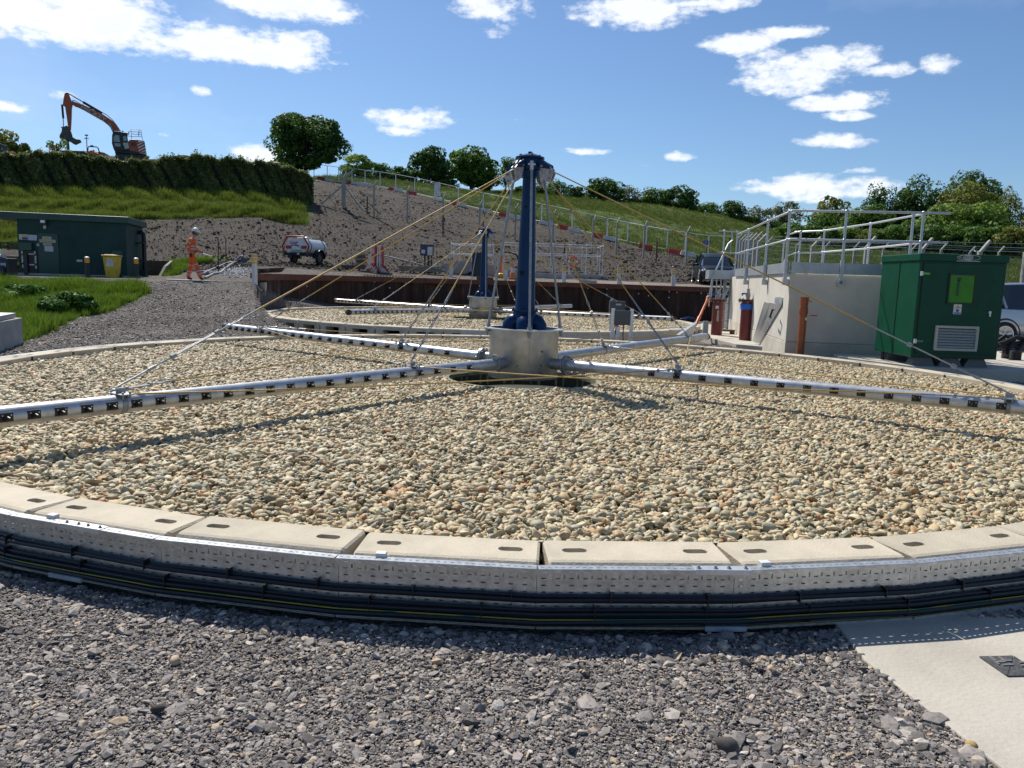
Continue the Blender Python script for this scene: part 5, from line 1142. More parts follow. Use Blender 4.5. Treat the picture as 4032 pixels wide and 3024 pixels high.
beam_thing(2280, 1110, 2349, 1113, 42.4, 42.4, .4, .22, CONCG, 'short grey concrete kerb lying on the edge of the rusty wall', 'kerb_stone', 'kerb stone')
beam_thing(1877, 1096, 1942, 1100, 42.2, 42.2, .4, .2, WOOD, 'dark timber block lying behind the rear navy column', 'timber_block')
beam_thing(2028, 1098, 2036, 1099, 42.2, 42.2, .3, .26, WOODL, 'small timber block behind the left side of the tall navy column', 'timber_block')
# low rail behind the bank at the far left
t = thing('timber_rail', at(30, 985, 43), 0, 'low green mossy timber rail at the far left before the bank', 'rail'); b = MB(); o = at(30, 985, 43)
b.beam(at(-60, 953, 43) - o, at(66, 958, 43) - o, .1, .09); b.beam(at(-60, 968, 43) - o, at(66, 972, 43) - o, .1, .08)
for u in (1, 33): b.beam(at(u, 955, 43) - o, at(u, 985, 43) - o, .1, .1)
b.build('rail', mat('mossy_timber', (.12, .13, .06), .9, 0, var=.4), t)
# pillar with control boxes
p = at(1681, 1062, 44); t = thing('control_pillar', (p.x, p.y, gz(p.x, p.y)), 0, 'pair of navy and white control boxes on a steel frame beside the grey baulk', 'control box')
b = MB()
for x in (-.33, .33): b.box((x, 0, .85), (.05, .05, 1.7))
for z in (.15, .6, 1.0): b.box((0, 0, z), (.7, .03, .05))
b.build('frame', GALVD, t)
b = MB(); b.box((0, -.1, 1.30), (.74, .2, .62)); b.build('box', mat('navy_box', (.03, .05, .10), .5), t, bevel=.01)
b = MB(); b.box((.18, -.22, 1.24), (.28, .06, .46)); b.build('white_box', WHITED, t, bevel=.01); b = MB(); b.box((-.2, -.22, 1.2), (.2, .04, .2)); b.build('meter', WHITED, t)
b = MB()
for x, r in ((-.12, .05), (.08, .06), (.24, .04)): b.cyl((x, -.02, 0), (x, -.02, 1.02), r, n=8)
b.build('conduit', BLACK, t)
# railed concrete chamber
def rail_run(pts, posts, m, r=.024, z=(1.1, .55)):
    b = MB()
    for zz in z: b.tube([Vector(p) + Vector((0, 0, zz)) for p in pts], r, 8)
    o = [b]
    b2 = MB()
    for p in posts: b2.tube([Vector(p), Vector(p) + Vector((0, 0, z[0]))], r, 8); [b2.sphere(tuple(Vector(p) + Vector((0, 0, zz))), r * 1.6, 8, 6) for zz in z]
    return b, b2
PT = mat('rail_tube', (.62, .64, .66), .38, .5, (.5, .52, .54), 14)
o = at(1850, 1079, 45.5); o.z = gz(o.x, o.y); t = thing('chamber', o, 0, 'concrete chamber with white railings behind the rear navy column', 'chamber')
b = MB(); b.box((0, .9, .25), (2.92, 2.4, .72)); b.build('wall', mat('chamber_concrete', (.46, .42, .38), .85, 0, (.36, .32, .29), 3, bump=.2), t, bevel=.015)
b = MB(); b.box((-.1, .5, .68), (2.2, 1.5, .12)); b.build('cover', GALVD, t)
b1, b2 = rail_run([(-1.1, .0, .62), (1.3, .0, .62), (1.3, 1.8, .62), (-1.1, 1.8, .62), (-1.1, 0, .62)], [(-1.1, .0, .62), (-.75, 1.8, .62), (.1, 0, .62), (1.3, .0, .62), (1.3, 1.8, .62), (.75, 1.8, .62), (-1.1, 1.8, .62)], PT, .03)
b1.build('rail', PT, t, smooth=True); b2.build('post', PT, t, smooth=True)
p = at(1880, 1000, 44.0); t = thing('chute', (p.x, p.y, gz(p.x, p.y)), 0, 'dark plastic chute leaning on the railed chamber', 'chute'); b = MB(); b.add([(-.28, 0, .0), (.18, .1, -.05), (.30, .4, 1.35), (-.32, .4, 1.35), (-.22, .12, 0), (.14, .2, 0), (.24, .5, 1.35), (-.26, .5, 1.35)], [(0, 1, 2, 3), (7, 6, 5, 4), (0, 4, 5, 1), (1, 5, 6, 2), (2, 6, 7, 3), (3, 7, 4, 0)]); b.build('trough', mat('dark_board', (.03, .035, .045), .6), t)
o = at(2180, 1082, 45.5); o.z = gz(o.x, o.y) + .05; t = thing('railed_pit', o, 0, 'long low concrete pit with grey double railings behind the tall navy column', 'pit')
b = MB(); b.box((0, 0, .0), (6.1, .35, .36)); b.box((0, 3.2, .1), (6.1, .3, .5)); b.box((2.9, 1.6, .02), (.3, 3.2, .34)); b.box((-2.9, 1.6, .02), (.3, 3.2, .34)); b.build('kerb', mat('chamber_concrete', (.4,) * 3), t, bevel=.01)
b1, b2 = rail_run([(-3.0, .1, .2), (2.8, .1, .2), (2.8, 3.0, .2), (-3.0, 3.0, .2)], [(-3.0 + i * .97, .1, .2) for i in range(7)] + [(2.8, 1.5, .2)] + [(-3.0 + i * .97, 3.0, .2) for i in range(7)], PT, .026, (1.65, 1.1)); b1.build('rail', PT, t, smooth=True); b2.build('post', PT, t, smooth=True)
p = at(2257, 1030, 45.1); t = thing('lifebuoy', p, 0, 'orange lifebuoy hanging on the grey pit railings', 'lifebuoy'); b = MB(); b.tube([(.22 * math.cos(a), 0, .22 * math.sin(a) * 1.25) for a in np.linspace(0, 2 * PI, 17)[:-1]], .055, 8, closed=True); b.build('ring', mat('buoy_orange', (.75, .13, .04), .5), t, smooth=True)
for s in (-1, 1):
    b = MB(); b.tube([(.22 * math.cos(a) * s, 0, .22 * math.sin(a) * 1.25) for a in np.linspace(-.25, .25, 4)], .058, 8); b.build('white_band', WHITE, t)
p = at(1969, 1058, 44.5); t = thing('orange_pipe', (p.x, p.y, gz(p.x, p.y)), 0, 'upright orange plastic pipe left of the railed pit', 'pipe'); b = MB(); b.cyl((0, 0, 0), (.05, 0, 1.15), .09, n=14); b.cyl((.05, 0, 1.1), (.055, 0, 1.24), .11, n=14); b.build('pipe', ORANGE, t, smooth=True)
p = at(1969, 1072, 44); t = thing('sack', (p.x, p.y, gz(p.x, p.y)), 0, 'crumpled yellow sack on the ground by the orange pipe', 'sack'); b = MB(); b.sphere((0, 0, .12), .26, 12, 8, (1.1, .7, .55)); b.v = [tuple(Vector(v) * (1 + .35 * mnoise.noise(Vector(v) * 6))) for v in b.v]; b.build('cloth', YEL, t)
b = MB(); o = at(1970, 995, 45); b.tube([at(1985, 992, 45) - o, at(2010, 995, 45) - o, at(2034, 1003, 45) - o, at(2040, 1022, 45) - o], .045, 8); t = thing('hose', o, 0, 'black hose arching over the left end of the pit railings', 'hose'); b.build('hose', RUBBER, t, smooth=True)
# cone
p = at(2019, 1084, 43.6); t = thing('traffic_cone', (p.x, p.y, gz(p.x, p.y)), 0, 'orange and white traffic cone behind the tall navy column', 'cone')
b = MB(); b.box((0, 0, .03), (.46, .46, .05)); b.lathe([(.19, .05), (.125, .35)], n=18); b.lathe([(.075, .62), (.03, .86), (.001, .87)], n=18); b.build('cone', mat('cone_orange', (.75, .20, .04), .5, 0, (.55, .15, .04), 6), t, smooth=True)
b = MB(); b.lathe([(.127, .35), (.077, .62)], n=18); b.build('white_sleeve', WHITED, t, smooth=True)
# stacked crowd barriers
for i, (u, c, tilt, rz) in enumerate(((1468, 'w', .10, 88), (1481, 'r', .05, 94), (1489, 'w', .03, 96), (1497, 'w', .0, 98), (1509, 'r', -.03, 98))):
    p = at(u, 1068, 42.2 + i * .05); t = thing('crowd_barrier', (p.x, p.y, gz(p.x, p.y)), R(rz), '%s plastic crowd barrier standing on edge, %s from left of the leaning group' % ({'r': 'red', 'w': 'white'}[c], ORD[i]), 'barrier', 'plastic crowd barriers stacked together'); t.rotation_euler.y = 0
    M_ = Matrix.Rotation(tilt, 4, 'X'); b = MB(); b.M = M_; m_ = mat('barrier_red', (.5,) * 3) if c == 'r' else mat('barrier_white', (.7,) * 3)
    b.box((0, 0, 1.33), (1.9, .07, .14)); b.box((0, 0, .42), (1.9, .06, .16)); b.box((0, 0, .9), (1.9, .045, .16)); b.box((-.92, 0, .85), (.1, .07, 1.1)); b.box((.92, 0, .85), (.1, .07, 1.1))
    for k in range(9): b.box((-.75 + k * .19, 0, .88), (.06, .04, .95))
    b.build('frame', m_, t, bevel=.01)
    for s in (-1, 1): b = MB(); b.M = M_; b.beam((s * .7, -.32, .02), (s * .7, 0, .4), .1, .06); b.beam((s * .7, .32, .02), (s * .7, 0, .4), .1, .06); b.build('foot', mat('barrier_white', (.7,) * 3) if c == 'w' else m_, t)
# yellow-tan clips laid along the wall head
t = thing('fender_strip', at(1540, 1088, 38.6), 0, 'row of small tan blocks lying along the head of the rusty wall', 'blocks'); o = t.location.copy(); b = MB()
for i in range(17): q = at(1436 + i * 12.4, 1083 + i * .9, 38.35 + i * .1) - Vector(o); b.box((q.x, q.y, 1.62 - o.z), (.1, .1, .08))
b.build('block', mat('tan_block', (.55, .42, .2), .7), t)

# ------------------------------------------------------------------ slabs and low walls
SLABM = mat('slab_concrete', (.48, .445, .38), .85, 0, (.35, .32, .27), 1.6, bump=.2, bscale=45, detail=12, ramp=(.25, .6))
def slab(name, poly, z0, z1, m=SLABM, bev=.008):
    b = MB(); b.prism([(p[0], p[1]) for p in poly], z0, z1, 'xy'); o = b.build(name, m, bevel=bev); tag(o, kind='structure'); return o
arc = [(C1.x + 7.50 * math.sin(a), C1.y - 7.50 * math.cos(a)) for a in np.linspace(.198, .95, 20)]
slab('concrete_slab', [(1.60, 3.25), (1.735, 2.48), (1.95, 1.2), (8.5, 1.2)] + list(reversed(arc)), -.12, .004)
slab('footpath', [tuple(at(655, 1106, 28.2).xy), tuple(at(1045, 1112, 27.4).xy), tuple(at(1052, 1106, 28.6).xy), tuple(at(655, 1098, 29.2).xy)], .8, 1.255)
slab('kiosk_apron', [tuple(at(-300, 1090, 28.6).xy), tuple(at(640, 1098, 29.0).xy), tuple(at(700, 1098, 34).xy), tuple(at(-300, 1080, 34).xy)], .8, 1.19, mat('apron_concrete', (.46, .43, .38), .9, 0, (.25, .22, .19), 1.2, bump=.2, detail=9))
sl = [tuple(atz(3095, 1372, .14).xy), tuple(atz(2899, 1355, .14).xy), tuple(atz(2690, 1305, .14).xy), tuple(atz(2770, 1270, .14).xy), (7.5, 26.8), (7.2, 20.0), (5.9, 17.2)]
slab('pipe_slab', sl, -.2, .14)
slab('cabinet_plinth', [(6.62, 15.75), (7.05, 14.75), (7.42, 14.08), (14.0, 13.3), (14.0, 15.95), (6.75, 16.35)], -.2, .285)
slab('yard_slab', [(8.9, 16.6), (16, 15.9), (18, 19.5), (9.2, 19.0)], -.1, .26, mat('yard_concrete', (.55, .52, .46), .9, 0, (.42, .39, .34), 2, bump=.2))
o = at(600, 1060, 37); t = thing('low_wall', (0, 0, 0), 0, 'low dark timber retaining wall beside and behind the green kiosk', 'wall'); b = MB()
for (a, c) in ((at(-200, 1040, 36), at(120, 1045, 36)), (at(560, 1060, 35.5), at(672, 1064, 35.5))):
    b.beam((a.x, a.y, 1.55), (c.x, c.y, 1.55), .2, .85)
b.build('boards', WOOD, t)
beam_thing(628, 1095, 652, 1050, 33.5, 34.2, .12, .1, WOODL, 'grey board leaning up the bank right of the kiosk, lower length', 'board', 'board')
beam_thing(650, 1053, 676, 1030, 34.2, 35.2, .12, .1, WOODL, 'grey board laid up the bank, upper length by the grass', 'board', 'board')
beam_thing(535, 1144, 640, 1146, 24.6, 24.6, .5, .1, WOOD, 'dark timber lying on the track below the kiosk', 'timber')
# chamber cover at the left edge
p = at(20, 1300, 14.6); t = thing('concrete_chamber', (p.x, p.y, -.1), 0, 'low concrete chamber with a steel lid at the left edge of the photo', 'chamber'); zt = at(100, 1245, 14.6).z + .1
b = MB(); b.prism([(-1.6, -.7), (-.02, -.6), (.10, -.3), (-.30, 1.0), (-1.6, 1.0)], -.2, zt - .10, 'xy'); b.build('wall', CONCG, t, bevel=.01); b = MB(); b.prism([(-1.6, -.62), (-.04, -.5), (.06, -.25), (-.36, .9), (-1.6, .9)], zt - .09, zt, 'xy'); b.build('lid', mat('lid_steel', (.42, .42, .41), .55, .2, var=.2), t, bevel=.006)
# access cover let into the front slab
A_, B_, E_ = atz(3853, 2587, .006), atz(3990, 2584, .006), atz(3966, 2665, .006); Cc = B_ + (E_ - A_); 
t = thing('access_cover', A_, 0, 'grey cast iron access cover set in the pale slab at lower right', 'access cover')
IRON = mat('cast_iron', (.13, .135, .14), .5, .4, (.08, .075, .07), 30, bump=.3)
b = MB()
for tri in ((A_, E_, B_), (B_ + (B_ - E_) * -.0 + (Cc - Cc), E_, Cc)):
    q = [p - A_ for p in tri]; cen = sum(q, Vector()) / 3; q = [cen + (p - cen) * .97 for p in q]; b.add([(p.x, p.y, 0) for p in q] + [(p.x, p.y, .005) for p in q], [(2, 1, 0), (3, 4, 5), (0, 1, 4, 3), (1, 2, 5, 4), (2, 0, 3, 5)])
b.build('plate', IRON, t)
b = MB(); d1 = (B_ - A_); d2 = (E_ - A_)
for (s, r_, w, h) in ((.25, .18, .04, .012), (.35, .35, .012, .04), (.5, .18, .03, .012), (.2, .4, .03, .01), (.55, .3, .012, .05), (.42, .5, .012, .05), (.9, .55, .012, .05), (1.0, .4, .012, .06), (.75, .8, .02, .04)):
    q = d1 * s + d2 * r_; b.box((q.x, q.y, .007), (w, h, .006), math.atan2(d2.y, d2.x))
b.build('raised_letter_pad', mat('cast_iron_worn', (.25, .24, .22), .5, .3), t)

# ------------------------------------------------------------------ kiosk building
c0 = at(502, 1094, 32.0); zg = 1.19; ang = math.atan2(-(.9), -(3.75)); fx = Vector((.9724, .2334, 0)).normalized()   # along the front, left to right
t = thing('kiosk', (c0.x, c0.y, zg), math.atan2(fx.y, fx.x), 'dark green flat roofed kiosk building beside the grass bank', 'kiosk')
Wk, Dk, Hk = 3.95, 3.0, 2.22
b = MB(); b.box((-Wk / 2, Dk / 2, Hk / 2), (Wk, Dk, Hk)); b.build('wall', KIOSK, t, bevel=.02)
b = MB(); b.box((-Wk / 2 - .40, Dk / 2, Hk + .11), (Wk + 1.1, Dk + .3, .26)); b.build('roof', mat('kiosk_roof', (.022, .07, .058), .5, 0, (.014, .05, .042), 2, bump=.05), t, bevel=.02)
b = MB(); b.box((-Wk / 2 + .0, -.02, .05), (Wk + .06, .1, .10)); b.build('plinth', CONCG, t)
def kp(zx, zy):  # zoom reading on the front face -> local x, z
    fxx = -(1590 - zx) / (1590 - 325) * Wk; return fxx, Hk + .0 - (zy - 245) / (925 - 245) * Hk
def kbox(nm, x0, y0, x1, y1, dep, m, par=None, y=0.0, bev=0):
    a, zt_ = kp(x0, y0); c, zb_ = kp(x1, y1); b = MB(); b.box(((a + c) / 2, -dep / 2 - y, (zt_ + zb_) / 2), (abs(c - a), dep, abs(zt_ - zb_))); return b.build(nm, m, par or t, bevel=bev)
dr = kbox('door', 558, 410, 790, 905, .03, mat('kiosk_door', (.014, .068, .052), .42, 0, var=.2), bev=.004)
kbox('sign_panel', 345, 432, 445, 495, .012, WHITED); kbox('yellow_strip', 382, 437, 442, 462, .004, YEL, y=.014); kbox('blue_strip', 382, 466, 442, 492, .004, mat('sign_blue', (.02, .1, .35), .5), y=.014); kbox('notice', 450, 435, 548, 500, .014, mat('notice_white', (.55, .57, .62), .5))
TANS = mat('tan_sign', (.52, .47, .30), .6, 0, var=.15)
for r_ in ((612, 448, 716, 482), (578, 484, 762, 520), (618, 526, 718, 556)): s_ = kbox('door_sign', *r_, .01, TANS, y=.032); kbox('lettering_line', r_[0] + 18, (r_[1] + r_[3]) / 2 - 3, r_[2] - 18, (r_[1] + r_[3]) / 2 + 4, .003, mat('letter_grey', (.2, .19, .14), .7), y=.043)
kbox('door_notice', 632, 562, 732, 626, .01, mat('notice_white', (.5,) * 3), y=.032)
kbox('meter_box', 352, 530, 495, 622, .16, mat('meter_green', (.03, .085, .062), .5), bev=.01); kbox('keypad', 545, 535, 578, 568, .05, GALVD, y=.03)
kbox('dark_recess', 370, 628, 545, 900, .02, BLACK); kbox('rack_pipe', 395, 660, 435, 915, .12, STEELD)
for r_ in ((366, 628, 382, 668), (366, 685, 384, 770), (368, 795, 384, 835), (512, 630, 528, 662), (514, 685, 534, 775), (518, 800, 534, 840), (445, 658, 512, 672), (448, 785, 508, 800)): kbox('white_strip', *r_, .03, WHITED, y=.03)
kbox('vent_hood', 1420, 590, 1542, 702, .08, mat('meter_green', (.03,) * 3), bev=.01); kbox('small_sign', 995, 713, 1062, 738, .01, WHITED)
f_ = kbox('floodlight', 600, 250, 678, 312, .16, STEELD, bev=.01); kbox('lens', 612, 256, 662, 286, .01, mat('lamp_glass', (.85, .86, .88), .15), y=.16); kbox('sensor', 632, 315, 662, 356, .08, WHITED, bev=.01)
b = MB(); xk = .03; b.tube([(.0, 2.1, 1.95), (.16, 2.1, 1.97), (.22, 2.1, 1.9), (.23, 2.1, 1.7), (.23, 2.1, .35)], .085, 14); b.build('downpipe', BLACK, t, smooth=True)
for z in (1.5, .75): b = MB(); b.box((.14, 1.9, z), (.3, .6, .04)); b.build('pipe_bracket', BLACK, t)
b = MB(); b.box((.15, 2.1, .17), (.3, .5, .34)); b.build('pipe_base', KIOSK, t)
# yellow wheeled bin
p = at(445, 1098, 30.6); t = thing('wheeled_bin', (p.x, p.y, 1.19), .12, 'yellow wheeled bin with a white label standing against the green kiosk', 'bin')
b = MB(); b.add([(-.19, -.2, .03), (.19, -.2, .03), (.19, .2, .03), (-.19, .2, .03), (-.26, -.27, .84), (.26, -.27, .84), (.26, .27, .84), (-.26, .27, .84)], [(0, 3, 2, 1), (4, 5, 6, 7), (0, 1, 5, 4), (1, 2, 6, 5), (2, 3, 7, 6), (3, 0, 4, 7)]); b.build('body', mat('bin_yellow', (.70, .50, .03), .45, 0, (.5, .35, .02), 5), t, bevel=.02)
b = MB(); b.box((0, .0, .87), (.58, .62, .05)); b.box((0, -.05, .905), (.4, .4, .03)); b.build('lid', mat('bin_yellow', (.7,) * 3), t, bevel=.012); b = MB(); b.box((0, -.262, .58), (.27, .004, .26)); b.box((0, -.262, .73), (.18, .004, .06)); o_ = b.build('label', WHITED, t); o_.rotation_euler.x = R(0)
o_.location = (0, 0, 0)
b = MB()
for s in (-1, 1): b.cyl((s * .2, .24, .1), (s * .25, .24, .1), .1, n=14)
b.build('wheel', RUBBER, t)
# machine half seen at the left edge
p = at(8, 1085, 28.4); t = thing('pump_set', (p.x, p.y, 1.17), 0, 'dark pump set with a pale panel and green beacon at the left photo edge', 'pump'); b = MB(); b.box((-.1, .2, .35), (.75, .6, .62)); b.cyl((-.5, -.1, .2), (.2, -.1, .2), .2, n=12); b.build('body', STEELD, t, bevel=.03)
b = MB(); b.add([(.02, -.12, .33), (.23, -.12, .33), (.21, -.06, .78), (.04, -.06, .78)], [(0, 1, 2, 3)]); b.box((.12, -.06, .55), (.2, .05, .44)); b.build('panel', mat('panel_lilac', (.45, .44, .50), .5), t)
b = MB(); b.box((.08, -.09, .66), (.12, .02, .05)); b.build('purple_flash', mat('purple', (.15, .03, .2), .5), t)
b = MB(); b.cyl((-.02, 0, .8), (-.02, 0, .93), .06, .045, n=12); b.sphere((-.02, 0, .93), .045, 10, 6); b.build('beacon', mat('beacon_green', (.55, .85, .5), .3), t, smooth=True)
# two thin black posts beside the little grass patch
for u, v0, v1, lb in ((859, 933, 1018, 'thin black post, left of the pair behind the grass patch'), (889, 935, 1015, 'thin black post, right of the pair behind the grass patch')):
    a = at(u, v1, 34.5); c = at(u, v0, 34.5); t = thing('thin_post', (a.x, a.y, gz(a.x, a.y)), 0, lb, 'post', 'thin black posts'); b = MB(); b.cyl((0, 0, 0), (c.x - a.x, 0, c.z - t.location.z), .02, n=8); b.build('shaft', BLACK, t); b = MB(); b.sphere((c.x - a.x, 0, c.z - t.location.z), .035, 8, 6); b.build('knob', GALVD, t)
# pump and lay-flat hoses beside the worker
p = hit(956, 1036) or at(956, 1036, 33); t = thing('submersible_pump', p, 0, 'small grey-blue pump with a looped blue hose on the stony mound', 'pump'); b = MB(); b.cyl((0, 0, .02), (0, 0, .3), .12, .1, n=14); b.box((.05, 0, .06), (.3, .22, .1)); b.build('body', mat('pump_grey', (.07, .10, .11), .5), t, bevel=.01)
b = MB(); b.tube([(0, 0, .3), (.0, 0, .38), (-.12, 0, .36), (-.28, 0, .15), (-.5, 0, .04), (-.7, 0, .03)], .035, 8); b.build('blue_hose', mat('hose_blue', (.02, .05, .25), .5), t, smooth=True)
HZ = mat('layflat_hose', (.33, .32, .30), .6, 0, (.16, .17, .22), 3)
def ground_tube(px, r, m, label, name='hose', lift=None):
    pts = [hit(*q) for q in px]; pts = [q for q in pts if q]; o = pts[0]; t = thing(name, o, 0, label, 'hose'); 
    sm = []
    for i in range(len(pts) - 1):
        for j in range(5): sm.append(pts[i].lerp(pts[i + 1], j / 5) - o + Vector((0, 0, r * .8)))
    sm.append(pts[-1] - o + Vector((0, 0, r * .8))); b = MB(); b.tube(sm, r, 8); b.build('tube', m, t, smooth=True); return t
ground_tube([(808, 1098), (840, 1082), (868, 1078), (880, 1066), (915, 1040), (935, 1033)], .05, HZ, 'grey flat hose running from the worker up the stony mound')
ground_tube([(800, 1080), (826, 1068), (868, 1050), (895, 1038)], .05, HZ, 'second grey flat hose, left of the first, on the stony mound')
ground_tube([(790, 1073), (815, 1072), (836, 1076), (822, 1083), (795, 1082)], .05, mat('hose_navy', (.015, .02, .09), .5), 'coil of dark blue hose at the feet of the worker')
SPL = rampmat('white_rubble_piece', [(0, (.35, .34, .33)), (.5, (.5, .5, .5)), (1, (.72, .72, .74))], .8, .3, 5)
wv = [stone('rubble_%d' % i, SPL, 1, .3, (1, .7, .4), i + 60, False) for i in range(3)]
pl = []
while len(pl) < 900:
    u, v = random.gauss(925, 38), random.gauss(1062, 14)
    if 845 < u < 1000 and 1030 < v < 1095:
        q = hit(u, v)
        if q: pl.append(q)
P = np.array([tuple(q) for q in pl]); s = RNG.uniform(.04, .12, len(P)); P[:, 2] += .02
scatter('rubble', P, np.stack([RNG.normal(0, .4, len(P)), RNG.normal(0, .4, len(P)), RNG.random(len(P)) * 6], -1), np.stack([s, s, s * .8], -1), wv, SPL, 'pale rubble spread around the small pump')
# black buckets on the wall head
p = at(1062, 1068, 28.6); t = thing('bucket_tray', (p.x, p.y, 1.60), .2, 'black rubber tub lying by the left end of the rusty wall', 'tub'); b = MB(); b.lathe([(.02, .02), (.28, .02), (.40, .16), (.42, .16), (.30, 0), (.02, 0)], n=20); b.v = [(v[0] * 1.35, v[1] * .8, v[2] + .1 * v[0]) for v in b.v]; b.build('tub', RUBBER, t, smooth=True); b = MB(); b.lathe([(.2, .0), (.33, .09), (.34, .09), (.21, -.02)], (-.18, -.1, .05), 20); b.build('lid', mat('tub_lid', (.1, .1, .11), .3), t, smooth=True)
# dark coil on the ground at the right end of the rear bed
p = at(2707, 1250, 33.5); t = thing('hose_coil', (p.x, p.y, 0), 0, 'small coil of blue and black hose at the foot of the rusty wall', 'hose'); b = MB(); [b.tube([(.28 * math.cos(a), .16 * math.sin(a), z) for a in np.linspace(0, 2 * PI, 15)[:-1]], .04, 6, closed=True) for z in (.04, .11, .18)]; b.build('coil', RUBBER, t, smooth=True); b = MB(); b.tube([(-.25, -.1, .2), (0, -.12, .27), (.3, 0, .22), (.4, .05, .1)], .03, 6); b.build('blue_hose', BLUEP, t, smooth=True)
# ------------------------------------------------------------------ concrete tank with railings
TANKM = mat('tank_concrete', (.62, .585, .51), .85, 0, (.49, .46, .40), 1.1, bump=.15, bscale=30, detail=10)
K, Lc, Fr, Br = Vector((5.95, 17.0, 0)), Vector((7.30, 26.5, 0)), Vector((8.75, 16.6, 0)), Vector((10.1, 26.1, 0))
t = thing('concrete_tank', (0, 0, 0), 0, 'square concrete tank with a steel kick plate and railings right of the rusty wall', 'tank')
b = MB(); b.prism([(K.x, K.y), (Fr.x, Fr.y), (Br.x, Br.y), (Lc.x, Lc.y)], .47, 1.95, 'xy'); b.build('wall', TANKM, t, bevel=.012)
b = MB(); b.prism([(K.x - .004, K.y - .004), (Fr.x, Fr.y - .004), (Br.x, Br.y), (Lc.x - .004, Lc.y)], -.2, .465, 'xy'); b.build('wall_base', mat('tank_base_concrete', (.58, .53, .44), .88, 0, (.42, .38, .31), 2.0, bump=.2, detail=10), t, bevel=.01)
KP = mat('kick_plate', (.42, .46, .48), .45, .5, (.33, .36, .38), 5, bump=.05)
def plate(a, c, z0, z1, th, nm, m, par): b = MB(); b.beam((a.x, a.y, (z0 + z1) / 2), (c.x, c.y, (z0 + z1) / 2), th, z1 - z0); return b.build(nm, m, par)
n1 = (Lc - K).normalized(); n2 = (Fr - K).normalized(); o1 = Vector((-n1.y, n1.x, 0)) * .05; o2 = Vector((n2.y, -n2.x, 0)) * .05
for a, c in ((0, 2.85), (2.87, 5.75), (5.77, 8.6)): plate(K + n1 * a + o1 * .8, K + n1 * c + o1 * .8, 1.955, 2.19, .012, 'kick_plate', KP, t)
plate(K + o2 * .8, Fr + o2 * .8, 1.955, 2.19, .012, 'kick_plate', KP, t)
RAILM = mat('railing_tube', (.50, .53, .56), .4, .5, (.40, .43, .46), 20)
def upz(p, z): return Vector((p.x, p.y, z))
def railing(line, posts, nm='railing', zt=(3.27, 2.67), z0=1.75, r=.024, foot=True, ext=()):
    for z in zt: b = MB(); b.tube([upz(p, z) for p in line], r, 10); b.build('rail', RAILM, t, smooth=True)
    for p, o in posts:
        b = MB(); b.cyl(upz(p, z0), upz(p, zt[0]), r * 1.15, n=10)
        for z in zt: b.sphere(tuple(upz(p, z)), r * 1.75, 10, 8)
        if foot: b.box((p.x, p.y, 2.0), (.07, .07, .5), math.atan2(n1.y, n1.x)); b.box((p.x - o.x * .3, p.y - o.y * .3, 1.76), (.10, .12, .13), math.atan2(n1.y, n1.x))
        b.build('post', RAILM, t, smooth=True)
Ko = K + o1 * 1.6 + o2 * 1.6
railing([K + n1 * 8.0 + o1 * 1.8, K + n1 * 3 + o1 * 1.8, Ko, Fr + o2 * 1.8 + n2 * .25], [(K + n1 * 5.9 + o1 * 1.8, o1), (K + n1 * 2.75 + o1 * 1.8, o1), (K + n1 * .12 + o1 * 1.8, o1), (K + n2 * 1.02 + o2 * 1.8, o2), (Fr - n2 * .28 + o2 * 1.8, o2)])
Fz = Vector((8.40, 16.85, 0))
rp_ = [Fz + Vector((.18, -.1, 0)), Vector((8.74, 19.6, 0)), Vector((8.66, 22.4, 0)), Vector((8.15, 23.2, 0))]
railing(rp_, [(Fz, o1), (Vector((8.74, 19.6, 0)), o1), (Vector((8.66, 22.3, 0)), o1), (Vector((8.25, 23.0, 0)), o1)], foot=False, z0=1.95)
b = MB(); b.tube([Vector((8.2, 23.1, 3.27)), Vector((8.02, 23.4, 3.2)), Vector((7.95, 23.5, 2.95)), Vector((7.95, 23.5, 2.0))], .024, 8); b.tube([Vector((8.2, 23.1, 2.67)), Vector((8.05, 23.35, 2.6)), Vector((7.85, 23.6, 2.1))], .024, 8); b.build('rail_return', RAILM, t, smooth=True)
# ladder platform at the far left end of the tank
t0 = t
t = thing('access_ladder', (0, 0, 0), 0, 'galvanised access ladder with handrails at the far end of the concrete tank', 'ladder')
LM = mat('ladder_steel', (.45, .47, .49), .45, .5, var=.25)
a = at(2866, 1305, 26.9); c = at(2842, 1305, 27.6)
for q in (a, c): b = MB(); b.beam((q.x, q.y, 0), (q.x, q.y, 2.15), .10, .06); b.build('stringer', LM, t)
for i in range(6): b = MB(); z = .15 + i * .3; b.beam((a.x - .02, a.y, z), (a.x - .36, a.y + .35, z), .16, .035); b.build('tread', LM, t)
b = MB(); b.box((a.x - .1, a.y + .3, 2.02), (1.3, 1.2, .30), math.atan2(n1.y, n1.x) - PI / 2); b.build('platform', KP, t)
railing([at(2832, 908, 27.0), at(2900, 893, 27.3), at(2970, 882, 27.6)], [(at(2853, 905, 27.0), o1), (at(2905, 893, 27.4), o1)], zt=(3.5, 2.78), z0=1.5, foot=False)
b = MB(); q0 = at(2852, 1030, 26.6); q1 = at(2794, 1160, 26.6); b.tube([at(2880, 910, 27.1), at(2885, 945, 27.1), at(2868, 960, 27.1), at(2840, 1020, 26.8), q1 + Vector((.05, 0, .55)), q1, q1 - Vector((0, 0, .4))], .024, 8); b.tube([at(2838, 1025, 26.9), at(2808, 1085, 26.8), at(2800, 1170, 26.8)], .024, 8)
b.tube([at(2823, 1090, 26.7), at(2818, 1180, 26.7)], .02, 8); b.build('handrail', RAILM, t, smooth=True)
b = MB(); b.beam(at(2868, 1135, 26.5), at(2843, 1180, 26.5), .22, .03); b.build('side_plate', KP, t)

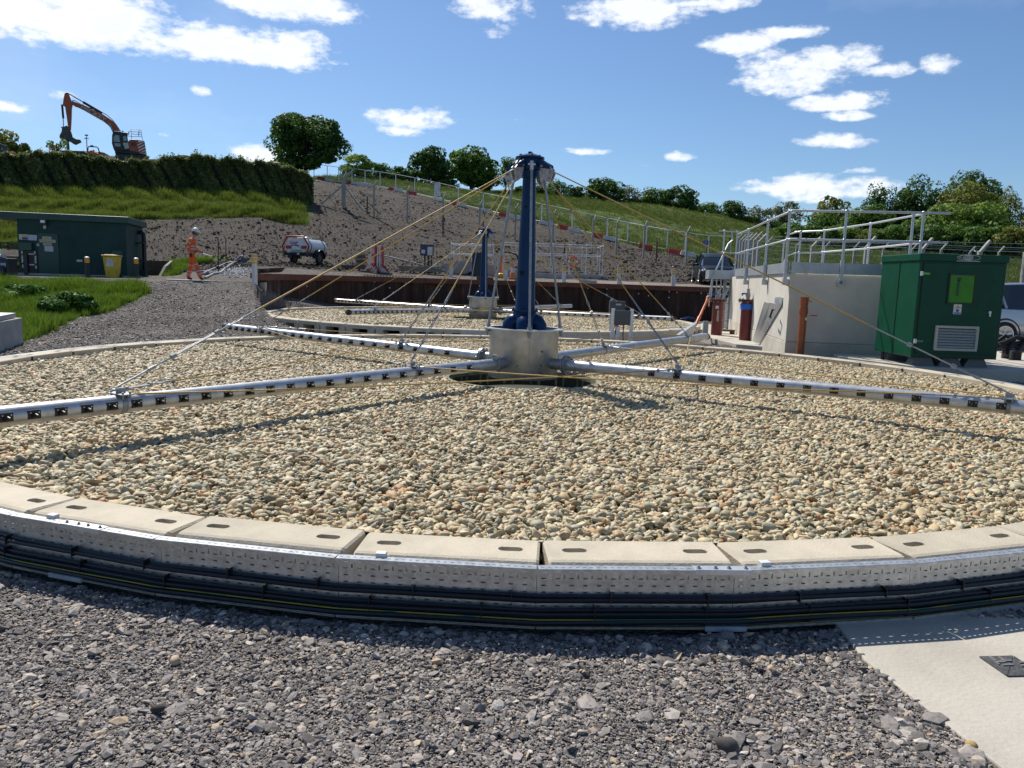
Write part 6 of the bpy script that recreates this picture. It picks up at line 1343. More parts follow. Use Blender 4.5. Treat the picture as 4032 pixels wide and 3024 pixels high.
# ------------------------------------------------------------------ red flanged pipes, brown pipe, leaning covers
def red_pipe(u, vb, Y, h, lab, blue=False):
    p = at(u, vb, Y); t = thing('flanged_pipe', (p.x, p.y, .14), 0, lab, 'pipe', 'upright red flanged pipes on the slab'); r = .168
    b = MB(); b.lathe([(r, 0), (r, h - .06), (r - .03, h - .06)], n=28); b.build('pipe', REDP, t, smooth=True)
    b = MB()
    for z in (h - .06, h - .025): b.lathe([(.05, z), (.255, z), (.255, z + .028), (.05, z + .028)], n=28)
    fl = b.build('flange', mat('oxide_flange', (.12, .02, .016), .5, 0, var=.4), t, smooth=True)
    b = MB()
    for i in range(10): a_ = 2 * PI * i / 10; b.cyl((.22 * math.cos(a_), .22 * math.sin(a_), h - .09), (.22 * math.cos(a_), .22 * math.sin(a_), h + .03), .017, n=6)
    b.build('bolt', GALVD, fl)
    b = MB(); b.cyl((0, 0, h), (0, 0, h + .08), .05, n=12); b.cyl((0, 0, h + .07), (0, 0, h + .17), .068, n=8); b.sphere((0, 0, h + .19), .055, 10, 6); b.cyl((0, 0, h + .2), (0, 0, h + .30), .045, n=10); b.cyl((0, 0, h + .16), (-.09, -.02, h + .16), .02, n=8); v_ = b.build('valve', mat('valve_grey', (.40, .40, .38), .45, .3, var=.2), t, smooth=True)
    b = MB(); b.box((-.12, -.02, h + .16), (.10, .03, .045)); b.box((-.17, -.02, h + .14), (.03, .05, .07)); b.build('valve_handle', BLUEP, v_)
    if blue: b = MB(); b.lathe([(r + .004, .86), (r + .03, .87), (r + .02, .92), (r + .028, .98), (r + .022, 1.02), (r + .004, 1.03)], n=24); b.build('blue_wrap', mat('blue_wrap', (.02, .16, .62), .4, 0, (.015, .11, .45), 10, bump=.4), t, smooth=True)
    else:
        b = MB(); b.box((-.07, -r + .0, h - .24), (.10, .012, .09)); b.box((-.05, -r - .002, h - .5), (.02, .006, .32)); b.box((-.015, -r - .002, h - .5), (.014, .006, .36)); b.build('label', WHITED, t)
    return t
red_pipe(2820, 1321, 23.9, 1.09, 'red flanged pipe left one of the pair, with white label marks')
red_pipe(2933, 1343, 21.9, 1.14, 'red flanged pipe right one of the pair, wrapped in a blue band', True)
p = at(2742, 1275, 22.6); q = at(2789, 1172, 23.2); t = thing('lever_tool', p, 0, 'long orange lever leaning against the left red flanged pipe', 'lever'); d = q - p
b = MB(); b.tube([(0, 0, 0), d * .25, d * .30, d * .85, d], [.045, .05, .034, .034, .06], 10); b.build('shaft', mat('lever_orange', (.75, .17, .04), .45, 0, (.6, .12, .03), 5), t, smooth=True); b = MB(); b.cyl(d * -.12, d * .04, .03, n=8); b.cyl(d * .98, d * 1.04, .07, .05, n=10); b.build('end_fitting', GALVD, t)
p = at(2776, 1318, 22.2); t = thing('steel_upstand', (p.x, p.y, .14), 0, 'small grey steel upright on a base plate left of the red pipes', 'bracket'); b = MB(); b.box((0, 0, .27), (.14, .10, .44)); b.build('upright', mat('grey_primer', (.33, .35, .35), .5, .2, var=.15), t); b = MB(); b.box((0, 0, .035), (.28, .2, .07)); b.build('base', mat('grey_primer', (.3,) * 3), t, bevel=.006)
# loose piece of cable tray by the right end of the rear bed
t = thing('loose_tray', at(2700, 1310, 21.9), 0, 'loose length of galvanised cable tray lying at the right end of the rear bed', 'tray'); o = t.location.copy(); a = at(2668, 1335, 20.9) - o; c = at(2738, 1286, 22.4) - o
b = MB(); b.beam(a, c, .02, .22); b.beam(a + Vector((0, 0, .11)), c + Vector((0, 0, .11)), .09, .01); b.beam(c + Vector((-.75, .2, -.06)), c + Vector((.1, -.05, -.02)), .22, .02); b.build('channel', GALVP, t)
p = at(2857, 1318, 24.6); t = thing('timber_pallet_piece', (p.x, p.y, .14), 0, 'small dark timber block on the slab behind the left red pipe', 'timber block'); b = MB(); b.box((0, 0, .11), (.5, .3, .05)); b.box((-.2, 0, .04), (.08, .3, .08)); b.box((.2, 0, .04), (.08, .3, .08)); b.build('wood', WOOD, t)
t = thing('brown_pipe', (at(3158, 1300, 16.45).x, 16.45, 0), 0, 'tall terracotta plastic pipe standing before the tank front face', 'pipe'); b = MB(); b.cyl((0, 0, 0), (0, 0, 1.42), .077, n=18); b.build('pipe', BROWNP, t, smooth=True)
b = MB(); b.cyl((0, 0, 1.10), (0, 0, 1.24), .088, n=18); b.cyl((0, 0, 1.12), (0, 0, 1.15), .095, n=18); b.cyl((0, 0, 1.30), (0, 0, 1.45), .086, n=18); b.cyl((0, 0, 1.43), (0, 0, 1.455), .092, n=18); b.build('socket', BROWNP, t, smooth=True)
b = MB(); b.cyl((0, -.04, 1.36), (.14, -.06, 1.36), .022, n=8); b.cyl((.1, -.05, 1.36), (.1, -.05, 1.41), .016, n=6); b.cyl((0, -.04, 1.06), (.12, -.06, 1.07), .012, n=6); b.build('tap', mat('brass', (.5, .42, .25), .3, .8, var=.2), t); b = MB(); b.box((.2, -.06, 1.075), (.13, .02, .02)); b.build('red_handle', RED, t); b = MB(); b.box((.035, -.078, 1.0), (.04, .006, .06)); b.build('tag', WHITED, t)
t = thing('leaning_cover', (0, 0, 0), 0, 'two folded galvanised cover plates leaning against the sunlit tank wall', 'cover')
CVR = mat('cover_plate', (.55, .57, .58), .36, .6, (.42, .44, .45), 6, bump=.05)
def leaf(bl, br, tl, tr_, th, nm):
    V = [Vector(p) for p in (bl, br, tr_, tl)]; n = (V[1] - V[0]).cross(V[3] - V[0]).normalized() * th; b = MB(); b.add([tuple(v) for v in V] + [tuple(v + n) for v in V], [(0, 1, 2, 3), (7, 6, 5, 4), (0, 4, 5, 1), (1, 5, 6, 2), (2, 6, 7, 3), (3, 7, 4, 0)]); return b.build(nm, CVR, t)
leaf(at(2965, 1342, 20.6), at(2976, 1345, 20.4), at(3012, 1188, 19.0), at(3034, 1192, 18.6), .02, 'plate')
leaf(at(2972, 1345, 20.4), at(2992, 1350, 20.1), at(3036, 1190, 18.5), at(3080, 1200, 17.6), .02, 'plate')
leaf(at(3052, 1194, 18.2), at(3078, 1201, 17.6), at(3056, 1170, 18.2), at(3085, 1172, 17.6), .02, 'flap')
b = MB(); b.tube([at(3046, 1220, 17.95), at(3042, 1219, 17.75), at(3032, 1248, 17.9), at(3036, 1251, 18.1)], .022, 8); b.build('handle', BLACK, t, smooth=True)
# control boxes on posts between the beds
GB = mat('box_grey', (.075, .085, .095), .45, 0, (.06, .068, .075), 4)
t = thing('control_box', (at(2422, 1300, 21.2).x, 21.2, .0), 0, 'dark grey control box with a white label on a steel post, rear one of two', 'control box')
b = MB(); b.box((-.13, 0, .5), (.06, .06, 1.4)); b.box((-.05, .1, .5), (.05, .05, 1.2)); b.build('post', GALV, t); b = MB(); b.box((.02, -.02, .98), (.42, .16, .32)); b.build('box', GB, t, bevel=.008); b = MB(); b.box((.05, -.102, 1.05), (.15, .004, .045)); b.build('label', WHITED, t)
t = thing('control_box', (at(2446, 1330, 19.4).x, 19.4, -.03), 0, 'dark grey control panel between two steel posts, front one of two', 'control box')
for x in (-.23, .235): b = MB(); b.box((x, 0, .5), (.085, .06, 1.05)); b.build('post', GALVP, t)
b = MB(); b.box((0, -.01, .80), (.40, .10, .36)); b.build('box', GB, t, bevel=.008)
b = MB(); b.box((-.09, 0, .25), (.09, .09, .66)); b.build('stub_post', GALVP, t); b = MB(); b.box((-.13, 0, .60), (.10, .09, .05)); b.build('orange_cap', ORANGE, t)
b = MB(); b.tube([(.05, 0, .62), (.04, .02, .4), (.07, .02, .1), (.0, .05, 0)], .014, 6); b.tube([(-.12, .02, .6), (-.15, .03, .45), (-.10, .03, .3)], .014, 6); b.build('cable', BLACK, t)

# ------------------------------------------------------------------ green cabinet
t = thing('green_cabinet', (7.28, 14.2, .445), 0, 'glossy green equipment cabinet with louvre and green window on the concrete plinth', 'cabinet')
Wc, Dc, Hc = 1.57, 1.45, 1.88
b = MB(); b.box((Wc / 2, Dc / 2, (Hc - .13) / 2), (Wc, Dc, Hc - .13)); b.build('body', GREENP, t, bevel=.012)
b = MB(); b.box((Wc / 2, Dc / 2, Hc - .068), (Wc + .05, Dc + .05, .135)); b.build('roof_cap', GREENP, t, bevel=.015)
dr = MB(); dr.box((.78, -.012, .90), (1.42, .024, 1.62)); dr = dr.build('door', GREENP, t, bevel=.006)
b = MB()
for (x, z, w, h) in ((.78, 1.717, 1.44, .012), (.062, .9, .012, 1.64), (1.498, .9, .012, 1.64), (.78, .083, 1.44, .012)): b.box((x, -.004, z), (w, .012, h))
b.build('door_gasket', BLACK, t)
b = MB(); b.box((-.004, .72, .87), (.012, .014, 1.74)); b.build('side_seam', mat('seam_green', (.002, .03, .014), .5), t)
b = MB()
for (x, z, w, h) in ((.78, 1.525, .50, .03), (.78, 1.005, .50, .03), (.545, 1.265, .03, .50), (1.015, 1.265, .03, .50)): b.box((x, -.034, z), (w, .022, h))
b.build('window_frame', mat('seal_dark', (.006, .02, .01), .4), dr)
b = MB(); b.box((.78, -.028, 1.265), (.45, .006, .50)); b.build('window_pane', mat('green_pane', (.045, .26, .006), .2, 0, (.03, .18, .005), 2.5, spec=.3), dr)
b = MB(); b.box((.72, -.0325, 1.44), (.08, .002, .07)); b.box((.71, -.0325, 1.28), (.045, .002, .28)); b.build('instrument', mat('dim_green_grey', (.02, .07, .012), .4), dr)
b = MB(); b.box((.745, -.028, .90), (.145, .006, .18)); st = b.build('sticker', WHITE, dr)
b = MB(); b.add([(.745, -.0335, .975), (.72, -.0335, .935), (.77, -.0335, .935)], [(0, 1, 2)]); b.box((.745, -.0325, .925), (.125, .002, .018)); b.build('warning_sign', YEL, st); b = MB(); b.cyl((.745, -.031, .875), (.745, -.034, .875), .028, n=16); b.box((.745, -.0325, .83), (.125, .002, .022)); b.build('mandatory_sign', BLUEP, st)
VM = mat('vent_cream', (.46, .47, .40), .45, 0, var=.1)
b = MB()
for (x, z, w, h) in ((.77, .575, .78, .045), (.77, .165, .78, .045), (.40, .37, .045, .38), (1.14, .37, .045, .38)): b.box((x, -.04, z), (w, .05, h))
vt = b.build('louvre_frame', VM, dr, bevel=.004)
for i in range(7): b = MB(); b.add([(.42, -.055, .20 + i * .05), (1.12, -.055, .20 + i * .05), (1.12, -.028, .235 + i * .05), (.42, -.028, .235 + i * .05), (.42, -.050, .195 + i * .05), (1.12, -.050, .195 + i * .05)], [(0, 1, 2, 3), (4, 5, 1, 0)]); b.build('louvre_blade', mat('vent_blade', (.36, .38, .36), .4, 0, var=.15), vt)
b = MB(); b.cyl((1.33, -.024, .86), (1.33, -.05, .86), .026, n=14); b.box((1.335, -.04, .81), (.03, .02, .05)); b.build('lock', GALVP, dr, smooth=True)
for z, c in ((1.52, mat('hinge_green', (.12, .5, .05), .4)), (.30, mat('hinge_grey', (.12, .2, .15), .4))): b = MB(); b.box((.035, -.03, z), (.04, .04, .08)); b.build('hinge', GALVP, t); b = MB(); b.box((.12, -.03, z), (.12, .02, .035)); b.build('hinge_arm', c, t)
# maker's badge
b = MB()
b.tube([(.85 + .21 * math.cos(a), -.032, Hc - .055 + .045 * math.sin(a)) for a in np.linspace(0, 2 * PI, 29)[:-1]], .006, 5, closed=True); b.build('badge_ring', mat('badge_grey', (.45, .5, .48), .5), t)
b = MB(); b.cyl((0, -.028, 0), (0, -.034, 0), .1, n=28); b.v = [(v[0] + .84, v[1], v[2] * .42 + Hc - .055) for v in b.v]; b.build('badge_disc', mat('badge_pale', (.50, .53, .52), .5), t)
text('badge_text', 'TECH', .062, mat('badge_ink', (.02, .06, .04), .5), t, (.84, -.0355, Hc - .056), (PI / 2, 0, 0), .0008, font_sx=1.25); text('badge_text', 'TE', .05, mat('badge_pale', (.5,) * 3), t, (.695, -.0285, Hc - .056), (PI / 2, 0, 0), .0008)
b = MB(); b.box((.85, -.0285, Hc - .118), (.42, .003, .014)); b.build('badge_bar', mat('badge_grey', (.4,) * 3), t)
for x in (.30, .80, 1.28): b = MB(); b.prism([(x - .22, -.16), (x + .22, -.16), (x + .14, 0), (x - .14, 0)], .12, .35); b.prism([(x - .22, -.16), (x + .22, -.16), (x + .14, 0), (x - .14, 0)], 1.1, 1.33); b.build('foot', mat('foot_grey', (.16, .17, .18), .6), t)
b = MB(); b.cyl((-.0 + .05, 1.2, -.16), (.05, 1.2, 0), .03, n=8); b.cyl((.16, 1.25, -.16), (.16, 1.25, 0), .025, n=8); b.build('conduit', BLACK, t)
t = thing('duct_pots', (0, 0, .26), 0, 'two black ribbed duct ends with hoses behind the green cabinet', 'ducts'); o = Vector((0, 0, .26))
for u, Y in ((3962, 16.9), (3995, 16.3)):
    p = at(u, 1430, Y); b = MB(); b.lathe([(.105 + .008 * (i % 2), i * .018) for i in range(13)] + [(.085, .216), (.085, .1)], (p.x, p.y, 0), 20); b.build('ribbed_duct', RUBBER, t)
b = MB()
for pts in ([(3964, 1400), (3975, 1365), (3990, 1340), (3960, 1322), (3920, 1352)], [(4000, 1405), (4015, 1370), (4050, 1335), (4100, 1320)], [(3930, 1360), (3960, 1368), (4010, 1352), (4070, 1335)], [(3905, 1362), (3950, 1350), (4000, 1328), (4060, 1340)]): b.tube([at(u, v, 16.6 + i * .1) - o for i, (u, v) in enumerate(pts)], .05, 8)
b.build('hose', RUBBER, t, smooth=True)

# ------------------------------------------------------------------ cars
def smooth_loft(sections, name, m, par, smooth=True):
    n = len(sections[0]); vs = []; fs = []
    for s in sections: vs += s
    for k in range(len(sections) - 1):
        for i in range(n): fs.append((k * n + i, k * n + (i + 1) % n, k * n + n + (i + 1) % n, k * n + n + i))
    fs += [tuple(range(n)), tuple(reversed(range(len(vs) - n, len(vs))))]
    b = MB(); b.add(vs, fs); o = b.build(name, m, par, smooth=smooth); return o
def car(loc, rz, label, paint, suv=1.0):
    "front points along +x, wheels on z = 0"
    t = thing('parked_car', loc, rz, label, 'car', None); H = 1.62 * suv
    prof = [(-2.2, .45, .95, .74), (-2.12, .32, 1.02, .84), (-1.9, .26, 1.04, .89), (-1.3, .24, 1.02, .92), (-.2, .24, 1.0, .93), (.9, .24, 1.0, .92), (1.5, .26, .95, .90), (1.95, .28, .86, .84), (2.15, .34, .76, .74), (2.22, .46, .66, .60)]
    secs = [[(x, -w * .90, zb), (x, -w, zb + .14), (x, -w, (zb + zt) / 2 + .05), (x, -w * .95, zt - .05), (x, -w * .80, zt), (x, 0, zt + .03), (x, w * .80, zt), (x, w * .95, zt - .05), (x, w, (zb + zt) / 2 + .05), (x, w, zb + .14), (x, w * .90, zb), (x, 0, zb)] for (x, zb, zt, w) in prof]
    smooth_loft(secs, 'body', paint, t)
    g = [(-2.05, .98, 1.00, .70), (-1.75, .98, H - .22, .66), (-1.35, .98, H - .06, .66), (-.3, .98, H, .66), (.35, .98, H - .04, .66), (.75, .98, H - .22, .68), (1.25, .97, 1.00, .74)]
    smooth_loft([[(x, -w - .14, zb), (x, -w * .97, zt - .02), (x, -w * .8, zt), (x, w * .8, zt), (x, w * .97, zt - .02), (x, w + .14, zb)] for (x, zb, zt, w) in g], 'glass', GLASSD, t)
    smooth_loft([[(x, -w * .96, zt - .05), (x, -w * .8, zt + .015), (x, w * .8, zt + .015), (x, w * .96, zt - .05)] for (x, zb, zt, w) in g[1:6]], 'roof', paint, t)
    for s in (-1, 1):
        b = MB()
        for (a, c) in (((1.22, .99), (.6, H - .14)), ((-.25, .99), (-.3, H - .03)), ((-1.35, .99), (-1.5, H - .10)), ((-2.0, .99), (-1.75, H - .2))):
            b.beam((a[0], s * .855, a[1]), (c[0], s * .66, c[1]), .06, .05, (0, 1, 0))
        b.build('pillar', paint, t)
        b = MB(); b.sphere((.98, s * 1.0, 1.02), .10, 10, 8, (.7, 1.1, .75)); b.build('mirror', paint, t, smooth=True)
        b = MB(); b.add([(2.02, s * .80, .66), (2.19, s * .60, .63), (2.16, s * .58, .76), (1.95, s * .80, .80), (1.9, s * .89, .70)], [(0, 1, 2, 3), (0, 3, 4)]); b.sphere((2.08, s * .70, .71), .06, 8, 6); b.build('headlight', mat('lamp_glass', (.8,) * 3), t)
        b = MB(); b.box((-2.16, s * .68, .86), (.08, .22, .2)); b.build('tail_light', RED, t)
        for x in (1.38, -1.36):
            wy = s * .84; b = MB(); b.tube([(x + .28 * math.cos(a), wy, .335 + .28 * math.sin(a)) for a in np.linspace(0, 2 * PI, 25)[:-1]], [.09] * 24, 8, closed=True); b.v = [(v[0], wy + (v[1] - wy) * 1.15, max(v[2], 0.0)) for v in b.v]; wl = b.build('wheel', RUBBER, t, smooth=True)
            b = MB(); b.cyl((x, wy + s * .02, .335), (x, wy + s * .06, .335), .235, n=24); b.build('rim_well', STEELD, wl, smooth=True)
            b = MB(); yy = wy + s * .075; b.tube([(x + .22 * math.cos(a), yy, .335 + .22 * math.sin(a)) for a in np.linspace(0, 2 * PI, 21)[:-1]], .018, 6, closed=True)
            for k in range(5):
                for dd in (-.13, .13): a = 2 * PI * k / 5 + .3; b.beam((x + .04 * math.cos(a), yy, .335 + .04 * math.sin(a)), (x + .22 * math.cos(a + dd), yy, .335 + .22 * math.sin(a + dd)), .025, .022, (0, 1, 0))
            b.cyl((x, yy - s * .02, .335), (x, yy + s * .012, .335), .05, n=12); b.build('rim', mat('alloy', (.6, .61, .63), .3, .7, var=.1), wl)
            b = MB(); b.tube([(x + .39 * math.cos(a), s * .905, .335 + .39 * math.sin(a)) for a in np.linspace(-.15, PI + .15, 15)], .028, 6); b.build('wheel_arch', STEELD, t)
    b = MB(); b.box((2.195, 0, .55), (.06, 1.0, .22)); b.box((2.20, 0, .72), (.05, 1.1, .03)); b.build('grille', BLACK, t, bevel=.01); b = MB(); b.box((2.235, 0, .47), (.02, .50, .11)); b.build('number_plate', mat('plate_white', (.7, .7, .66), .4), t)
    return t
NAVY = mat('navy_car_paint', (.006, .010, .022), .3, 0, (.005, .009, .02), 3, coat=.15, spec=.3); SILV = mat('silver_car_paint', (.42, .44, .46), .28, .6, (.38, .40, .42), 3, coat=.7)
p = at(2826, 1113, 41.5); hd = math.atan2(-p.y, -p.x) + R(9)
car((p.x + .1, p.y + 1.6, gz(p.x, p.y + 1)), hd, 'dark blue car parked facing the viewer beyond the tank ladder', NAVY, 1.02)
p = at(3937, 1361, 19.9); p = at(3937, 1360, 19.7)
car((p.x + 1.36, p.y + .86, .30), .03, 'silver car partly hidden behind the green cabinet at the right edge', SILV, 1.02)

# ------------------------------------------------------------------ water bowser trailer
p = at(1207, 1038, 44.2); t = thing('bowser_trailer', (p.x, p.y, gz(p.x, p.y) + .02), R(74), 'white water bowser trailer with a red tubular frame on the bare soil', 'trailer')
TW = mat('bowser_white', (.72, .73, .72), .35, 0, (.62, .62, .60), 2, coat=.3)
hexs = lambda w, z0, z1, k=1.0: [(-.50 * w, z0), (.50 * w, z0), (.62 * w, z0 + .12), (.70 * w, lerp(z0, z1, .45)), (.66 * w, lerp(z0, z1, .62)), (.50 * w, z1 - .03), (.44 * w, z1), (-.44 * w, z1), (-.50 * w, z1 - .03), (-.66 * w, lerp(z0, z1, .62)), (-.70 * w, lerp(z0, z1, .45)), (-.62 * w, z0 + .12)]
secs = []
for x, w, dz in ((-1.02, .90, .05), (-.98, .97, .01), (.85, 1.0, 0), (1.15, .92, .06), (1.32, .72, .18)): secs.append([(x, a, z) for (a, z) in hexs(w * 1.07, .62 + dz * .6, 1.37 - dz)])
smooth_loft(secs, 'tank', TW, t)
for x in (-.70, .72): b = MB(); h_ = hexs(1.07, .62, 1.37); b.tube([(x, a * 1.012, z + (.006 if z > 1 else -.006)) for a, z in h_], .018, 5, closed=True); b.build('strap', STEELD, t)
b = MB(); b.prism([(-.5, 1.35), (.12, 1.35), (.12, 1.46), (.02, 1.51), (-.36, 1.51), (-.5, 1.46)], -.3, .3); b.build('filler_hatch', WHITED, t, bevel=.02)
b = MB(); pf = [(-.70, .56), (-.82, .98), (-.50, 1.48), (.50, 1.48), (.82, .98), (.70, .56)]; b.tube([(-1.12, a, z) for a, z in pf], .05, 10); b.build('roll_frame', mat('frame_red', (.34, .02, .02), .4, 0, var=.25), t, smooth=True)
b = MB(); b.box((-.35, 0, .52), (1.6, 1.35, .12)); b.box((.9, 0, .50), (1.6, .14, .12)); b.box((-1.14, .78, .62), (.08, .5, .07)); b.build('chassis', STEELD, t)
b = MB(); b.box((-1.10, .0, .53), (.1, 1.5, .14)); b.build('rear_bar', mat('bar_navy', (.02, .03, .06), .5), t)
for s in (-1, 1): b = MB(); b.box((-1.065, s * .48, .91), (.05, .30, .16)); b.build('rear_light', RED, t)
b = MB(); b.box((-1.06, 0, .87), (.03, .5, .2)); b.build('plate_panel', WHITE, t); b = MB(); b.box((-1.16, -.18, .55), (.02, .14, .1)); b.build('small_plate', WHITED, t)
for s in (-1, 1):
    b = MB(); b.tube([(.27 * math.cos(a), s * .80, .36 + .27 * math.sin(a)) for a in np.linspace(0, 2 * PI, 25)[:-1]], .09, 8, closed=True); w_ = b.build('wheel', RUBBER, t, smooth=True); b = MB(); b.cyl((0, s * .74, .36), (0, s * .83, .36), .2, n=20); b.cyl((0, s * .8, .36), (0, s * .87, .36), .06, n=12); b.build('hub', mat('dusty_hub', (.13, .12, .10), .7), w_)
    b = MB(); pts = [(.46 * math.cos(a), .36 + .46 * math.sin(a)) for a in np.linspace(-.1, PI + .1, 13)]; vs = []; 
    for (x, z) in pts: vs += [(x, s * .66, z), (x, s * .93, z)]
    b.add(vs, [(2 * i, 2 * i + 2, 2 * i + 3, 2 * i + 1) for i in range(12)]); b.build('mudguard', BLACK, t, smooth=True)
b = MB(); b.tube([(1.0, .3, .52), (1.75, 0, .5), (1.75, 0, .5), (2.1, 0, .5)], .05, 8); b.tube([(1.0, -.3, .52), (1.75, 0, .5)], .05, 8); b.cyl((1.72, 0, .1), (1.72, 0, .78), .035, n=10); b.box((1.5, 0, .62), (.5, .5, .22)); b.build('drawbar', mat('bar_navy', (.02,) * 3), t)
b = MB(); b.add([(1.28, -.4, .6), (1.28, .4, .6), (1.22, .15, 1.05), (1.22, -.15, 1.05)], [(0, 1, 2, 3)]); b.beam((1.30, -.55, .6), (1.2, -.4, 1.1), .06, .06); b.build('front_frame', mat('frame_red', (.3,) * 3), t); b = MB(); b.cyl((1.2, -.2, 1.1), (1.2, -.2, 1.36), .05, n=10); b.build('white_beacon', WHITE, t); b = MB(); b.cyl((.62, .1, 1.30), (.62, .1, 1.38), .08, n=10); b.build('orange_cap', ORANGE, t)
tx = mat('logo_red', (.55, .02, .03), .5); tb = mat('logo_blue', (.02, .04, .2), .5)
text('logo', 'GAP', .21, tx, t, (-1.045, .16, 1.13), (R(76), 0, R(-90)), .003, font_sx=1.2); text('lettering', 'Bunded Bowser', .11, mat('letter_grey2', (.25, .25, .25), .6), t, (-1.05, 0, .71), (R(90), 0, R(-90)), .002)
b = MB(); b.box((-1.05, .08, 1.0), (.01, .5, .035)); b.build('blue_stripe', tb, t); text('logo', 'GAP', .16, tx, t, (-.1, -.655, 1.1), (R(68), 0, 0), .003, font_sx=1.2)
b = MB(); b.tube([(-1.06, .05, 1.1), (-1.10, -.02, 1.04), (-1.12, -.12, .96), (-1.1, -.2, .95)], .014, 6); b.build('latch', STEELD, t)

# ------------------------------------------------------------------ tracked excavator and the works beyond the hedge
EX = at(516.5, 643, 80); t = thing('excavator', EX, R(26), 'orange tracked excavator with its long boom raised behind the hedge', 'excavator'); SX = .00591; t.scale = (.9, .9, .955); t.rotation_euler.y = R(-2.6)
def ep(pts): return [((x - 1400) * SX, (1290 - y) * SX) for (x, y) in pts]
def epr(nm, pts, y0, y1, m, par=None, bev=.0): b = MB(); b.prism(ep(pts), y0, y1); return b.build(nm, m, par or t, bevel=bev)
EO = mat('excavator_orange', (.42, .085, .03), .45, 0, (.30, .06, .025), 1.2); ED = mat('excavator_dark', (.02, .024, .026), .5, 0, var=.3); EG_ = mat('bucket_steel', (.11, .105, .095), .6, .3, (.06, .055, .05), 2)
for s in (-1, 1):
    tr = epr('track', [(1120, 1240), (1150, 1180), (1200, 1165), (1620, 1165), (1690, 1185), (1705, 1240), (1680, 1290), (1180, 1290)], s * 1.15 - .3, s * 1.15 + .3, ED, bev=.03)
    for x in (1185, 1280, 1370, 1460, 1550, 1640): b = MB(); a = ep([(x, 1240)])[0]; b.cyl((a[0], s * 1.15 - .32, a[1]), (a[0], s * 1.15 + .32, a[1]), .18, n=12); b.build('track_roller', STEELD, tr)
epr('turntable', [(1260, 1165), (1300, 1110), (1560, 1110), (1590, 1165)], -.6, .6, ED)
up_ = epr('engine_cover', [(1385, 1120), (1380, 940), (1415, 908), (1500, 903), (1640, 915), (1655, 930), (1675, 1160), (1560, 1150)], -1.25, 1.25, EO, bev=.04)
epr('deck', [(1140, 1100), (1150, 1130), (1380, 1150), (1500, 1155), (1560, 1120), (1400, 1095)], -1.3, 1.3, ED)
hz = epr('hazard_panel', [(1530, 1005), (1545, 925), (1642, 925), (1668, 1150), (1545, 1125)], -1.275, -1.262, WHITE)
for k in range(5):
    y = 915 + k * 52; b = MB(); q = ep([(1534, y + 70), (1534, y + 44), (1652, y - 26), (1654, y + 2)]); q = [(a, max(min(z, (1290 - 928) * SX), (1290 - 1140) * SX)) for a, z in q]; b.prism(q, -1.288, -1.277); b.build('hazard_stripe', RED, hz)
epr('service_panel', [(1418, 1020), (1420, 950), (1500, 948), (1502, 1020)], -1.27, -1.255, mat('panel_brown', (.16, .05, .03), .6)); epr('notice', [(1288, 975), (1375, 965), (1383, 1062), (1310, 1072), (1312, 1020), (1295, 1018)], -1.33, -1.315, WHITED)
cab = epr('cab', [(1170, 1125), (1128, 1085), (1105, 985), (1120, 850), (1150, 778), (1385, 800), (1372, 860), (1392, 1110), (1380, 1130)], -1.3, -.35, ED, bev=.04)
for pts in ([(1138, 960), (1142, 885), (1172, 850), (1235, 850), (1240, 965)], [(1150, 1040), (1145, 985), (1245, 985), (1245, 1040)], [(1300, 940), (1300, 860), (1355, 858), (1362, 935)]): epr('cab_window', pts, -1.325, -1.305, mat('cab_glass', (.30, .36, .40), .1, 0, var=.3), cab)
b = MB(); 
for x in (1180, 1240, 1300): a = ep([(x, 780)])[0]; b.box((a[0], -.8, a[1] + .08), (.18, .1, .1))
b.build('work_light', STEELD, cab); b = MB(); a = ep([(1398, 765)])[0]; b.cyl((a[0], -.5, a[1] - .3), (a[0], -.5, a[1]), .05, n=8); b.build('beacon', ORANGE, cab)
epr('boom', [(520, 300), (575, 318), (640, 345), (800, 405), (960, 468), (1060, 530), (1130, 575), (1180, 612), (1220, 680), (1245, 735), (1275, 800), (1170, 800), (1150, 760), (1120, 715), (1060, 650), (985, 590), (860, 525), (690, 432), (600, 392), (560, 382), (510, 350)], -.30, .25, EO, bev=.03)
epr('stick', [(408, 185), (440, 165), (470, 165), (490, 235), (500, 280), (520, 320), (515, 370), (500, 430), (480, 600), (455, 775), (415, 775), (405, 560), (395, 400), (362, 372), (385, 260)], -.22, .20, EO, bev=.03)
def ecyl(a, c, r, m, nm, y=0.0): b = MB(); a = ep([a])[0]; c = ep([c])[0]; b.cyl((a[0], y, a[1]), (c[0], y, c[1]), r, n=12); return b.build(nm, m, t, smooth=True)
ecyl((690, 300), (985, 465), .13, ED, 'stick_ram'); ecyl((480, 182), (700, 305), .06, GALV, 'ram_rod'); ecyl((350, 365), (348, 590), .11, ED, 'bucket_ram'); ecyl((347, 590), (338, 740), .05, GALV, 'ram_rod'); ecyl((1150, 800), (1090, 640), .09, GALVD, 'boom_ram', -.5)
for off in (.0, .10): b = MB(); b.tube([(x, off - .1, z) for x, z in ep([(510, 290), (560, 288), (640, 335), (760, 385), (860, 410), (960, 440), (1060, 490), (1140, 560), (1200, 640), (1255, 730), (1280, 780)])], .03, 5); b.build('hydraulic_hose', BLACK, t)
epr('grab', [(296, 735), (330, 742), (400, 715), (412, 728), (408, 755), (450, 790), (465, 850), (470, 900), (520, 930), (590, 938), (606, 965), (510, 1015), (470, 1000), (430, 970), (380, 955), (330, 930), (285, 942), (262, 915), (270, 880), (305, 820), (318, 760)], -.45, .45, EG_, bev=.03)
epr('driven_post', [(358, 1180), (358, 930), (405, 960), (405, 1180)], -.13, .13, mat('post_greygreen', (.06, .09, .08), .5))
b = MB()
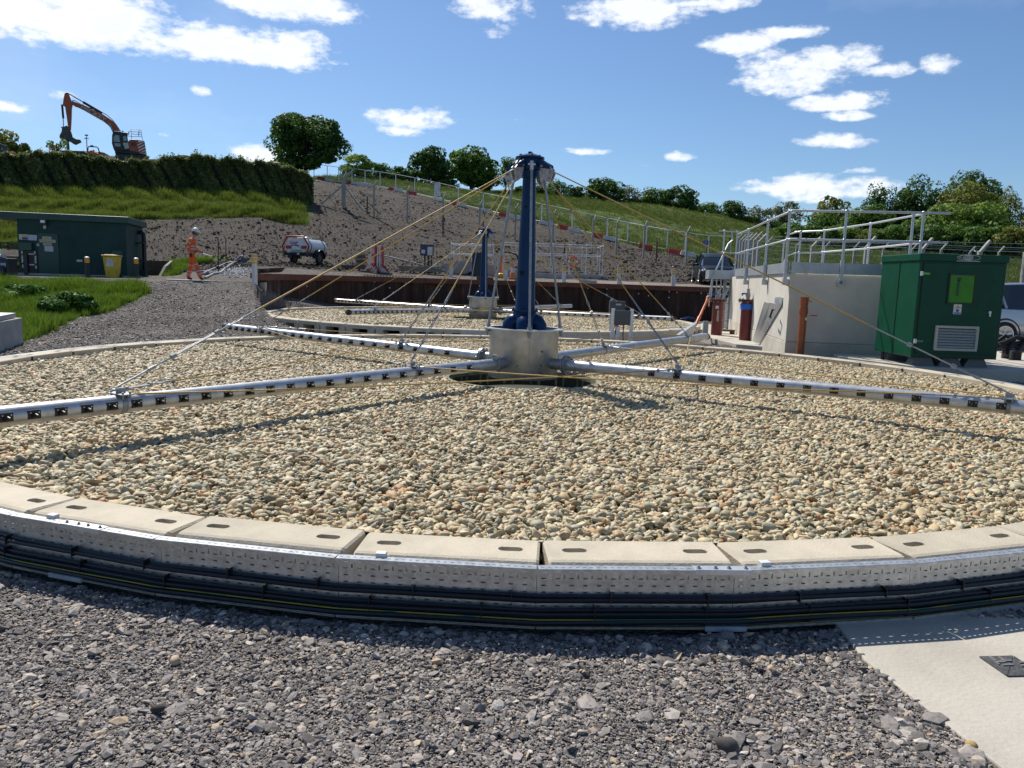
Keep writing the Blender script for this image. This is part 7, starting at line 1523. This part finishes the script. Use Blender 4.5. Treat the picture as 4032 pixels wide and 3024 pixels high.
for pts in ([(1442, 900), (1440, 728), (1575, 730), (1608, 740), (1624, 905)], [(1440, 772), (1570, 772), (1612, 780)], [(1400, 772), (1440, 772)], [(1440, 808), (1560, 815), (1615, 820)], [(1380, 848), (1450, 852), (1612, 848)], [(1575, 730), (1575, 818)], [(1560, 772), (1562, 848)]): b.tube([(x, -1.1, z) for x, z in ep(pts)], .028, 6)
b.build('guard_rail', GALVD, t)
text('lettering', 'HICKEY', .72, mat('boom_letters', (.50, .45, .40), .6), t, (ep([(845, 485)])[0][0], -.305, ep([(845, 485)])[0][1]), (PI / 2, R(29.5), 0), .004, font_sx=1.05)
# box skip, mast, small roller with roll bar
SOILD = mat('dark_soil', (.045, .036, .030), .95, 0, (.02, .016, .013), 1.5, bump=.8, bscale=4)
o = at(200 + 390 / 4.424, 350 + 1180 / 4.424, 81); t = thing('site_container', o, 0, 'long low dark green container behind the hedge under the excavator bucket', 'container'); b = MB(); k = 81 / FPX / 4.424
b.box((0, 1.2, .22), (455 * k, 2.4, 75 * k + .3)); b.build('body', mat('container_green', (.02, .035, .03), .5), t, bevel=.02); b = MB(); b.box((-1.1, -.02, .12), (.6, .04, .07)); b.build('pale_strip', WHITED, t)
o = at(200 + 635 / 4.424, 350 + 1150 / 4.424, 80); t = thing('light_mast', o, 0, 'thin mast with lamps behind the hedge left of the excavator', 'mast'); b = MB(); b.cyl((0, 0, -.5), (0, 0, 300 * k), .045, n=8); b.build('pole', GALVD, t); b = MB(); b.box((0, 0, 318 * k), (.28, .12, .12)); b.beam((0, 0, 275 * k), (-.22, 0, 262 * k), .06, .06); b.beam((0, 0, 275 * k), (.22, 0, 262 * k), .06, .06); b.build('lamp', STEELD, t)
o = at(200 + 750 / 4.424, 350 + 1150 / 4.424, 79.5); t = thing('site_dumper', o, 0, 'small dumper with a black roll bar and orange bonnet behind the hedge', 'dumper'); b = MB(); b.tube([(-95 * k, 0, -.2), (-95 * k, 0, 105 * k), (-80 * k, 0, 132 * k), (50 * k, 0, 130 * k), (78 * k, 0, 108 * k), (105 * k, 0, 0)], .055, 8); b.build('roll_bar', STEELD, t, smooth=True)
b = MB(); b.prism([(-55 * k, -.2), (-60 * k, 30 * k), (-10 * k, 62 * k), (10 * k, 62 * k), (45 * k, 30 * k), (45 * k, -.2)], -.5, .5); b.build('bonnet', ORANGE, t, bevel=.03); b = MB(); b.cyl((0, 0, 62 * k), (0, 0, 82 * k), .07, n=8); b.build('exhaust', STEELD, t)
b = MB(); b.box((-40 * k, 0, 145 * k), (.1, .1, .13)); b.box((-14 * k, 0, 145 * k), (.1, .1, .13)); b.build('lamp', STEELD, t); b = MB(); b.prism([(-150 * k, 0), (-130 * k, 45 * k), (-150 * k, 60 * k), (-85 * k, 20 * k), (-60 * k, -.2), (-150 * k, -.3)], -.5, .5); b.box((0, 0, -.25), (1.6, 1.0, .5)); b.build('skip', ED, t)
def mound(name, pts, Y, base, label, seed, cat='heap'):
    "spoil heap: crest line given as photo points"
    o = at(pts[len(pts) // 2][0], base, Y); t = thing(name, o, 0, label, cat); vs = []; fs = []; n = 60; m = 9
    for i in range(n + 1):
        u = lerp(pts[0][0], pts[-1][0], i / n); v = float(np.interp(u, [p[0] for p in pts], [p[1] for p in pts])); top = at(u, v, Y); 
        for j in range(m):
            a = PI * j / (m - 1); z = lerp(o.z - .6, top.z, math.sin(a) ** .8); p = Vector((top.x, Y - math.cos(a) * 2.6, z)); q = mnoise.noise(p * 1.7 + Vector((seed, 0, 0))) * .3 + mnoise.noise(p * 4) * .12; vs.append(tuple(p - o + Vector((q * .3, q * .3, q * math.sin(a)))))
    for i in range(n):
        for j in range(m - 1): fs.append((i * m + j, i * m + m + j, i * m + m + j + 1, i * m + j + 1))
    b = MB(); b.add(vs, fs); b.build('soil', SOILD, t, smooth=False)
mound('soil_heap', [(335, 640), (345, 612), (375, 606), (410, 605), (430, 618), (455, 620), (480, 628), (560, 630), (600, 632), (630, 632), (645, 650)], 82, 660, 'long dark heap of spoil under the excavator behind the hedge', 1)
mound('soil_heap', [(655, 650), (672, 632), (700, 618), (725, 614), (760, 625), (800, 640)], 84, 660, 'small dark peaked heap above the hedge right of the excavator', 5)
o = at(-20, 640, 82); t = thing('digger', o, 0, 'partly seen digger cab and orange body at the far left behind the hedge', 'digger'); k2 = 82 / FPX
b = MB(); b.prism([(-45 * k2, 0), (-45 * k2, 70 * k2), (38 * k2, 68 * k2), (46 * k2, 0)], -.6, .6); c_ = b.build('cab', ED, t, bevel=.05); b = MB(); b.prism([(22 * k2, 34 * k2), (20 * k2, 60 * k2), (34 * k2, 60 * k2), (38 * k2, 34 * k2)], -.64, -.605); b.build('cab_window', mat('cab_glass', (.3,) * 3), c_); b = MB(); b.prism([(46 * k2, 0), (46 * k2, 36 * k2), (78 * k2, 34 * k2), (82 * k2, 0)], -.6, .6); b.box((62 * k2, 0, 38 * k2), (.9, .5, .12)); b.build('body', mat('digger_orange', (.5, .22, .04), .5), t, bevel=.03)

# ------------------------------------------------------------------ people
SKIN = mat('skin', (.38, .22, .15), .55, 0, (.33, .18, .12), 10); HIVIS = mat('hivis_orange', (.82, .14, .015), .75, 0, (.66, .10, .012), 7, bump=.5, bscale=14); SILVR = mat('reflective_band', (.50, .45, .40), .5, 0, (.42, .36, .32), 20); BOOT = mat('boot_leather', (.05, .03, .022), .7, 0, var=.4); GLV = mat('glove_dark', (.045, .02, .02), .7, 0, var=.4)
def skinned(name, verts, edges, radii, m, par, sub=2, root=0):
    me = bpy.data.meshes.new(name); bm = bmesh.new(); L_ = bm.verts.layers.skin.verify(); vs = []
    for p, r in zip(verts, radii):
        v = bm.verts.new(p); rr = r if isinstance(r, tuple) else (r, r); v[L_].radius = rr; vs.append(v)
    for a, c in edges: bm.edges.new((vs[a], vs[c]))
    vs[root][L_].use_root = True; bm.to_mesh(me); bm.free(); me.materials.append(m)
    o = bpy.data.objects.new(name, me); COL.objects.link(o); sk = o.modifiers.new('skin', 'SKIN'); sk.use_smooth_shade = True; sk.branch_smoothing = .6
    sb = o.modifiers.new('sub', 'SUBSURF'); sb.levels = sub; sb.render_levels = sub; bpy.context.view_layer.update()
    m2 = bpy.data.meshes.new_from_object(o.evaluated_get(bpy.context.evaluated_depsgraph_get())); bpy.data.objects.remove(o)
    m2.polygons.foreach_set('use_smooth', [True] * len(m2.polygons)); m2.materials.clear(); m2.materials.append(m); o = bpy.data.objects.new(name, m2); COL.objects.link(o)
    if par is not None: o.parent = par
    return o
def hand(par, wrist, d, up_, side, grip, m=None):
    "glove: palm plus five separate bent fingers, d = along the forearm"
    d = Vector(d).normalized(); s = Vector(side).normalized(); u = Vector(up_).normalized(); w = Vector(wrist); m = m or GLV
    V = [w - d * .02, w + d * .03, w + d * .07]; E = [(0, 1), (1, 2)]; Rr = [(.024, .03), (.022, .038), (.018, .038)]
    o = skinned('glove', [tuple(v) for v in V], E, Rr, m, par, 1)
    for i, ln in enumerate((.068, .078, .072, .056)):
        b = w + d * .068 + s * (.027 - i * .018); c = grip
        pts = [b, b + d * ln * .42 - u * ln * .15 * c, b + d * ln * (.78 - .25 * c) - u * ln * .45 * c, b + d * ln * (1 - .75 * c) - u * ln * .75 * c]; skinned('finger', [tuple(q) for q in pts], [(0, 1), (1, 2), (2, 3)], [.0095, .009, .0085, .0075], m, o, 1)
    b = w + d * .02 + s * .034; skinned('thumb', [tuple(q) for q in (b, b + s * .02 + d * .022 - u * .008, b + s * .02 + d * .045 - u * .022 * (1 + grip), b + s * .008 + d * .062 - u * .034 * (1 + grip))], [(0, 1), (1, 2), (2, 3)], [.012, .011, .010, .008], m, o, 1)
    return o
def worker(loc, rz, label, scale=1.0):
    t = thing('person', loc, rz, label, 'person'); t.scale = (scale,) * 3
    hn, hf = (-.05, -.095), (.0, .095)           # near (-y) and far legs / arms; x is forward
    J = dict(pel=(-.05, 0, .95), wai=(-.03, 0, 1.08), che=(.0, 0, 1.30), nek=(.03, 0, 1.50), hb=(.075, 0, 1.585), hd=(.105, 0, 1.665), ht=(.105, 0, 1.74))
    shN, elN, wrN = (-.01, -.19, 1.43), (-.13, -.235, 1.16), (-.03, -.245, .93)
    shF, elF, wrF = (.0, .19, 1.43), (.02, .235, 1.14), (.235, .21, 1.00)
    hpN, knN, anN, toN = (-.05, -.10, .90), (.115, -.10, .52), (.26, -.10, .10), (.38, -.115, .035)
    hpF, knF, anF, toF = (-.05, .10, .90), (-.09, .10, .50), (-.20, .10, .09), (-.06, .115, .03)
    V = [J['pel'], J['wai'], J['che'], J['nek'], J['hb'], J['hd'], J['ht'], shN, elN, wrN, shF, elF, wrF, hpN, knN, anN, toN, hpF, knF, anF, toF, (.175, 0, 1.635)]
    E = [(0, 1), (1, 2), (2, 3), (3, 4), (4, 5), (5, 6), (2, 7), (7, 8), (8, 9), (2, 10), (10, 11), (11, 12), (0, 13), (13, 14), (14, 15), (15, 16), (0, 17), (17, 18), (18, 19), (19, 20), (4, 21)]
    RR = [(.12, .10), (.115, .09), (.14, .10), (.05, .05), (.065, .06), (.095, .078), (.07, .06), .05, .038, .028, .05, .038, .028, .075, .052, .038, .035, .075, .052, .038, .035, .03]
    body = skinned('body', V, E, RR, SKIN, t)
    # face: nose, ears, eyes, mouth, short beard and hair
    b = MB(); b.sphere((.198, 0, 1.655), .016, 8, 6, (1, .8, 1.4)); [b.sphere((.10, s * .083, 1.66), .022, 8, 6, (.8, .4, 1.3)) for s in (-1, 1)]; b.build('nose_and_ears', SKIN, t, smooth=True)
    b = MB(); [b.sphere((.186, s * .032, 1.682), .010, 8, 6) for s in (-1, 1)]; b.box((.19, 0, 1.618), (.012, .04, .007)); b.build('eyes_and_mouth', mat('face_dark', (.05, .025, .02), .6), t)
    b = MB(); b.sphere((.135, 0, 1.615), .066, 12, 8, (.95, .95, .75), -1, .1); b.sphere((.075, 0, 1.66), .09, 12, 8, (.9, .96, 1.05), -.7, .5); b.build('hair', mat('dark_hair', (.02, .014, .01), .8), t, smooth=True)
    # hard hat
    M_ = Matrix.Translation((.112, 0, 1.715)) @ Matrix.Rotation(R(12), 4, 'Y'); b = MB(); b.M = M_; b.sphere((0, 0, 0), .118, 20, 10, (1.12, .95, 1.08), 0, 1); b.M = None; h_ = b.build('hard_hat', WHITE, t, smooth=True)
    b = MB(); b.M = M_; vs = []; n = 24
    for i in range(n): a = 2 * PI * i / n; k_ = 1.0 + (.42 if math.cos(a) > .25 else .08) * max(math.cos(a), .3); vs += [(.128 * math.cos(a), .110 * math.sin(a), .0), (.128 * math.cos(a) * k_, .112 * math.sin(a) * (1.08), -.012)]
    b.add(vs, [(2 * i, (2 * i + 2) % (2 * n), (2 * i + 3) % (2 * n), 2 * i + 1) for i in range(n)]); b.box((0, 0, .118), (.2, .02, .02)); b.build('hat_brim', WHITE, h_, smooth=True)
    # jacket
    V = [(-.04, 0, .98), (-.03, 0, 1.10), (.0, 0, 1.30), (.015, 0, 1.43), (.03, 0, 1.50), shN, (-.075, -.222, 1.29), elN, (-.085, -.246, 1.05), (-.045, -.248, .965), shF, (.01, .222, 1.27), elF, (.13, .226, 1.06), (.205, .214, 1.012)]
    E = [(0, 1), (1, 2), (2, 3), (3, 4), (3, 5), (5, 6), (6, 7), (7, 8), (8, 9), (3, 10), (10, 11), (11, 12), (12, 13), (13, 14)]
    skinned('jacket', V, E, [(.165, .125), (.160, .122), (.175, .130), (.135, .11), (.068, .068), .078, .070, .064, .055, .05, .078, .070, .064, .055, .05], HIVIS, t)
    # trousers
    V = [(-.05, 0, 1.0), (-.05, 0, .93), hpN, (.045, -.10, .70), knN, (.185, -.10, .32), (.245, -.10, .15), (.262, -.10, .09), hpF, (-.075, .10, .70), knF, (-.15, .10, .30), (-.19, .10, .14), (-.20, .10, .08)]
    E = [(0, 1), (1, 2), (2, 3), (3, 4), (4, 5), (5, 6), (6, 7), (1, 8), (8, 9), (9, 10), (10, 11), (11, 12), (12, 13)]
    skinned('trousers', V, E, [(.155, .12), (.155, .125), .108, .098, .088, .082, .080, .078, .108, .098, .088, .082, .080, .078], HIVIS, t)
    def band(nm, a, c, r, par=t, w=.028): a, c = Vector(a), Vector(c); d = (c - a).normalized(); b = MB(); b.cyl(a - d * w, a + d * w, r[0] if isinstance(r, tuple) else r, n=20, cap=False); 
    def ring_(c, n, rx, ry, w=.026):
        c = Vector(c); n = Vector(n).normalized(); sx_ = Vector((0, 1, 0)); f = sx_.cross(n).normalized(); b = MB(); vs = []
        for i in range(24): a = 2 * PI * i / 24; q = f * rx * math.cos(a) + sx_ * ry * math.sin(a); vs += [c + q - n * w, c + q + n * w]
        b.add([tuple(v) for v in vs], [(2 * i, (2 * i + 2) % 48, (2 * i + 3) % 48, 2 * i + 1) for i in range(24)]); b.build('reflective_band', SILVR, t, smooth=True)
    ring_((-.03, 0, 1.09), (.03, 0, 1), .150, .188); ring_((-.02, 0, 1.19), (.06, 0, 1), .152, .192)
    for (k1, k2, f_, rr_) in ((knN, anN, -.06, .094), (knN, anN, .50, .085), (knN, anN, .74, .083), (knF, anF, -.04, .094), (knF, anF, .50, .085), (knF, anF, .74, .083), (shN, elN, .45, .074), (elN, wrN, .12, .066), (shF, elF, .45, .074), (elF, wrF, .2, .066)):
        a = Vector(k1).lerp(Vector(k2), f_); ring_(a, Vector(k2) - Vector(k1), rr_, rr_, .022)
    b = MB()
    for s in (-1, 1): b.tube([(.135, s * .07, 1.18), (.142, s * .075, 1.32), (.10, s * .085, 1.45), (.02, s * .09, 1.505), (-.07, s * .08, 1.46), (-.13, s * .06, 1.3)], .018, 6)
    b.build('brace_band', SILVR, t, smooth=True)
    for (a, to) in ((anN, toN), (anF, toF)):
        a, to = Vector(a), Vector(to); skinned('boot', [tuple(a + Vector((0, 0, .04))), tuple(a + Vector((-.01, 0, -.035))), tuple(a.lerp(to, .6) + Vector((0, 0, -.01))), tuple(to)], [(0, 1), (1, 2), (2, 3)], [(.052, .052), (.056, .052), (.05, .048), (.042, .04)], BOOT, t)
    hand(t, wrN, Vector((.25, 0, -1)), (1, 0, .2), (.9, -.2, .2), .5); hand(t, wrF, Vector((1, -.05, -.35)), (.1, 0, 1), (0, -1, 0), .85)
    return t
p = at(764, 1103, 28.2); pz = 1.257
w1 = worker((p.x - .02, p.y, pz), R(10), 'person in orange hi-vis and a white hard hat walking by the kiosk, holding a tool', 1.01)
t = thing('hand_tool', (p.x, p.y, pz), R(10), 'short silver hand tool carried by the walking orange worker', 'tool'); b = MB(); b.tube([(.14, .20, .985), (.30, .17, .95), (.58, .12, .86)], [.016, .022, .026], 10); b.build('barrel', mat('tool_silver', (.6, .6, .55), .35, .4, var=.2), t, smooth=True); b = MB(); b.cyl((.57, .12, .862), (.60, .115, .852), .032, n=10); b.build('nozzle_end', WHITE, t)
t = thing('spare_glove', (p.x, p.y, pz), R(10), 'dark red glove tucked in the hip pocket of the walking worker', 'glove'); hand(t, (-.045, -.225, .93), (.1, 0, -1), (1, 0, 0), (.8, -.5, 0), .25, mat('maroon_glove', (.09, .012, .012), .7))
p = at(215, 700, 78); w2 = copy_tree(w1); w2.location = (p.x, 78.0, at(215, 553, 78).z - 1.86 * 1.12); w2.scale = (1.12,) * 3; w2.rotation_euler.z = 2.4; tag(w2, 'person in orange and yellow hi-vis standing behind the hedge, partly behind the sapling', 'person')
